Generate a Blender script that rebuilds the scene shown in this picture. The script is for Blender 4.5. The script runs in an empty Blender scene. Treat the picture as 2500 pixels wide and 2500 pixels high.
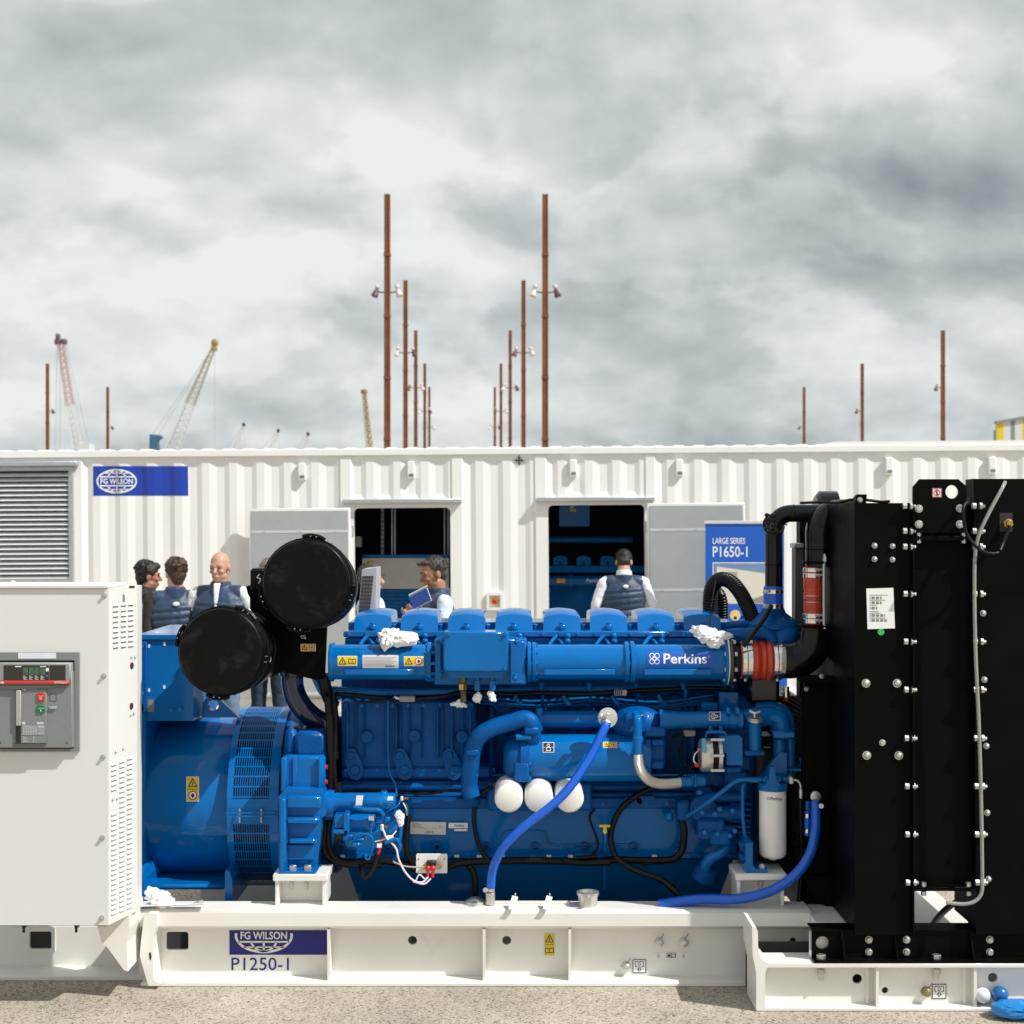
import bpy, bmesh, math, random
from mathutils import Vector, Matrix, noise
from mathutils.geometry import tessellate_polygon
import numpy as np
random.seed(11)
V = Vector
PI = math.pi
sc = bpy.context.scene
COL = sc.collection

# ------------------------------------------------------------------ camera
# pixel measurements were taken on the 2500 px photograph: focal length F px,
# principal column CX, horizon row CY, camera height H metres
F, CX, CY, H = 3646.0, 1250.0, 1277.0, 2.03
cam = bpy.data.cameras.new('camera')
camo = bpy.data.objects.new('camera', cam)
COL.objects.link(camo)
camo.location = (0, 0, H)
camo.rotation_euler = (PI / 2, 0, 0)
cam.sensor_width = 36.0
cam.lens = F / 2500 * 36.0
cam.shift_y = (CY - 1250) / 2500
cam.clip_start = 0.1
cam.clip_end = 5000
cam.dof.use_dof = True
cam.dof.focus_distance = 6.75
cam.dof.aperture_fstop = 5.0
sc.camera = camo

# ------------------------------------------------------------------ light
SUNV = V((0.80, -0.40, 1.0)).normalized()
sun = bpy.data.lights.new('sun', 'SUN')
sun.energy = 4.9
sun.angle = math.radians(0.6)
sun.color = (1.0, 0.98, 0.945)
suno = bpy.data.objects.new('sun', sun)
COL.objects.link(suno)
suno.rotation_euler = SUNV.to_track_quat('Z', 'Y').to_euler()
suno.location = (6, -4, 12)
sc.view_settings.view_transform = 'Standard'
sc.view_settings.look = 'None'
sc.view_settings.gamma = 1.0
sc.view_settings.use_curve_mapping = False
sc.view_settings.exposure = 0.0

w = bpy.data.worlds.new('World')
sc.world = w
w.use_nodes = True
nt = w.node_tree
nt.nodes.clear()
def wn(t, **k):
    n = nt.nodes.new(t)
    for a, b in k.items():
        setattr(n, a, b)
    return n
def wl(a, b):
    nt.links.new(a, b)
def wmath(op, a, b=None, c=None, clamp=False):
    n = wn('ShaderNodeMath', operation=op)
    n.use_clamp = clamp
    for i, q in enumerate((a, b, c)):
        if q is None:
            continue
        if isinstance(q, (int, float)):
            n.inputs[i].default_value = q
        else:
            wl(q, n.inputs[i])
    return n.outputs[0]
out = wn('ShaderNodeOutputWorld')
bg = wn('ShaderNodeBackground')
sky = wn('ShaderNodeTexSky', sky_type='NISHITA')
sky.sun_disc = False
sky.sun_elevation = math.asin(SUNV.z)
sky.sun_rotation = math.atan2(SUNV.x, SUNV.y)
sky.air_density = 1.0
sky.dust_density = 1.0
tc = wn('ShaderNodeTexCoord')
sep = wn('ShaderNodeSeparateXYZ')
wl(tc.outputs['Generated'], sep.inputs[0])
zz = wmath('ADD', wmath('MAXIMUM', sep.outputs[2], 0.0), 0.50)
px_ = wmath('DIVIDE', sep.outputs[0], zz)
py_ = wmath('DIVIDE', sep.outputs[1], zz)
cmb = wn('ShaderNodeCombineXYZ')
wl(px_, cmb.inputs[0]); wl(py_, cmb.inputs[1])
def cloud(scale, detail, rough, off, dist=0.0):
    mp = wn('ShaderNodeMapping')
    mp.inputs['Location'].default_value = off
    wl(cmb.outputs[0], mp.inputs[0])
    n = wn('ShaderNodeTexNoise')
    n.inputs['Scale'].default_value = scale
    n.inputs['Detail'].default_value = detail
    n.inputs['Roughness'].default_value = rough
    n.inputs['Distortion'].default_value = dist
    wl(mp.outputs[0], n.inputs['Vector'])
    return n.outputs['Fac']
def smooth(v, lo, hi, tmin=0.0, tmax=1.0):
    n = wn('ShaderNodeMapRange', interpolation_type='SMOOTHSTEP')
    n.inputs['From Min'].default_value = lo; n.inputs['From Max'].default_value = hi
    n.inputs['To Min'].default_value = tmin; n.inputs['To Max'].default_value = tmax
    wl(v, n.inputs['Value'])
    return n.outputs[0]
def bank(cx, cz, sx, sz, amt):
    # one broad cloud mass at a compass direction
    ax_ = wmath('MULTIPLY', wmath('SUBTRACT', sep.outputs[0], cx), 1 / sx)
    az_ = wmath('MULTIPLY', wmath('SUBTRACT', sep.outputs[2], cz), 1 / sz)
    r2 = wmath('ADD', wmath('MULTIPLY', ax_, ax_), wmath('MULTIPLY', az_, az_))
    front = wmath('GREATER_THAN', sep.outputs[1], 0.0)
    return wmath('MULTIPLY', wmath('MULTIPLY', wmath('EXPONENT', wmath('MULTIPLY', r2, -1.0)), amt), front)
# cloud relief: the same billows sampled a little towards the light give lit crowns and grey undersides
OFFC = (5.2, 1.6, 0.0)
nA = cloud(2.7, 9.0, 0.50, OFFC, 0.2)
nB = cloud(2.7, 9.0, 0.50, (OFFC[0] + 0.02, OFFC[1] - 0.055, 0.0), 0.2)
n2A = cloud(6.5, 7.0, 0.48, (1.3, 7.7, 0.0), 0.2)
n2B = cloud(6.5, 7.0, 0.48, (1.3 + 0.01, 7.7 - 0.022, 0.0), 0.2)
big = cloud(1.5, 4.0, 0.5, (3.3, 1.7, 0.0), 0.3)
relief = wmath('ADD', wmath('MULTIPLY', wmath('SUBTRACT', nB, nA), 1.3), wmath('MULTIPLY', wmath('SUBTRACT', n2B, n2A), 0.50))
body = wmath('ADD', wmath('MULTIPLY', smooth(nA, 0.40, 0.60), -0.10), wmath('MULTIPLY', smooth(big, 0.32, 0.68), -0.22))
body = wmath('ADD', body, wmath('ADD', wmath('MULTIPLY', smooth(nA, 0.47, 0.50), -0.08), wmath('MULTIPLY', smooth(n2A, 0.46, 0.54), -0.05)))
lum = wmath('ADD', wmath('ADD', wmath('MULTIPLY', relief, 1.15), wmath('MULTIPLY', body, 0.95)), 0.895)
for args in ((0.19, 0.20, 0.20, 0.045, -0.30), (-0.20, 0.25, 0.15, 0.06, 0.08), (-0.33, 0.19, 0.06, 0.03, -0.08), (0.10, 0.09, 0.30, 0.04, 0.06), (0.05, 0.26, 0.10, 0.03, -0.06)):
    lum = wmath('ADD', lum, bank(*args))
ramp = wn('ShaderNodeValToRGB')
ramp.color_ramp.interpolation = 'LINEAR'
el = ramp.color_ramp.elements
el[0].position = 0.12; el[0].color = (0.22, 0.265, 0.29, 1)
el[1].position = 0.92; el[1].color = (0.83, 0.86, 0.85, 1)
e = ramp.color_ramp.elements.new(0.60); e.color = (0.56, 0.605, 0.615, 1)
wl(lum, ramp.inputs[0])
dens = wmath('ADD', nA, wmath('MULTIPLY', big, 0.4))
gap = wn('ShaderNodeMapRange')
gap.inputs['From Min'].default_value = 0.40
gap.inputs['From Max'].default_value = 0.47
wl(dens, gap.inputs['Value'])
sks = wn('ShaderNodeMix', data_type='RGBA', blend_type='MULTIPLY')
sks.inputs['Factor'].default_value = 1.0
wl(sky.outputs[0], sks.inputs['A'])
sks.inputs['B'].default_value = (0.10, 0.10, 0.10, 1)
mx = wn('ShaderNodeMix', data_type='RGBA')
wl(gap.outputs[0], mx.inputs['Factor'])
wl(sks.outputs['Result'], mx.inputs['A'])
wl(ramp.outputs[0], mx.inputs['B'])
wl(mx.outputs['Result'], bg.inputs['Color'])
bg.inputs['Strength'].default_value = 1.0
wl(bg.outputs[0], out.inputs[0])

# ------------------------------------------------------------------ materials
MATS = {}
def mat(name, col, rough=0.5, metal=0.0, coat=0.0, var=0.06, vs=6.0, bump=0.0, bs=40.0, spec=0.5, rvar=0.0, dirt=None, trans=0.0, sheen=0.0):
    if name in MATS:
        return MATS[name]
    m = bpy.data.materials.new(name)
    m.use_nodes = True
    n = m.node_tree
    b = n.nodes['Principled BSDF']
    b.inputs['Base Color'].default_value = (*col, 1)
    b.inputs['Roughness'].default_value = rough
    b.inputs['Metallic'].default_value = metal
    b.inputs['Coat Weight'].default_value = coat
    b.inputs['Coat Roughness'].default_value = 0.06
    b.inputs['Specular IOR Level'].default_value = spec
    b.inputs['Transmission Weight'].default_value = trans
    b.inputs['Sheen Weight'].default_value = sheen
    geo = n.nodes.new('ShaderNodeNewGeometry')
    if var > 0 or dirt:
        t = n.nodes.new('ShaderNodeTexNoise')
        t.inputs['Scale'].default_value = vs
        t.inputs['Detail'].default_value = 6
        t.inputs['Roughness'].default_value = 0.6
        n.links.new(geo.outputs['Position'], t.inputs['Vector'])
        r = n.nodes.new('ShaderNodeMapRange')
        r.inputs['From Min'].default_value = 0.3
        r.inputs['From Max'].default_value = 0.7
        r.inputs['To Min'].default_value = 1 - var
        r.inputs['To Max'].default_value = 1 + var
        n.links.new(t.outputs['Fac'], r.inputs['Value'])
        mu = n.nodes.new('ShaderNodeMix'); mu.data_type = 'RGBA'; mu.blend_type = 'MULTIPLY'
        mu.inputs['Factor'].default_value = 1
        mu.inputs['A'].default_value = (*col, 1)
        n.links.new(r.outputs[0], mu.inputs['B'])
        src = mu.outputs['Result']
        if dirt:
            dcol, dlo, dhi, damt, dsc = dirt
            t2 = n.nodes.new('ShaderNodeTexNoise')
            t2.inputs['Scale'].default_value = dsc
            t2.inputs['Detail'].default_value = 9
            t2.inputs['Roughness'].default_value = 0.68
            t2.inputs['Distortion'].default_value = 0.4
            n.links.new(geo.outputs['Position'], t2.inputs['Vector'])
            r2 = n.nodes.new('ShaderNodeMapRange')
            r2.inputs['From Min'].default_value = dlo
            r2.inputs['From Max'].default_value = dhi
            r2.inputs['To Max'].default_value = damt
            n.links.new(t2.outputs['Fac'], r2.inputs['Value'])
            m2 = n.nodes.new('ShaderNodeMix'); m2.data_type = 'RGBA'
            n.links.new(r2.outputs[0], m2.inputs['Factor'])
            n.links.new(src, m2.inputs['A'])
            m2.inputs['B'].default_value = (*dcol, 1)
            src = m2.outputs['Result']
        n.links.new(src, b.inputs['Base Color'])
        if rvar:
            rr = n.nodes.new('ShaderNodeMapRange')
            rr.inputs['From Min'].default_value = 0.3
            rr.inputs['From Max'].default_value = 0.7
            rr.inputs['To Min'].default_value = max(0.02, rough - rvar)
            rr.inputs['To Max'].default_value = rough + rvar
            n.links.new(t.outputs['Fac'], rr.inputs['Value'])
            n.links.new(rr.outputs[0], b.inputs['Roughness'])
    if bump > 0:
        t3 = n.nodes.new('ShaderNodeTexNoise')
        t3.inputs['Scale'].default_value = bs
        t3.inputs['Detail'].default_value = 5
        n.links.new(geo.outputs['Position'], t3.inputs['Vector'])
        bp = n.nodes.new('ShaderNodeBump')
        bp.inputs['Strength'].default_value = bump
        bp.inputs['Distance'].default_value = 0.01
        n.links.new(t3.outputs['Fac'], bp.inputs['Height'])
        n.links.new(bp.outputs[0], b.inputs['Normal'])
    MATS[name] = m
    return m

BLUE = mat('engine blue paint', (0.0012, 0.126, 0.395), 0.12, coat=0.12, var=0.12, vs=4, bump=0.05, bs=14, rvar=0.05, spec=0.20)
CAST = mat('shade darkened blue casting', (0.0012, 0.082, 0.300), 0.28, coat=0.03, var=0.14, vs=9, bump=0.30, bs=160, rvar=0.06, spec=0.14)  # same engine paint, base colour darkened to deepen the shaded castings
CREAM = mat('cream frame paint', (0.77, 0.755, 0.705), 0.42, coat=0.15, var=0.03, vs=3, bump=0.03, bs=18, rvar=0.06, dirt=((0.42, 0.36, 0.27), 0.62, 0.85, 0.35, 7.0))
CREAM2 = mat('cream cabinet powder coat', (0.68, 0.668, 0.64), 0.5, var=0.02, vs=2, bump=0.04, bs=400)
BLACK = mat('black radiator paint', (0.0022, 0.0025, 0.0023), 0.45, var=0.25, vs=5, bump=0.05, bs=300, rvar=0.08, spec=0.06, dirt=((0.03, 0.028, 0.025), 0.64, 0.9, 0.25, 11.0))
BLKPL = mat('dusty black plastic', (0.0035, 0.0035, 0.0035), 0.33, var=0.2, vs=8, spec=0.12, rvar=0.1, dirt=((0.13, 0.125, 0.11), 0.53, 0.86, 0.22, 9.0))
RUB = mat('black rubber', (0.005, 0.005, 0.005), 0.36, var=0.15, vs=20, rvar=0.08, spec=0.22)
PIPEB = mat('gloss black pipe', (0.004, 0.004, 0.0045), 0.2, coat=0.1, var=0.1, vs=10, rvar=0.05, spec=0.25)
ROYAL = mat('royal blue silicone hose', (0.004, 0.105, 0.60), 0.30, var=0.08, vs=12, coat=0.15)
RED = mat('red silicone bellows', (0.50, 0.045, 0.018), 0.33, var=0.12, vs=14, coat=0.1)
STEEL = mat('bright zinc steel', (0.58, 0.58, 0.56), 0.46, metal=1.0, var=0.1, vs=60, rvar=0.06)
BAND = mat('polished steel band', (0.80, 0.79, 0.76), 0.16, metal=1.0, var=0.06, vs=40)
ALU = mat('cast aluminium', (0.62, 0.61, 0.58), 0.42, metal=0.9, var=0.1, vs=30, bump=0.1, bs=200)
BRASS = mat('brass', (0.55, 0.36, 0.12), 0.3, metal=1.0, var=0.1, vs=60)
COPPER = mat('copper stud', (0.55, 0.22, 0.10), 0.35, metal=1.0, var=0.1, vs=60)
WHITEP = mat('white filter paint', (0.82, 0.81, 0.77), 0.3, var=0.02, vs=10, coat=0.2)
WHITE = mat('white label', (0.80, 0.80, 0.78), 0.5, var=0.02)
TISSUE = mat('crumpled white wrap', (0.85, 0.85, 0.86), 0.55, var=0.03, vs=20, bump=0.25, bs=60)
YEL = mat('yellow label', (0.72, 0.50, 0.03), 0.5, var=0.04)
INK = mat('black ink', (0.012, 0.012, 0.012), 0.6, var=0)
INKG = mat('grey ink', (0.25, 0.25, 0.25), 0.6, var=0)
NAVY = mat('navy print', (0.006, 0.006, 0.17), 0.45, var=0.03)
DECB = mat('blue vinyl decal', (0.003, 0.075, 0.42), 0.4, var=0.04)
REDP = mat('red plastic', (0.55, 0.02, 0.02), 0.4, var=0.04)
GREENP = mat('green plastic', (0.0, 0.17, 0.05), 0.4, var=0.04)
GREEND = mat('bright green dot', (0.02, 0.45, 0.10), 0.5, var=0.02)
GREY = mat('grey breaker plastic', (0.20, 0.215, 0.21), 0.5, var=0.03, vs=20, bump=0.05, bs=500)
GREYL = mat('light grey plastic', (0.38, 0.36, 0.34), 0.5, var=0.03)
SCREEN = mat('dark display', (0.02, 0.018, 0.016), 0.15, var=0.1, coat=0.3)
CLEAR = mat('clear plastic tube', (0.42, 0.42, 0.40), 0.2, var=0.08, vs=30, trans=0.35)
GALV = mat('galvanised steel', (0.46, 0.48, 0.49), 0.45, metal=0.55, var=0.08, vs=20)
DOORG = mat('perforated grey lining', (0.37, 0.39, 0.39), 0.6, var=0.04, vs=8, bump=0.12, bs=120)
CONT = mat('white container paint', (0.81, 0.805, 0.775), 0.45, var=0.02, vs=2, coat=0.1, dirt=((0.5, 0.45, 0.36), 0.66, 0.9, 0.25, 3.0))
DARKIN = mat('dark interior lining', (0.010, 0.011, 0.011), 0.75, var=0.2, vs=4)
CORTEN = mat('rusted weathering steel', (0.20, 0.066, 0.022), 0.8, var=0.22, vs=1.2, bump=0.1, bs=12, dirt=((0.09, 0.028, 0.014), 0.5, 0.8, 0.8, 0.7))
LAMPW = mat('pale lamp housing', (0.62, 0.56, 0.52), 0.5, var=0.05)
LAMPD = mat('dark red lamp housing', (0.10, 0.04, 0.035), 0.5, var=0.08)

# ------------------------------------------------------------------ mesh helpers
def P(x, y, Y):
    return V(((x - CX) / F * Y, Y, H - (y - CY) / F * Y))
def X_(x, Y):
    return (x - CX) / F * Y
def Z_(y, Y):
    return H - (y - CY) / F * Y
def L_(p, Y):
    return p / F * Y
OFF = {}
def off(o):
    return OFF.get(o.name, V((0, 0, 0))) if o else V((0, 0, 0))
def catmull(pts, k=6):
    pts = [V(p) for p in pts]
    if len(pts) < 3:
        return pts
    q = [pts[0] * 2 - pts[1]] + pts + [pts[-1] * 2 - pts[-2]]
    o = []
    for i in range(1, len(q) - 2):
        a, b, c, d = q[i - 1], q[i], q[i + 1], q[i + 2]
        for j in range(k):
            t = j / k
            o.append(0.5 * ((2 * b) + (c - a) * t + (2 * a - 5 * b + 4 * c - d) * t * t + (3 * b - a - 3 * c + d) * t ** 3))
    o.append(pts[-1])
    return o
class MB:
    def __init__(s):
        s.v, s.f, s.m = [], [], []
    def add(s, vs, fs, mi=0):
        k = len(s.v)
        s.v += [tuple(v) for v in vs]
        for f in fs:
            s.f.append(tuple(i + k for i in f)); s.m.append(mi)
        return s
    def box(s, x0, x1, y0, y1, z0, z1, c=0.0, mi=0):
        x0, x1 = min(x0, x1), max(x0, x1); y0, y1 = min(y0, y1), max(y0, y1); z0, z1 = min(z0, z1), max(z0, z1)
        lo, hi = (x0, y0, z0), (x1, y1, z1)
        c = min(c, 0.45 * min(x1 - x0, y1 - y0, z1 - z0))
        if c <= 0:
            vs = [(hi[0] if i & 1 else lo[0], hi[1] if i & 2 else lo[1], hi[2] if i & 4 else lo[2]) for i in range(8)]
            fs = [(0, 2, 3, 1), (4, 5, 7, 6), (0, 1, 5, 4), (2, 6, 7, 3), (0, 4, 6, 2), (1, 3, 7, 5)]
            return s.add(vs, fs, mi)
        vs, idx = [], {}
        for i in range(8):
            for a in range(3):
                p = []
                for b in range(3):
                    up = (i >> b) & 1
                    q = hi[b] if up else lo[b]
                    if b != a:
                        q += -c if up else c
                    p.append(q)
                idx[(i, a)] = len(vs); vs.append(p)
        fs = []
        for a in range(3):
            b, d = [q for q in range(3) if q != a]
            for sg in (0, 1):
                base = sg << a
                r = [idx[(base, a)], idx[(base | 1 << b, a)], idx[(base | 1 << b | 1 << d, a)], idx[(base | 1 << d, a)]]
                fs.append(r)
        for a in range(3):
            for b in range(a + 1, 3):
                d = 3 - a - b
                for sa in (0, 1):
                    for sb in (0, 1):
                        i0 = sa << a | sb << b
                        i1 = i0 | 1 << d
                        fs.append([idx[(i0, a)], idx[(i1, a)], idx[(i1, b)], idx[(i0, b)]])
        for i in range(8):
            fs.append([idx[(i, 0)], idx[(i, 1)], idx[(i, 2)]])
        cen = V([(lo[k] + hi[k]) / 2 for k in range(3)])
        ff = []
        for f in fs:
            a, b, d = V(vs[f[0]]), V(vs[f[1]]), V(vs[f[2]])
            nn = (b - a).cross(d - a)
            mid = sum((V(vs[q]) for q in f), V((0, 0, 0))) / len(f)
            ff.append(f if nn.dot(mid - cen) > 0 else f[::-1])
        return s.add(vs, ff, mi)
    def bpx(s, x0, x1, y0, y1, Y0, Y1, c=0.004, mi=0):
        # box whose front face (depth Y0) covers a pixel rectangle
        return s.box(X_(x0, Y0), X_(x1, Y0), Y0, Y1, Z_(y1, Y0), Z_(y0, Y0), c, mi)
    def lathe(s, a, d, prof, n=24, mi=0, caps=True):
        a, d = V(a), V(d).normalized()
        u = d.orthogonal().normalized(); w_ = d.cross(u)
        vs, fs = [], []
        for t, r in prof:
            for k in range(n):
                g = 2 * PI * k / n
                vs.append(a + d * t + (u * math.cos(g) + w_ * math.sin(g)) * r)
        for i in range(len(prof) - 1):
            for k in range(n):
                k2 = (k + 1) % n
                fs.append((i * n + k, i * n + k2, (i + 1) * n + k2, (i + 1) * n + k))
        if caps:
            fs.append(tuple(range(n - 1, -1, -1)))
            q = (len(prof) - 1) * n
            fs.append(tuple(q + k for k in range(n)))
        return s.add(vs, fs, mi)
    def cyl(s, a, b, r, r2=None, n=16, mi=0, ch=0.0):
        a, b = V(a), V(b)
        l = (b - a).length
        r2 = r if r2 is None else r2
        pr = [(0, r - ch), (ch, r), (l - ch, r2), (l, r2 - ch)] if ch > 0 else [(0, r), (l, r2)]
        return s.lathe(a, b - a, pr, n, mi)
    def tube(s, pts, r, n=10, mi=0, k=6, rf=None, smooth=True):
        pts = catmull(pts, k) if smooth else [V(p) for p in pts]
        tan = []
        for i in range(len(pts)):
            t = pts[min(i + 1, len(pts) - 1)] - pts[max(i - 1, 0)]
            tan.append(t.normalized() if t.length > 1e-9 else V((0, 0, 1)))
        u = tan[0].orthogonal().normalized()
        vs, fs = [], []
        for i, p in enumerate(pts):
            u = (u - tan[i] * u.dot(tan[i])).normalized()
            w_ = tan[i].cross(u)
            rr = rf(i / (len(pts) - 1), i) if rf else r
            for q in range(n):
                g = 2 * PI * q / n
                vs.append(p + (u * math.cos(g) + w_ * math.sin(g)) * rr)
        for i in range(len(pts) - 1):
            for q in range(n):
                q2 = (q + 1) % n
                fs.append((i * n + q, i * n + q2, (i + 1) * n + q2, (i + 1) * n + q))
        fs.append(tuple(range(n - 1, -1, -1)))
        z = (len(pts) - 1) * n
        fs.append(tuple(z + q for q in range(n)))
        return s.add(vs, fs, mi)
    def plate(s, outer, holes, y0, y1, mi=0):
        # XZ outline with holes, extruded in Y from y0 (front) to y1
        loops = [[V((x, 0, z)) for x, z in l] for l in [outer] + list(holes)]
        tri = tessellate_polygon(loops)
        flat = [p for l in loops for p in l]
        n = len(flat)
        vs = [(p.x, y0, p.z) for p in flat] + [(p.x, y1, p.z) for p in flat]
        fs = []
        for a, b, c in tri:
            nn = (flat[b] - flat[a]).cross(flat[c] - flat[a])
            if nn.y > 0:
                b, c = c, b
            fs.append((a, b, c)); fs.append((a + n, c + n, b + n))
        k = 0
        for li, l in enumerate(loops):
            ar = sum(l[i].x * l[(i + 1) % len(l)].z - l[(i + 1) % len(l)].x * l[i].z for i in range(len(l)))
            fl = (ar > 0) ^ (li > 0)
            for i in range(len(l)):
                a, b = k + i, k + (i + 1) % len(l)
                fs.append((a, a + n, b + n, b) if fl else (b, b + n, a + n, a))
            k += len(l)
        return s.add(vs, fs, mi)
    def ball(s, c, r, n=14, m=9, mi=0):
        r = (r, r, r) if isinstance(r, (int, float)) else r
        vs = [(c[0], c[1], c[2] - r[2])]
        for i in range(1, m):
            t = -PI / 2 + PI * i / m
            for k in range(n):
                g = 2 * PI * k / n
                vs.append((c[0] + r[0] * math.cos(t) * math.cos(g), c[1] + r[1] * math.cos(t) * math.sin(g), c[2] + r[2] * math.sin(t)))
        vs.append((c[0], c[1], c[2] + r[2]))
        fs = [(0, 1 + (k + 1) % n, 1 + k) for k in range(n)]
        for i in range(m - 2):
            for k in range(n):
                a = 1 + i * n + k; b = 1 + i * n + (k + 1) % n
                fs.append((a, b, b + n, a + n))
        t = len(vs) - 1; q = 1 + (m - 2) * n
        fs += [(q + k, q + (k + 1) % n, t) for k in range(n)]
        return s.add(vs, fs, mi)
    def mesh(s, name, mats, o=V((0, 0, 0)), smooth=38):
        me = bpy.data.meshes.new(name)
        me.from_pydata([(a - o.x, b - o.y, c - o.z) for a, b, c in s.v], [], s.f)
        for m in (mats if isinstance(mats, (list, tuple)) else [mats]):
            me.materials.append(m)
        if any(s.m):
            me.polygons.foreach_set('material_index', s.m)
        if smooth:
            me.polygons.foreach_set('use_smooth', [True] * len(me.polygons))
            me.set_sharp_from_angle(angle=math.radians(smooth))
        me.update()
        return me
    def build(s, name, mats, parent=None, smooth=38):
        o = bpy.data.objects.new(name, s.mesh(name, mats, off(parent), smooth))
        COL.objects.link(o)
        if parent:
            o.parent = parent
            OFF[o.name] = off(parent)
        return o
def tag(o, label=None, cat=None, group=None, kind=None):
    if label: o['label'] = label
    if cat: o['category'] = cat
    if group: o['group'] = group
    if kind: o['kind'] = kind
    return o
def empty(name, loc, label=None, cat=None, group=None, rot=(0, 0, 0), world=True):
    o = bpy.data.objects.new(name, None)
    o.empty_display_size = 0.1
    COL.objects.link(o)
    o.location = loc
    o.rotation_euler = rot
    OFF[o.name] = V(loc) if world else V((0, 0, 0))
    return tag(o, label, cat, group)
def inst(name, me, loc, parent, rot=(0, 0, 0), scale=1.0):
    o = bpy.data.objects.new(name, me)
    COL.objects.link(o)
    o.parent = parent
    o.location = V(loc) - off(parent)
    o.rotation_euler = rot
    if scale != 1.0:
        o.scale = (scale, scale, scale)
    OFF[o.name] = V(loc)
    return o
def B(name, x0, x1, y0, y1, Y0, Y1, m, par, c=0.004):
    return MB().bpx(x0, x1, y0, y1, Y0, Y1, c).build(name, m, par)
def HC(name, x0, x1, yc, rp, Y, m, par, n=28, prof=None, ch=0.003):
    # horizontal cylinder along X; rows measured at axis depth, columns at the front of it
    r = L_(rp, Y); Yf = Y - r
    a = V((X_(x0, Yf), Y, Z_(yc, Y))); b = V((X_(x1, Yf), Y, Z_(yc, Y)))
    mb = MB()
    if prof:
        l = (b - a).length
        mb.lathe(a, b - a, [(t * l, r * q) for t, q in prof], n)
    else:
        mb.cyl(a, b, r, n=n, ch=ch)
    return mb.build(name, m, par)
def VC(name, xc, y0, y1, rp, Y, m, par, n=20, ch=0.003):
    r = L_(rp, Y)
    return MB().cyl(P(xc, y1, Y), P(xc, y0, Y), r, n=n, ch=ch).build(name, m, par)
def T(name, pts, rp, m, par, n=12, k=6, rf=None):
    pts3 = [P(*p) for p in pts]
    Ym = sum(p[2] for p in pts) / len(pts)
    r = L_(rp, Ym)
    return MB().tube(pts3, r, n, k=k, rf=rf).build(name, m, par, smooth=50 if not rf else 60)
def ngon(cx, cz, r, n=20, rz=None):
    return [(cx + r * math.cos(2 * PI * k / n), cz + (rz or r) * math.sin(2 * PI * k / n)) for k in range(n)]
def rrect(x0, x1, z0, z1, r, n=4):
    o = []
    for cx, cz, a in ((x1 - r, z1 - r, 0), (x0 + r, z1 - r, 90), (x0 + r, z0 + r, 180), (x1 - r, z0 + r, 270)):
        for k in range(n + 1):
            g = math.radians(a + 90 * k / n)
            o.append((cx + r * math.cos(g), cz + r * math.sin(g)))
    return o
def hexbolt(r=0.016, h=0.012):
    r *= .8
    mb = MB()
    mb.lathe((0, 0, 0), (0, -1, 0), [(0, r * 1.25), (0.003, r * 1.25), (0.0031, r), (0.0031 + h * 0.8, r), (0.0031 + h, r * 0.85)], 12)
    return mb.mesh('bolt', STEEL, smooth=30)
def domebolt(r=0.016, h=0.010):
    r *= .8
    mb = MB()
    mb.lathe((0, 0, 0), (0, -1, 0), [(0, r * 1.3), (0.0025, r * 1.3), (0.003, r), (0.003 + h * .6, r * .92), (0.003 + h, r * .6), (0.0035 + h, r * .1)], 14)
    return mb.mesh('bolt', STEEL, smooth=50)
def flatpoly(cx, cy, r, n):
    return [(cx + r * math.cos(2 * PI * k / n), cy + r * math.sin(2 * PI * k / n)) for k in range(n)]

# ------------------------------------------------------------------ lettering (built-in font, taken as outlines)
TXT = {}
def prep_text(items):
    objs = []
    for key, body, offs, shear in items:
        c = bpy.data.curves.new('t', 'FONT')
        c.body = body; c.size = 1.0; c.offset = offs; c.shear = shear
        c.resolution_u = 3
        o = bpy.data.objects.new('t', c); COL.objects.link(o)
        objs.append((key, o))
    dg = bpy.context.evaluated_depsgraph_get()
    for key, o in objs:
        me = o.evaluated_get(dg).to_mesh()
        vs = [(v.co.x, v.co.y) for v in me.vertices]
        fs = [tuple(p.vertices) for p in me.polygons]
        x0 = min(v[0] for v in vs); x1 = max(v[0] for v in vs)
        y0 = min(v[1] for v in vs); y1 = max(v[1] for v in vs)
        TXT[key] = ([((a - x0) / (x1 - x0), (b - y0) / (y1 - y0)) for a, b in vs], fs)
        o.evaluated_get(dg).to_mesh_clear()
    for key, o in objs:
        c = o.data
        bpy.data.objects.remove(o); bpy.data.curves.remove(c)
prep_text([('FGW', 'FG WILSON', 0.02, 0), ('P1250', 'P1250-1', 0.0, 0), ('PK', 'Perkins', 0.014, 0), ('LS', 'LARGE SERIES', 0.010, 0),
           ('P1650', 'P1650-1', 0.010, 0), ('OFF', 'Push OFF', 0.01, 0), ('ON', 'Push ON', 0.01, 0), ('BRK', 'SACE Emax 2', 0.01, 0), ('ABB', 'ABB', 0.03, 0),
           ('EXC', '!', 0.03, 0), ('POW', 'Powerpart', 0.0, 0), ('R', 'R', 0.0, 0), ('NUM', 'SGD081190', 0.0, 0)])
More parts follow.
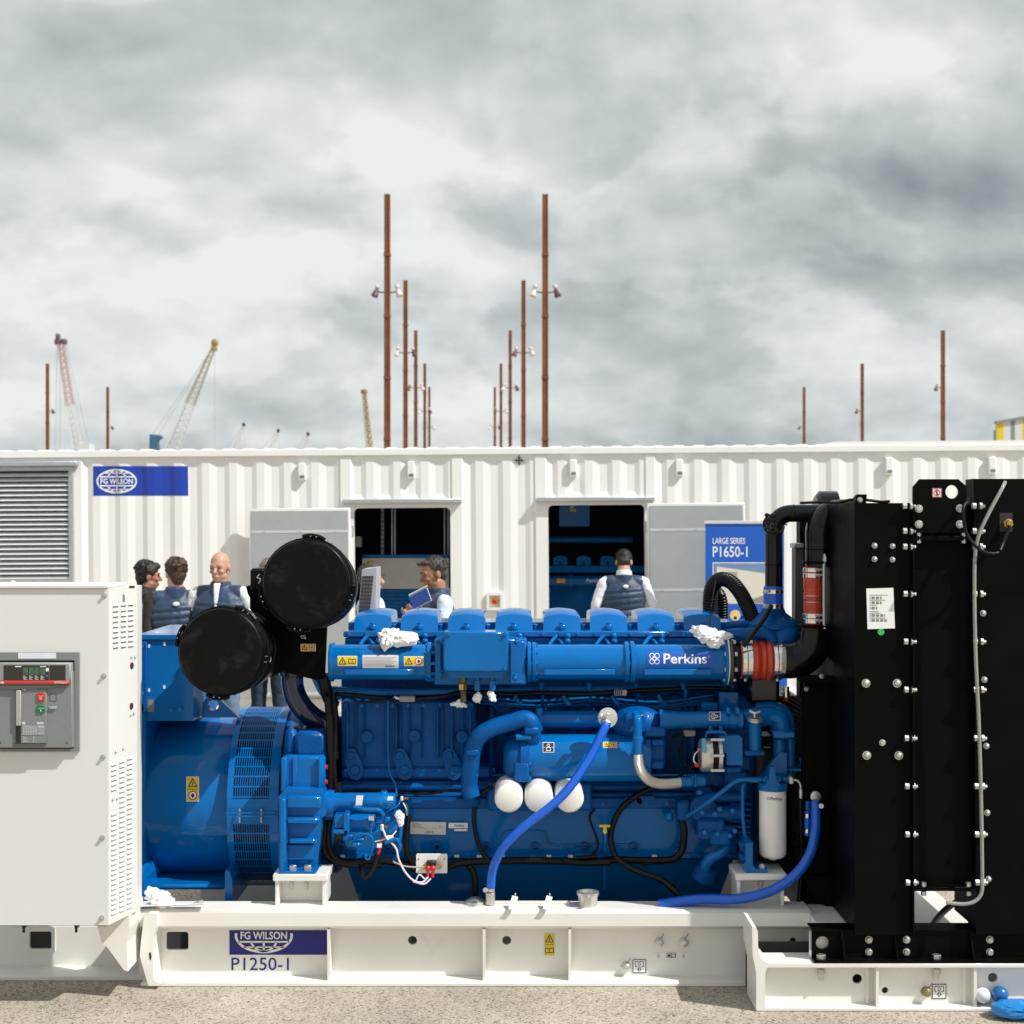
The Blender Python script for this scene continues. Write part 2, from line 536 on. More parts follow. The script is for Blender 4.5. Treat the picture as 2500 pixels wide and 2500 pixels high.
def split_mesh(mb, cuts, axis=0):
    bm = bmesh.new()
    vv = [bm.verts.new(v) for v in mb.v]; lay = bm.faces.layers.int.new('m')
    for f, m_ in zip(mb.f, mb.m):
        try:
            fc = bm.faces.new([vv[i] for i in f]); fc[lay] = m_
        except ValueError:
            pass
    for c in cuts:
        co = [0, 0, 0]; no = [0, 0, 0]; co[axis] = c; no[axis] = 1
        bmesh.ops.bisect_plane(bm, geom=bm.verts[:] + bm.edges[:] + bm.faces[:], plane_co=co, plane_no=no)
    o = MB()
    for fc in bm.faces:
        o.add([v.co.copy() for v in fc.verts], [tuple(range(len(fc.verts)))], fc[lay])
    bm.free()
    return o
class Sheet:
    # flat print laid out in photo pixels, mapped onto a surface by mapf(x, y, layer)
    def __init__(s, mapf, cuts=(), axis=1):
        s.flat = MB(); s.mapf = mapf; s.cuts = cuts; s.axis = axis
    def raw(s, pts, fs, mi=0, l=0):
        s.flat.add([(x, y, l) for x, y in pts], fs, mi); return s
    @property
    def mb(s):
        o = split_mesh(s.flat, s.cuts, s.axis) if s.cuts else s.flat
        r = MB(); r.f = o.f; r.m = o.m; r.v = [tuple(s.mapf(*v)) for v in o.v]
        return r
    def poly(s, pts, mi=0, l=0):
        return s.raw(pts, [tuple(range(len(pts)))], mi, l)
    def rect(s, x0, y0, x1, y1, mi=0, l=0, nx=1, ny=1):
        pts = [(x0 + (x1 - x0) * i / nx, y0 + (y1 - y0) * j / ny) for j in range(ny + 1) for i in range(nx + 1)]
        fs = [(j * (nx + 1) + i, (j + 1) * (nx + 1) + i, (j + 1) * (nx + 1) + i + 1, j * (nx + 1) + i + 1) for j in range(ny) for i in range(nx)]
        return s.raw(pts, fs, mi, l)
    def line(s, pts, wd, mi=0, l=0, close=False):
        pts = [V(p) for p in pts]
        if close: pts = pts + [pts[0]]
        for a, b in zip(pts[:-1], pts[1:]):
            d = (b - a)
            if d.length < 1e-6: continue
            d.normalize(); n = V((-d.y, d.x)) * wd / 2; e = d * wd * 0.25
            s.poly([a - e - n, b + e - n, b + e + n, a - e + n], mi, l)
        return s
    def ring(s, cx, cy, rx, ry, wd, mi=0, l=0, n=28, a0=0, a1=360):
        p = []
        for k in range(n + 1):
            g = math.radians(a0 + (a1 - a0) * k / n)
            p.append((cx + (rx - wd) * math.cos(g), cy + (ry - wd) * math.sin(g)))
            p.append((cx + rx * math.cos(g), cy + ry * math.sin(g)))
        return s.raw(p, [(2 * k, 2 * k + 1, 2 * k + 3, 2 * k + 2) for k in range(n)], mi, l)
    def disc(s, cx, cy, rx, ry=None, mi=0, l=0, n=24):
        return s.poly([(cx + rx * math.cos(2 * PI * k / n), cy + (ry or rx) * math.sin(2 * PI * k / n)) for k in range(n)], mi, l)
    def text(s, key, x0, y0, x1, y1, mi=0, l=0):
        vs, fs = TXT[key]
        return s.raw([(x0 + a * (x1 - x0), y1 + b * (y0 - y1)) for a, b in vs], fs, mi, l)
    def build(s, name, mats, par):
        # every printed face looks at the viewer side
        return s.mb.build(name, mats, par, smooth=0)
def flatmap(Y):
    return lambda x, y, l: P(x, y, Y - 0.0016 - 0.0009 * l)
def warn(name, par, mapf, x0, y0, x1, y1, vert=False):
    s = Sheet(mapf, [y0 + (y1 - y0) * k / 10 for k in range(1, 10)])
    s.rect(x0, y0, x1, y1, 1, 0, 1, 6)
    e = 0.05 * min(x1 - x0, y1 - y0)
    s.rect(x0 + e, y0 + e, x1 - e, y1 - e, 0, 1, 1, 6)
    if vert:
        cx, h = (x0 + x1) / 2, (y1 - y0) / 2; r = min(h, x1 - x0) * 0.36
        c1, c2 = (cx, y0 + h * 0.5), (cx, y0 + h * 1.5)
        s.rect(x0 + e, y0 + h - e * .4, x1 - e, y0 + h + e * .4, 2, 2)
    else:
        cy, h = (y0 + y1) / 2, (x1 - x0) / 2; r = min(h, y1 - y0) * 0.36
        c1, c2 = (x0 + h * 0.5, cy), (x0 + h * 1.5, cy)
    tri = [(c1[0] - r, c1[1] + r * .8), (c1[0], c1[1] - r * .9), (c1[0] + r, c1[1] + r * .8)]
    s.line(tri, r * .2, 2, 2, True)
    s.rect(c1[0] - r * .1, c1[1] - r * .3, c1[0] + r * .1, c1[1] + r * .55, 2, 2)
    if name == 'book_label':
        s.line([(c2[0], c2[1] + r * .6), (c2[0] - r, c2[1] + r * .6), (c2[0] - r, c2[1] - r * .6), (c2[0], c2[1] - r * .4), (c2[0] + r, c2[1] - r * .6), (c2[0] + r, c2[1] + r * .6)], r * .16, 2, 2, True)
        s.line([(c2[0], c2[1] - r * .4), (c2[0], c2[1] + r * .6)], r * .16, 2, 2)
    else:
        s.disc(c2[0], c2[1], r, r, 1, 2); s.ring(c2[0], c2[1], r * 1.05, r * 1.05, r * .25, 3, 3)
        s.disc(c2[0], c2[1], r * .4, r * .5, 2, 3, 8)
    return s.build('warning_label', [YEL, WHITE, INK, REDP], par)
# ------------------------------------------------------------------ ground
gm = bpy.data.materials.new('exposed aggregate concrete'); gm.use_nodes = True
g = gm.node_tree; gb = g.nodes['Principled BSDF']; gb.inputs['Roughness'].default_value = 0.85; gb.inputs['Specular IOR Level'].default_value = 0.25
ggeo = g.nodes.new('ShaderNodeNewGeometry')
def gnoise(scale, detail, rough):
    t = g.nodes.new('ShaderNodeTexNoise'); t.inputs['Scale'].default_value = scale; t.inputs['Detail'].default_value = detail; t.inputs['Roughness'].default_value = rough
    g.links.new(ggeo.outputs['Position'], t.inputs['Vector']); return t.outputs['Fac']
vor = g.nodes.new('ShaderNodeTexVoronoi'); vor.inputs['Scale'].default_value = 125; vor.inputs['Randomness'].default_value = 1
g.links.new(ggeo.outputs['Position'], vor.inputs['Vector'])
vsep = g.nodes.new('ShaderNodeSeparateColor'); g.links.new(vor.outputs['Color'], vsep.inputs[0])
cr = g.nodes.new('ShaderNodeValToRGB'); q = cr.color_ramp
q.elements[0].position = 0.0; q.elements[0].color = (0.13, 0.105, 0.08, 1)
q.elements[1].position = 1.0; q.elements[1].color = (0.56, 0.50, 0.42, 1)
for p_, c_ in ((0.07, (0.25, 0.205, 0.155, 1)), (0.20, (0.40, 0.345, 0.275, 1)), (0.6, (0.48, 0.42, 0.345, 1)), (0.85, (0.54, 0.475, 0.39, 1))):
    e_ = q.elements.new(p_); e_.color = c_
g.links.new(vsep.outputs[0], cr.inputs[0])
mr = g.nodes.new('ShaderNodeMapRange'); mr.inputs['From Min'].default_value = 0.3; mr.inputs['From Max'].default_value = 0.7; mr.inputs['To Min'].default_value = 0.70; mr.inputs['To Max'].default_value = 1.08
g.links.new(gnoise(1.3, 7, 0.65), mr.inputs[0])
mr2 = g.nodes.new('ShaderNodeMapRange'); mr2.inputs['From Min'].default_value = 0.25; mr2.inputs['From Max'].default_value = 0.75; mr2.inputs['To Min'].default_value = 0.72; mr2.inputs['To Max'].default_value = 1.22
g.links.new(gnoise(150, 3, 0.6), mr2.inputs[0])
mm = g.nodes.new('ShaderNodeMath'); mm.operation = 'MULTIPLY'; g.links.new(mr.outputs[0], mm.inputs[0]); g.links.new(mr2.outputs[0], mm.inputs[1])
mc = g.nodes.new('ShaderNodeMix'); mc.data_type = 'RGBA'; mc.blend_type = 'MULTIPLY'; mc.inputs['Factor'].default_value = 1
g.links.new(cr.outputs[0], mc.inputs['A']); g.links.new(mm.outputs[0], mc.inputs['B']); g.links.new(mc.outputs['Result'], gb.inputs['Base Color'])
gbp = g.nodes.new('ShaderNodeBump'); gbp.inputs['Strength'].default_value = 0.6; gbp.inputs['Distance'].default_value = 0.004
g.links.new(vsep.outputs[0], gbp.inputs['Height']); g.links.new(gbp.outputs[0], gb.inputs['Normal'])
mb = MB(); mb.add([(-1500, -60, 0), (1500, -60, 0), (1500, 2500, 0), (-1500, 2500, 0)], [(0, 1, 2, 3)])
ground = mb.build('ground', gm, None, 0); tag(ground, kind='structure')

# ------------------------------------------------------------------ container enclosure behind
YC = 16.06
def cl(x, y=None, d=0.0):
    # photo pixel -> container-local x (and z); d = local depth, negative towards the camera
    k = (YC + d) / F
    if y is None:
        return (x - CX) * k
    return (x - CX) * k, H - (y + (x - CX) * 0.0074 - CY) * k
cont = empty('container_enclosure', (0, YC, 0), 'long white corrugated steel generator container with two open doorways', 'container', rot=(0, -0.0074, 0), world=False)
ZT, ZR = 2.84, 2.765
PIT = cl(66.8) - cl(0)
X0C = cl(297)
def cprof(x):
    t = ((x - X0C) / PIT) % 1.0
    if t < 0.27: return 0.0
    if t < 0.54: return 0.017 * (t - 0.27) / 0.27
    if t < 0.81: return 0.017
    return 0.017 * (1 - (t - 0.81) / 0.19)
def cbreaks(xa, xb):
    o = [xa, xb]
    k = math.floor((xa - X0C) / PIT) - 1
    while X0C + k * PIT < xb:
        for t in (0, 0.27, 0.54, 0.81):
            x = X0C + (k + t) * PIT
            if xa + 0.004 < x < xb - 0.004: o.append(x)
        k += 1
    return sorted(o)
def corr(xa, xb, zb, zt):
    xs = cbreaks(xa, xb); mb = MB()
    rows = [(zt, 0), (zt - 0.085, 1), (zb + 0.085, 1), (zb, 0)]
    vs = [(x, cprof(x) * k if 0 < i < len(xs) - 1 else 0.0, z) for z, k in rows for i, x in enumerate(xs)]
    n = len(xs)
    fs = [(r * n + i, (r + 1) * n + i, (r + 1) * n + i + 1, r * n + i + 1) for r in range(3) for i in range(n - 1)]
    mb.add(vs, fs)
    return mb.build('corrugated_panel', CONT, cont, 0)
XL, XR = cl(-160), cl(2680)
corr(cl(206), cl(835), 0.16, ZR); corr(cl(862), cl(1107), cl(985, 1226)[1], ZR)
corr(cl(1134), cl(1310), 0.16, ZR); corr(cl(1338), cl(1580), cl(1460, 1220)[1], ZR); corr(cl(1604), XR, 0.16, ZR)
corr(XL, cl(181), 0.16, cl(100, 1440)[1])
MB().box(XL, cl(181), 0.0, 0.04, cl(100, 1136)[1], ZR, 0.003).build('louvre_header', CONT, cont)
MB().box(XL, XR, -0.03, 0.10, ZR, ZT, 0.008).build('top_rail', CONT, cont)
MB().box(XL, XR, -0.02, 0.10, 0.0, 0.16, 0.006).build('bottom_rail', CONT, cont)
for a, b in ((181, 206), (835, 862), (1107, 1134), (1310, 1338), (1580, 1604)):
    MB().box(cl(a), cl(b), -0.012, 0.05, 0.16, ZR, 0.006).build('corner_post' if a < 0 else 'post', CONT, cont)
# roof with cross corrugations, raised flat hatch at the right
mb = MB(); xs = []; x = XL
while x < cl(2010):
    xs += [(x, 0), (x + 0.05, 0.028), (x + 0.14, 0.028), (x + 0.19, 0)]; x += 0.2203
vs = [(x, y, ZT - 0.012 + h) for y in (-0.005, 2.43) for x, h in xs]; n = len(xs)
mb.add(vs, [(i, i + 1, n + i + 1, n + i) for i in range(n - 1)])
mb.add([(x, -0.005, ZT - 0.012 + h) for x, h in xs] + [(x, -0.005, ZT - 0.03) for x, h in xs], [(i, n + i, n + i + 1, i + 1) for i in range(n - 1)])
mb.build('roof', CONT, cont, 25)
MB().plate([(cl(2012), ZT), (XR, ZT), (XR, ZT + 0.04), (cl(2040), ZT + 0.04)], [], -0.012, 2.43).build('roof_hatch', CONT, cont, 0)
mb = MB(); mb.box(XL, XR, 2.43, 2.47, 0, ZT); mb.box(XL - .03, XL, -0.02, 2.47, 0, ZT); mb.box(XR, XR + .03, -0.02, 2.47, 0, ZT)
mb.build('end_walls', CONT, cont, 0)
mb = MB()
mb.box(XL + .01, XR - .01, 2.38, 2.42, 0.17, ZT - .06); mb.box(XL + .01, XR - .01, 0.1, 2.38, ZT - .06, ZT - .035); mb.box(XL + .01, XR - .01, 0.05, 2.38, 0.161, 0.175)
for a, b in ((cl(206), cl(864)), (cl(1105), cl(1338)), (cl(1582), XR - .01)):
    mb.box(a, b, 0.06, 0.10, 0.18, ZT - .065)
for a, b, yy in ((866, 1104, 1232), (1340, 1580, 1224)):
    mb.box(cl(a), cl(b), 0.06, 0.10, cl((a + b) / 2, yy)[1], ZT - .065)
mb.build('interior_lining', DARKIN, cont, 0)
# door frames with rounded openings, drip rails
for (a, b, yt, oa, ob, oy, ra, rb, ry) in ((838, 1131, 1222, 868, 1103, 1240, 840, 1131, 1218), (1312, 1602, 1214, 1342, 1577, 1233, 1314, 1603, 1213)):
    m_ = (a + b) / 2
    zt = cl(m_, yt)[1]; oz = cl(m_, oy)[1]
    MB().plate([(cl(a), 0.16), (cl(b), 0.16), (cl(b), zt), (cl(a), zt)], [rrect(cl(oa), cl(ob), 0.22, oz, 0.05)], -0.016, 0.06).build('door_frame', CONT, cont, 0)
    rz = cl(m_, ry)[1]
    dr = MB().box(cl(ra, d=-.08), cl(rb, d=-.08), -0.085, -0.017, rz - 0.05, rz - 0.004, 0.006).build('drip_rail', GALV, cont)
    for t in (0.08, 0.36, 0.64, 0.92):
        xx = cl(ra, d=-.08) + t * (cl(rb, d=-.08) - cl(ra, d=-.08))
        MB().cyl((xx, -0.0855, rz - 0.026), (xx, -0.089, rz - 0.026), 0.008, n=8).build('rivet', STEEL, dr)
# open door leaves folded back against the wall
def leaf(xa, xb, yt, seams, hinge_r):
    d = -0.16
    zt = cl((xa + xb) / 2, yt, d)[1]; za = 0.2
    A, Bx = cl(xa, d=d), cl(xb, d=d)
    dl = MB().box(A, Bx, d + 0.004, d + 0.055, za, zt, 0.006).build('door_leaf', CONT, cont)
    zs = [zt - 0.02] + [cl((xa + xb) / 2, s, d)[1] for s in seams] + [za + 0.03]
    for z1, z0 in zip(zs[:-1], zs[1:]):
        MB().box(A + 0.022, Bx - 0.02, d - 0.004, d + 0.0035, z0 + 0.006, z1 - 0.006, 0.002).build('lining_sheet', DOORG, dl)
        MB().box(A + 0.022, Bx - 0.02, d - 0.0065, d - 0.0042, z0 - 0.014, z0 + 0.014, 0.001).build('seam_strip', mat('pale seam strip', (.55, .57, .57), .5), dl)
        for t in (.15, .5, .85):
            MB().cyl((A + t * (Bx - A), d - .0066, z0), (A + t * (Bx - A), d - .009, z0), .008, n=8).build('rivet', GALV, dl)
    hx = Bx + 0.02 if hinge_r else A - 0.02
    for z in (zt - 0.25, zt - 1.0, zt - 1.8):
        MB().cyl((hx, d + 0.06, z - 0.06), (hx, d + 0.06, z + 0.06), 0.014, n=10).build('hinge', GALV, dl)
    MB().box(min(hx, A), max(hx, A), d + .05, -0.018, zt - 1.9, zt - 0.2).build('hinge_strip', CONT, dl) if not hinge_r else MB().box(Bx, hx, d + .05, -0.018, zt - 1.9, zt - 0.2).build('hinge_strip', CONT, dl)
leaf(612, 858, 1241, [1298, 1432], True)
leaf(1584, 1822, 1228, [1293, 1440], False)
# louvre bank
lv = MB().plate([(XL, cl(90, 1436)[1]), (cl(186), cl(90, 1436)[1]), (cl(186), cl(90, 1140)[1]), (XL, cl(90, 1140)[1])], [[(XL + .1, cl(90, 1412)[1]), (cl(176), cl(90, 1412)[1]), (cl(176), cl(90, 1150)[1]), (XL + .1, cl(90, 1150)[1])]], -0.07, 0.0).build('louvre_frame', GALV, cont, 0)
MB().box(XL + .1, cl(176), 0.02, 0.03, cl(90, 1412)[1], cl(90, 1150)[1]).build('louvre_backing', DARKIN, lv, 0)
MB().box(XL, cl(200), -0.13, -0.02, cl(90, 1139)[1], cl(90, 1128)[1], 0.006).build('drip_rail', GALV, cont)
me = None
for k in range(22):
    z = cl(90, 1156 + k * 11.9)[1]
    if me is None:
        mbs = MB(); xa, xb = XL + .1, cl(176)
        mbs.add([(xa, -0.062, -0.034), (xb, -0.062, -0.034), (xb, -0.002, 0.004), (xa, -0.002, 0.004), (xa, -0.062, -0.026), (xb, -0.062, -0.026), (xb, -0.002, 0.0065), (xa, -0.002, 0.0065)], [(0, 1, 2, 3), (4, 7, 6, 5), (0, 4, 5, 1), (1, 5, 6, 2), (2, 6, 7, 3)])
        me = mbs.mesh('louvre_slat', mat('pale zinc slat', (0.72, 0.74, 0.735), .45, metal=.1), smooth=0)
    inst('louvre_slat', me, (0, 0, z), lv)
# lashing hook housings
for x, y in ((742, 1130), (1008, 1126), (1403, 1122), (1662, 1121), (2173, 1117), (2424, 1115)):
    X, z = cl(x, y)
    h = MB().box(X - .04, X + .04, -0.045, 0.03, z - .19, z, 0.01).build('hook_housing', CONT, cont)
    MB().box(X - .018, X + .03, -0.05, -0.044, z - .165, z - .135, 0.001).build('hook_slot', mat('shadowed slot', (0.2, 0.19, 0.15), .7), h)
# emergency stop
ex, ez = cl(1210, 1468)
es = MB().plate(rrect(ex - .088, ex + .088, ez - .095, ez + .095, .02), [rrect(ex - .06, ex + .06, ez - .065, ez + .065, .01)], -0.03, 0.03).build('stop_button_recess', CONT, cont, 0)
MB().box(ex - .06, ex + .06, 0.02, 0.028, ez - .065, ez + .065).build('recess_back', CONT, es)
MB().cyl((ex, 0.018, ez), (ex, 0.004, ez), 0.042, n=20).build('yellow_collar', YEL, es)
MB().lathe((ex, 0.004, ez), (0, -1, 0), [(0, .014), (.012, .014), (.013, .026), (.024, .026), (.03, .018)], 16).build('stop_button', REDP, es)
# centre-of-gravity mark
tx, tz = cl(1272, 1124)
mk = MB()
for a, b, c, d in ((-.055, .055, -.005, .005), (-.005, .005, -.055, .055), (-.03, -.022, -.018, .018), (.022, .03, -.018, .018), (-.018, .018, -.03, -.022), (-.018, .018, .022, .03)):
    mk.add([(tx + a, -0.004, tz + c), (tx + b, -0.004, tz + c), (tx + b, -0.004, tz + d), (tx + a, -0.004, tz + d)], [(0, 1, 2, 3)])
mk.build('balance_mark', INK, cont, 0)
# logo sticker wrapped over the corrugations
def fgw_logo(s, cx, cy, rx, ry, mi=1, l=1, lower_only=False):
    wd = rx * 0.085
    a0, a1 = (-8, 188) if lower_only else (0, 360)
    s.ring(cx, cy, rx, ry, wd, mi, l, 40, a0, a1)
    th = ry * 0.10
    for sg in ((1,) if lower_only else (-1, 1)):
        yb = cy + sg * ry * 0.36
        xb = rx * 0.88
        s.rect(cx - xb, yb - th / 2, cx + xb, yb + th / 2, mi, l)
        s.rect(cx - wd * .4, min(yb, cy + sg * ry * .93), cx + wd * .4, max(yb, cy + sg * ry * .93), mi, l)
        ym = cy + sg * ry * 0.66
        s.rect(cx - rx * .70, ym - th * .35, cx + rx * .70, ym + th * .35, mi, l)
        aa = (24, 156) if sg > 0 else (204, 336)
        s.ring(cx, cy, rx * .52, ry * .95, wd * .8, mi, l, 24, *aa)
    s.text('FGW', cx - rx * .80, cy - ry * .22, cx + rx * .80, cy + ry * .22, mi, l)
def cmap(x, y, l):
    X, z = cl(x, y)
    return V((X, -0.003 - 0.002 * l, z))
s = Sheet(cmap)
s.rect(232, 1138, 463, 1210, 0, 0)
fgw_logo(s, 289, 1175, 49, 30)
sm = split_mesh(s.mb, cbreaks(cl(206), cl(835))[1:-1])
for i, v in enumerate(sm.v):
    sm.v[i] = (v[0], v[1] + cprof(v[0]), v[2])
sm.build('logo_sticker', [mat('container logo blue', (0.008, 0.045, 0.38), .4, var=.03), WHITE], cont, 0)

# ---- what stands inside the two doorways
DKB = BLUE
sg = empty('switchgear_cabinet', (cl(990), YC + 1.2, 0.175), 'white panelled switchgear cabinet on a blue base inside the left doorway', 'cabinet')
Yi = YC + 0.75
B('white_panel', 884, 1096, 1362, 1438, Yi, Yi + .4, mat('cabinet white', (0.55, 0.54, 0.50), .5), sg)
B('base', 880, 1100, 1440, 1600, Yi - .01, Yi + .4, BLUE, sg)
B('top_strip', 884, 1096, 1354, 1361, Yi, Yi + .4, BLUE, sg)
warn('warning_label', sg, flatmap(Yi), 893, 1367, 916, 1380)
for x, y in ((945, 1366), (1013, 1365), (981, 1436), (925, 1418)):
    inst('bolt', hexbolt(.012), P(x, y, Yi), sg)
mbm = MB()
for k in range(9):
    for j in range(16):
        mbm.bpx(925 + j * 9, 932 + j * 9, 1447 + k * 9, 1450 + k * 9, Yi - .014, Yi - .011, 0)
tag(mbm.build('vent_slots', mat('slot blue', (0.001, 0.01, 0.05), .6), sg, 0), kind='stuff')
for x in (930, 955, 962, 1083, 1092):
    B('rail', x, x + (7 if x == 930 else 4), 1200, 1356, Yi + .1, Yi + .16, GREYL if x == 930 else GALV, sg)
mbm = MB()
for k in range(9):
    mbm.bpx(931.5, 935.5, 1249 + k * 11, 1254 + k * 11, Yi + .098, Yi + .0995, 0)
tag(mbm.build('rail_slots', INK, sg, 0), kind='stuff')
B('junction_box', 868, 880, 1310, 1335, Yi - .2, Yi, GREYL, sg)

ie = empty('enclosed_engine', (cl(1460), YC + 1.3, 0.175), 'dim blue engine standing inside the right doorway', 'engine')
Ye = YC + 0.9
B('engine_block', 1300, 1600, 1405, 1600, Ye + .05, Ye + .9, BLUE, ie)
B('head_rail', 1300, 1600, 1381, 1398, Ye - .02, Ye + .3, BLUE, ie)
HC('intake_pipe', 1300, 1640, 1420, 14, Ye - .05, BLUE, ie)
for x in (1394, 1520):
    HC('pipe_flange', x - 5, x + 5, 1420, 18, Ye - .05, BLUE, ie)
HC('exhaust_pipe', 1300, 1545, 1318, 8, Ye + .3, BLUE, ie)
B('ceiling_duct', 1365, 1440, 1215, 1285, Ye - .1, Ye + .4, BLUE, ie)
for x in (1368, 1425, 1483):
    c_ = MB().plate([(X_(x - 17, Ye), Z_(1380, Ye)), (X_(x + 17, Ye), Z_(1380, Ye)), (X_(x + 17, Ye), Z_(1362, Ye)), (X_(x + 8, Ye), Z_(1358, Ye)), (X_(x, Ye), Z_(1357, Ye)), (X_(x - 8, Ye), Z_(1358, Ye)), (X_(x - 17, Ye), Z_(1362, Ye))], [], Ye, Ye + .4).build('rocker_cover', BLUE, ie, 0)
    MB().ball(P(x, 1375, Ye - .01), (.016, .02, .022), 8, 6).build('cover_knob', CAST, c_)
s = Sheet(flatmap(Ye - .115)); s.rect(1359, 1413, 1380, 1423, 0); s.build('yellow_label', [YEL], ie)
s = Sheet(flatmap(Ye - .115)); s.text('PK', 1432, 1413, 1470, 1422, 0); s.build('maker_lettering', [WHITE], ie)
s = Sheet(flatmap(Ye - .105)); s.rect(1391, 1243, 1406, 1249, 0); s.rect(1392, 1236, 1401, 1241, 1); s.build('duct_label', [YEL, WHITE], ie)

# ------------------------------------------------------------------ pull-up banner
Yb = 15.2
bn = empty('pull_up_banner', P(1822, 1277 + H / Yb * F, Yb), 'blue pull-up banner reading LARGE SERIES P1650-1 beside the right door leaf', 'banner')
ZB = 0.06
mb = MB()
mb.box(X_(1722, Yb), X_(1922, Yb), Yb, Yb + .004, ZB, Z_(1276, Yb)); sheet = mb.build('banner_sheet', mat('banner blue print', (0.003, 0.095, 0.50), .5, var=.12, vs=2.5), bn, 0)
MB().bpx(1719, 1925, 1271, 1279, Yb - .012, Yb + .016, .004).build('top_rail', mat('banner rail', (0.6, .6, .58), .4), bn)
MB().box(X_(1715, Yb), X_(1929, Yb), Yb - .1, Yb + .12, 0, .09, .02).build('base_cassette', GALV, bn)
MB().cyl((X_(1822, Yb), Yb + .03, .05), (X_(1822, Yb), Yb + .03, Z_(1276, Yb)), .01, n=8).build('support_pole', GALV, bn)
fm = flatmap(Yb)
s = Sheet(fm); s.text('LS', 1740, 1313, 1819, 1328, 0); s.text('P1650', 1740, 1334, 1825, 1360, 0); s.build('lettering', [WHITE], sheet)
s = Sheet(fm)
s.rect(1740, 1373, 1905, 1474, 0, 0)
s.rect(1742, 1375, 1903, 1472, 1, 1)
s.poly([(1750, 1383), (1903, 1405), (1903, 1472), (1765, 1472), (1750, 1420)], 2, 2)
s.poly([(1810, 1472), (1903, 1440), (1903, 1472)], 3, 3)
s.rect(1770, 1396, 1800, 1416, 4, 3)
for k in range(6):
    s.rect(1770, 1397 + k * 3.4, 1800, 1398.2 + k * 3.4, 3, 4)
s.build('printed_photograph', [WHITE, mat('print sky', (0.16, 0.25, 0.42), .5), mat('print wall', (0.66, 0.62, 0.55), .5), mat('print ground', (0.30, 0.25, 0.22), .5), mat('print vent', (0.5, 0.46, 0.4), .5)], sheet)
s = Sheet(fm); s.disc(1795, 1502, 13, 13, 0, 0); s.build('yellow_circle', [mat('pale yellow print', (0.75, 0.55, 0.2), .5)], sheet)
s = Sheet(fm); s.rect(1914, 1282, 1922, 1640, 0, 0); s.build('white_margin', [WHITE], sheet)

# ------------------------------------------------------------------ rusted light masts
PH = 17.1 + H
def mast(x, Y, sides, lab, grp, dark=()):
    bx_ = X_(x, Y)
    r = empty('light_mast', (bx_, Y, 0), lab, 'light mast', grp)
    mb = MB(); d = .165
    hs = [0, 3.2, 6.4, 9.6, 12.8, 16.0, PH]
    for i in range(len(hs) - 1):
        k = 1 - .02 * i
        mb.plate([(bx_ + d * k * a, b) for a, b in ((-.6, hs[i]), (.6, hs[i]), (.6, hs[i + 1]), (-.6, hs[i + 1]))], [], Y - .16 * k, Y + .16 * k)
    mb.build('column_core', CORTEN, r, 0)
    for sgn in (-1, 1):
        m2 = MB()
        for i in range(len(hs) - 1):
            k = 1 - .02 * i
            m2.box(bx_ + sgn * d * k * .61, bx_ + sgn * d * k * 1.0, Y - .19 * k, Y + .19 * k, hs[i], hs[i + 1])
        m2.build('column_flange', CORTEN, r, 0)
    for h in hs[1:-1]:
        MB().box(bx_ - d * 1.08, bx_ + d * 1.08, Y - .2, Y + .2, h - .08, h + .08).build('joint_collar', CORTEN, r, 0)
    zl = H + 12.1
    for j, sgn in enumerate(sides):
        a = MB().tube([(bx_ + sgn * .15, Y, zl - .1), (bx_ + sgn * .38, Y, zl - .08), (bx_ + sgn * .6, Y, zl + .02)], .035, 8).build('arm', LAMPD, r)
        m_ = [LAMPD, LAMPW][(j + len(dark)) % 2] if dark else LAMPD
        MB().lathe((bx_ + sgn * .55, Y, zl + .02), (sgn * .35, -.25, -1), [(-.12, .06), (0, .1), (.22, .16), (.34, .20), (.36, .18)], 12).build('lamp', m_, r)
        MB().ball((bx_ + sgn * .52, Y - .02, zl + .2), .13, 10, 7).build('camera_dome', LAMPW, r)
    return r
Ys = [F * 17.1 / d for d in (802, 592, 470, 389, 332)]
for i, x in enumerate((945.5, 990, 1015, 1037, 1048)):
    mast(x, Ys[i], (-1, 1), ['tallest rusted light mast, left of the centre pair', 'second mast back in the left centre row', 'third mast back in the left centre row', 'fourth mast back in the left centre row', 'farthest and shortest mast of the left centre row'][i], 'rusted masts along the slipways', (1,) if i % 2 else (1, 1))
for i, x in enumerate((1331, 1278, 1245.5, 1223, 1208)):
    mast(x, Ys[i], (-1, 1), ['tallest rusted light mast, right of the centre pair', 'second mast back in the right centre row', 'third mast back in the right centre row', 'fourth mast back in the right centre row', 'farthest and shortest mast of the right centre row'][i], 'rusted masts along the slipways', (1, 1) if i % 2 else (1,))
for x, i, lab in ((2302, 2, 'tallest rusted mast at the far right edge'), (2105, 3, 'middle rusted mast of the three at right'), (1963, 4, 'shortest rusted mast of the three at right')):
    mast(x, Ys[i], (-1,), lab, 'rusted masts along the slipways')
for x, i, lab in ((116, 3, 'taller rusted mast beside the red lattice crane'), (263, 4, 'shorter rusted mast between the two lattice cranes')):
    mast(x, Ys[i], (1,), lab, 'rusted masts along the slipways')

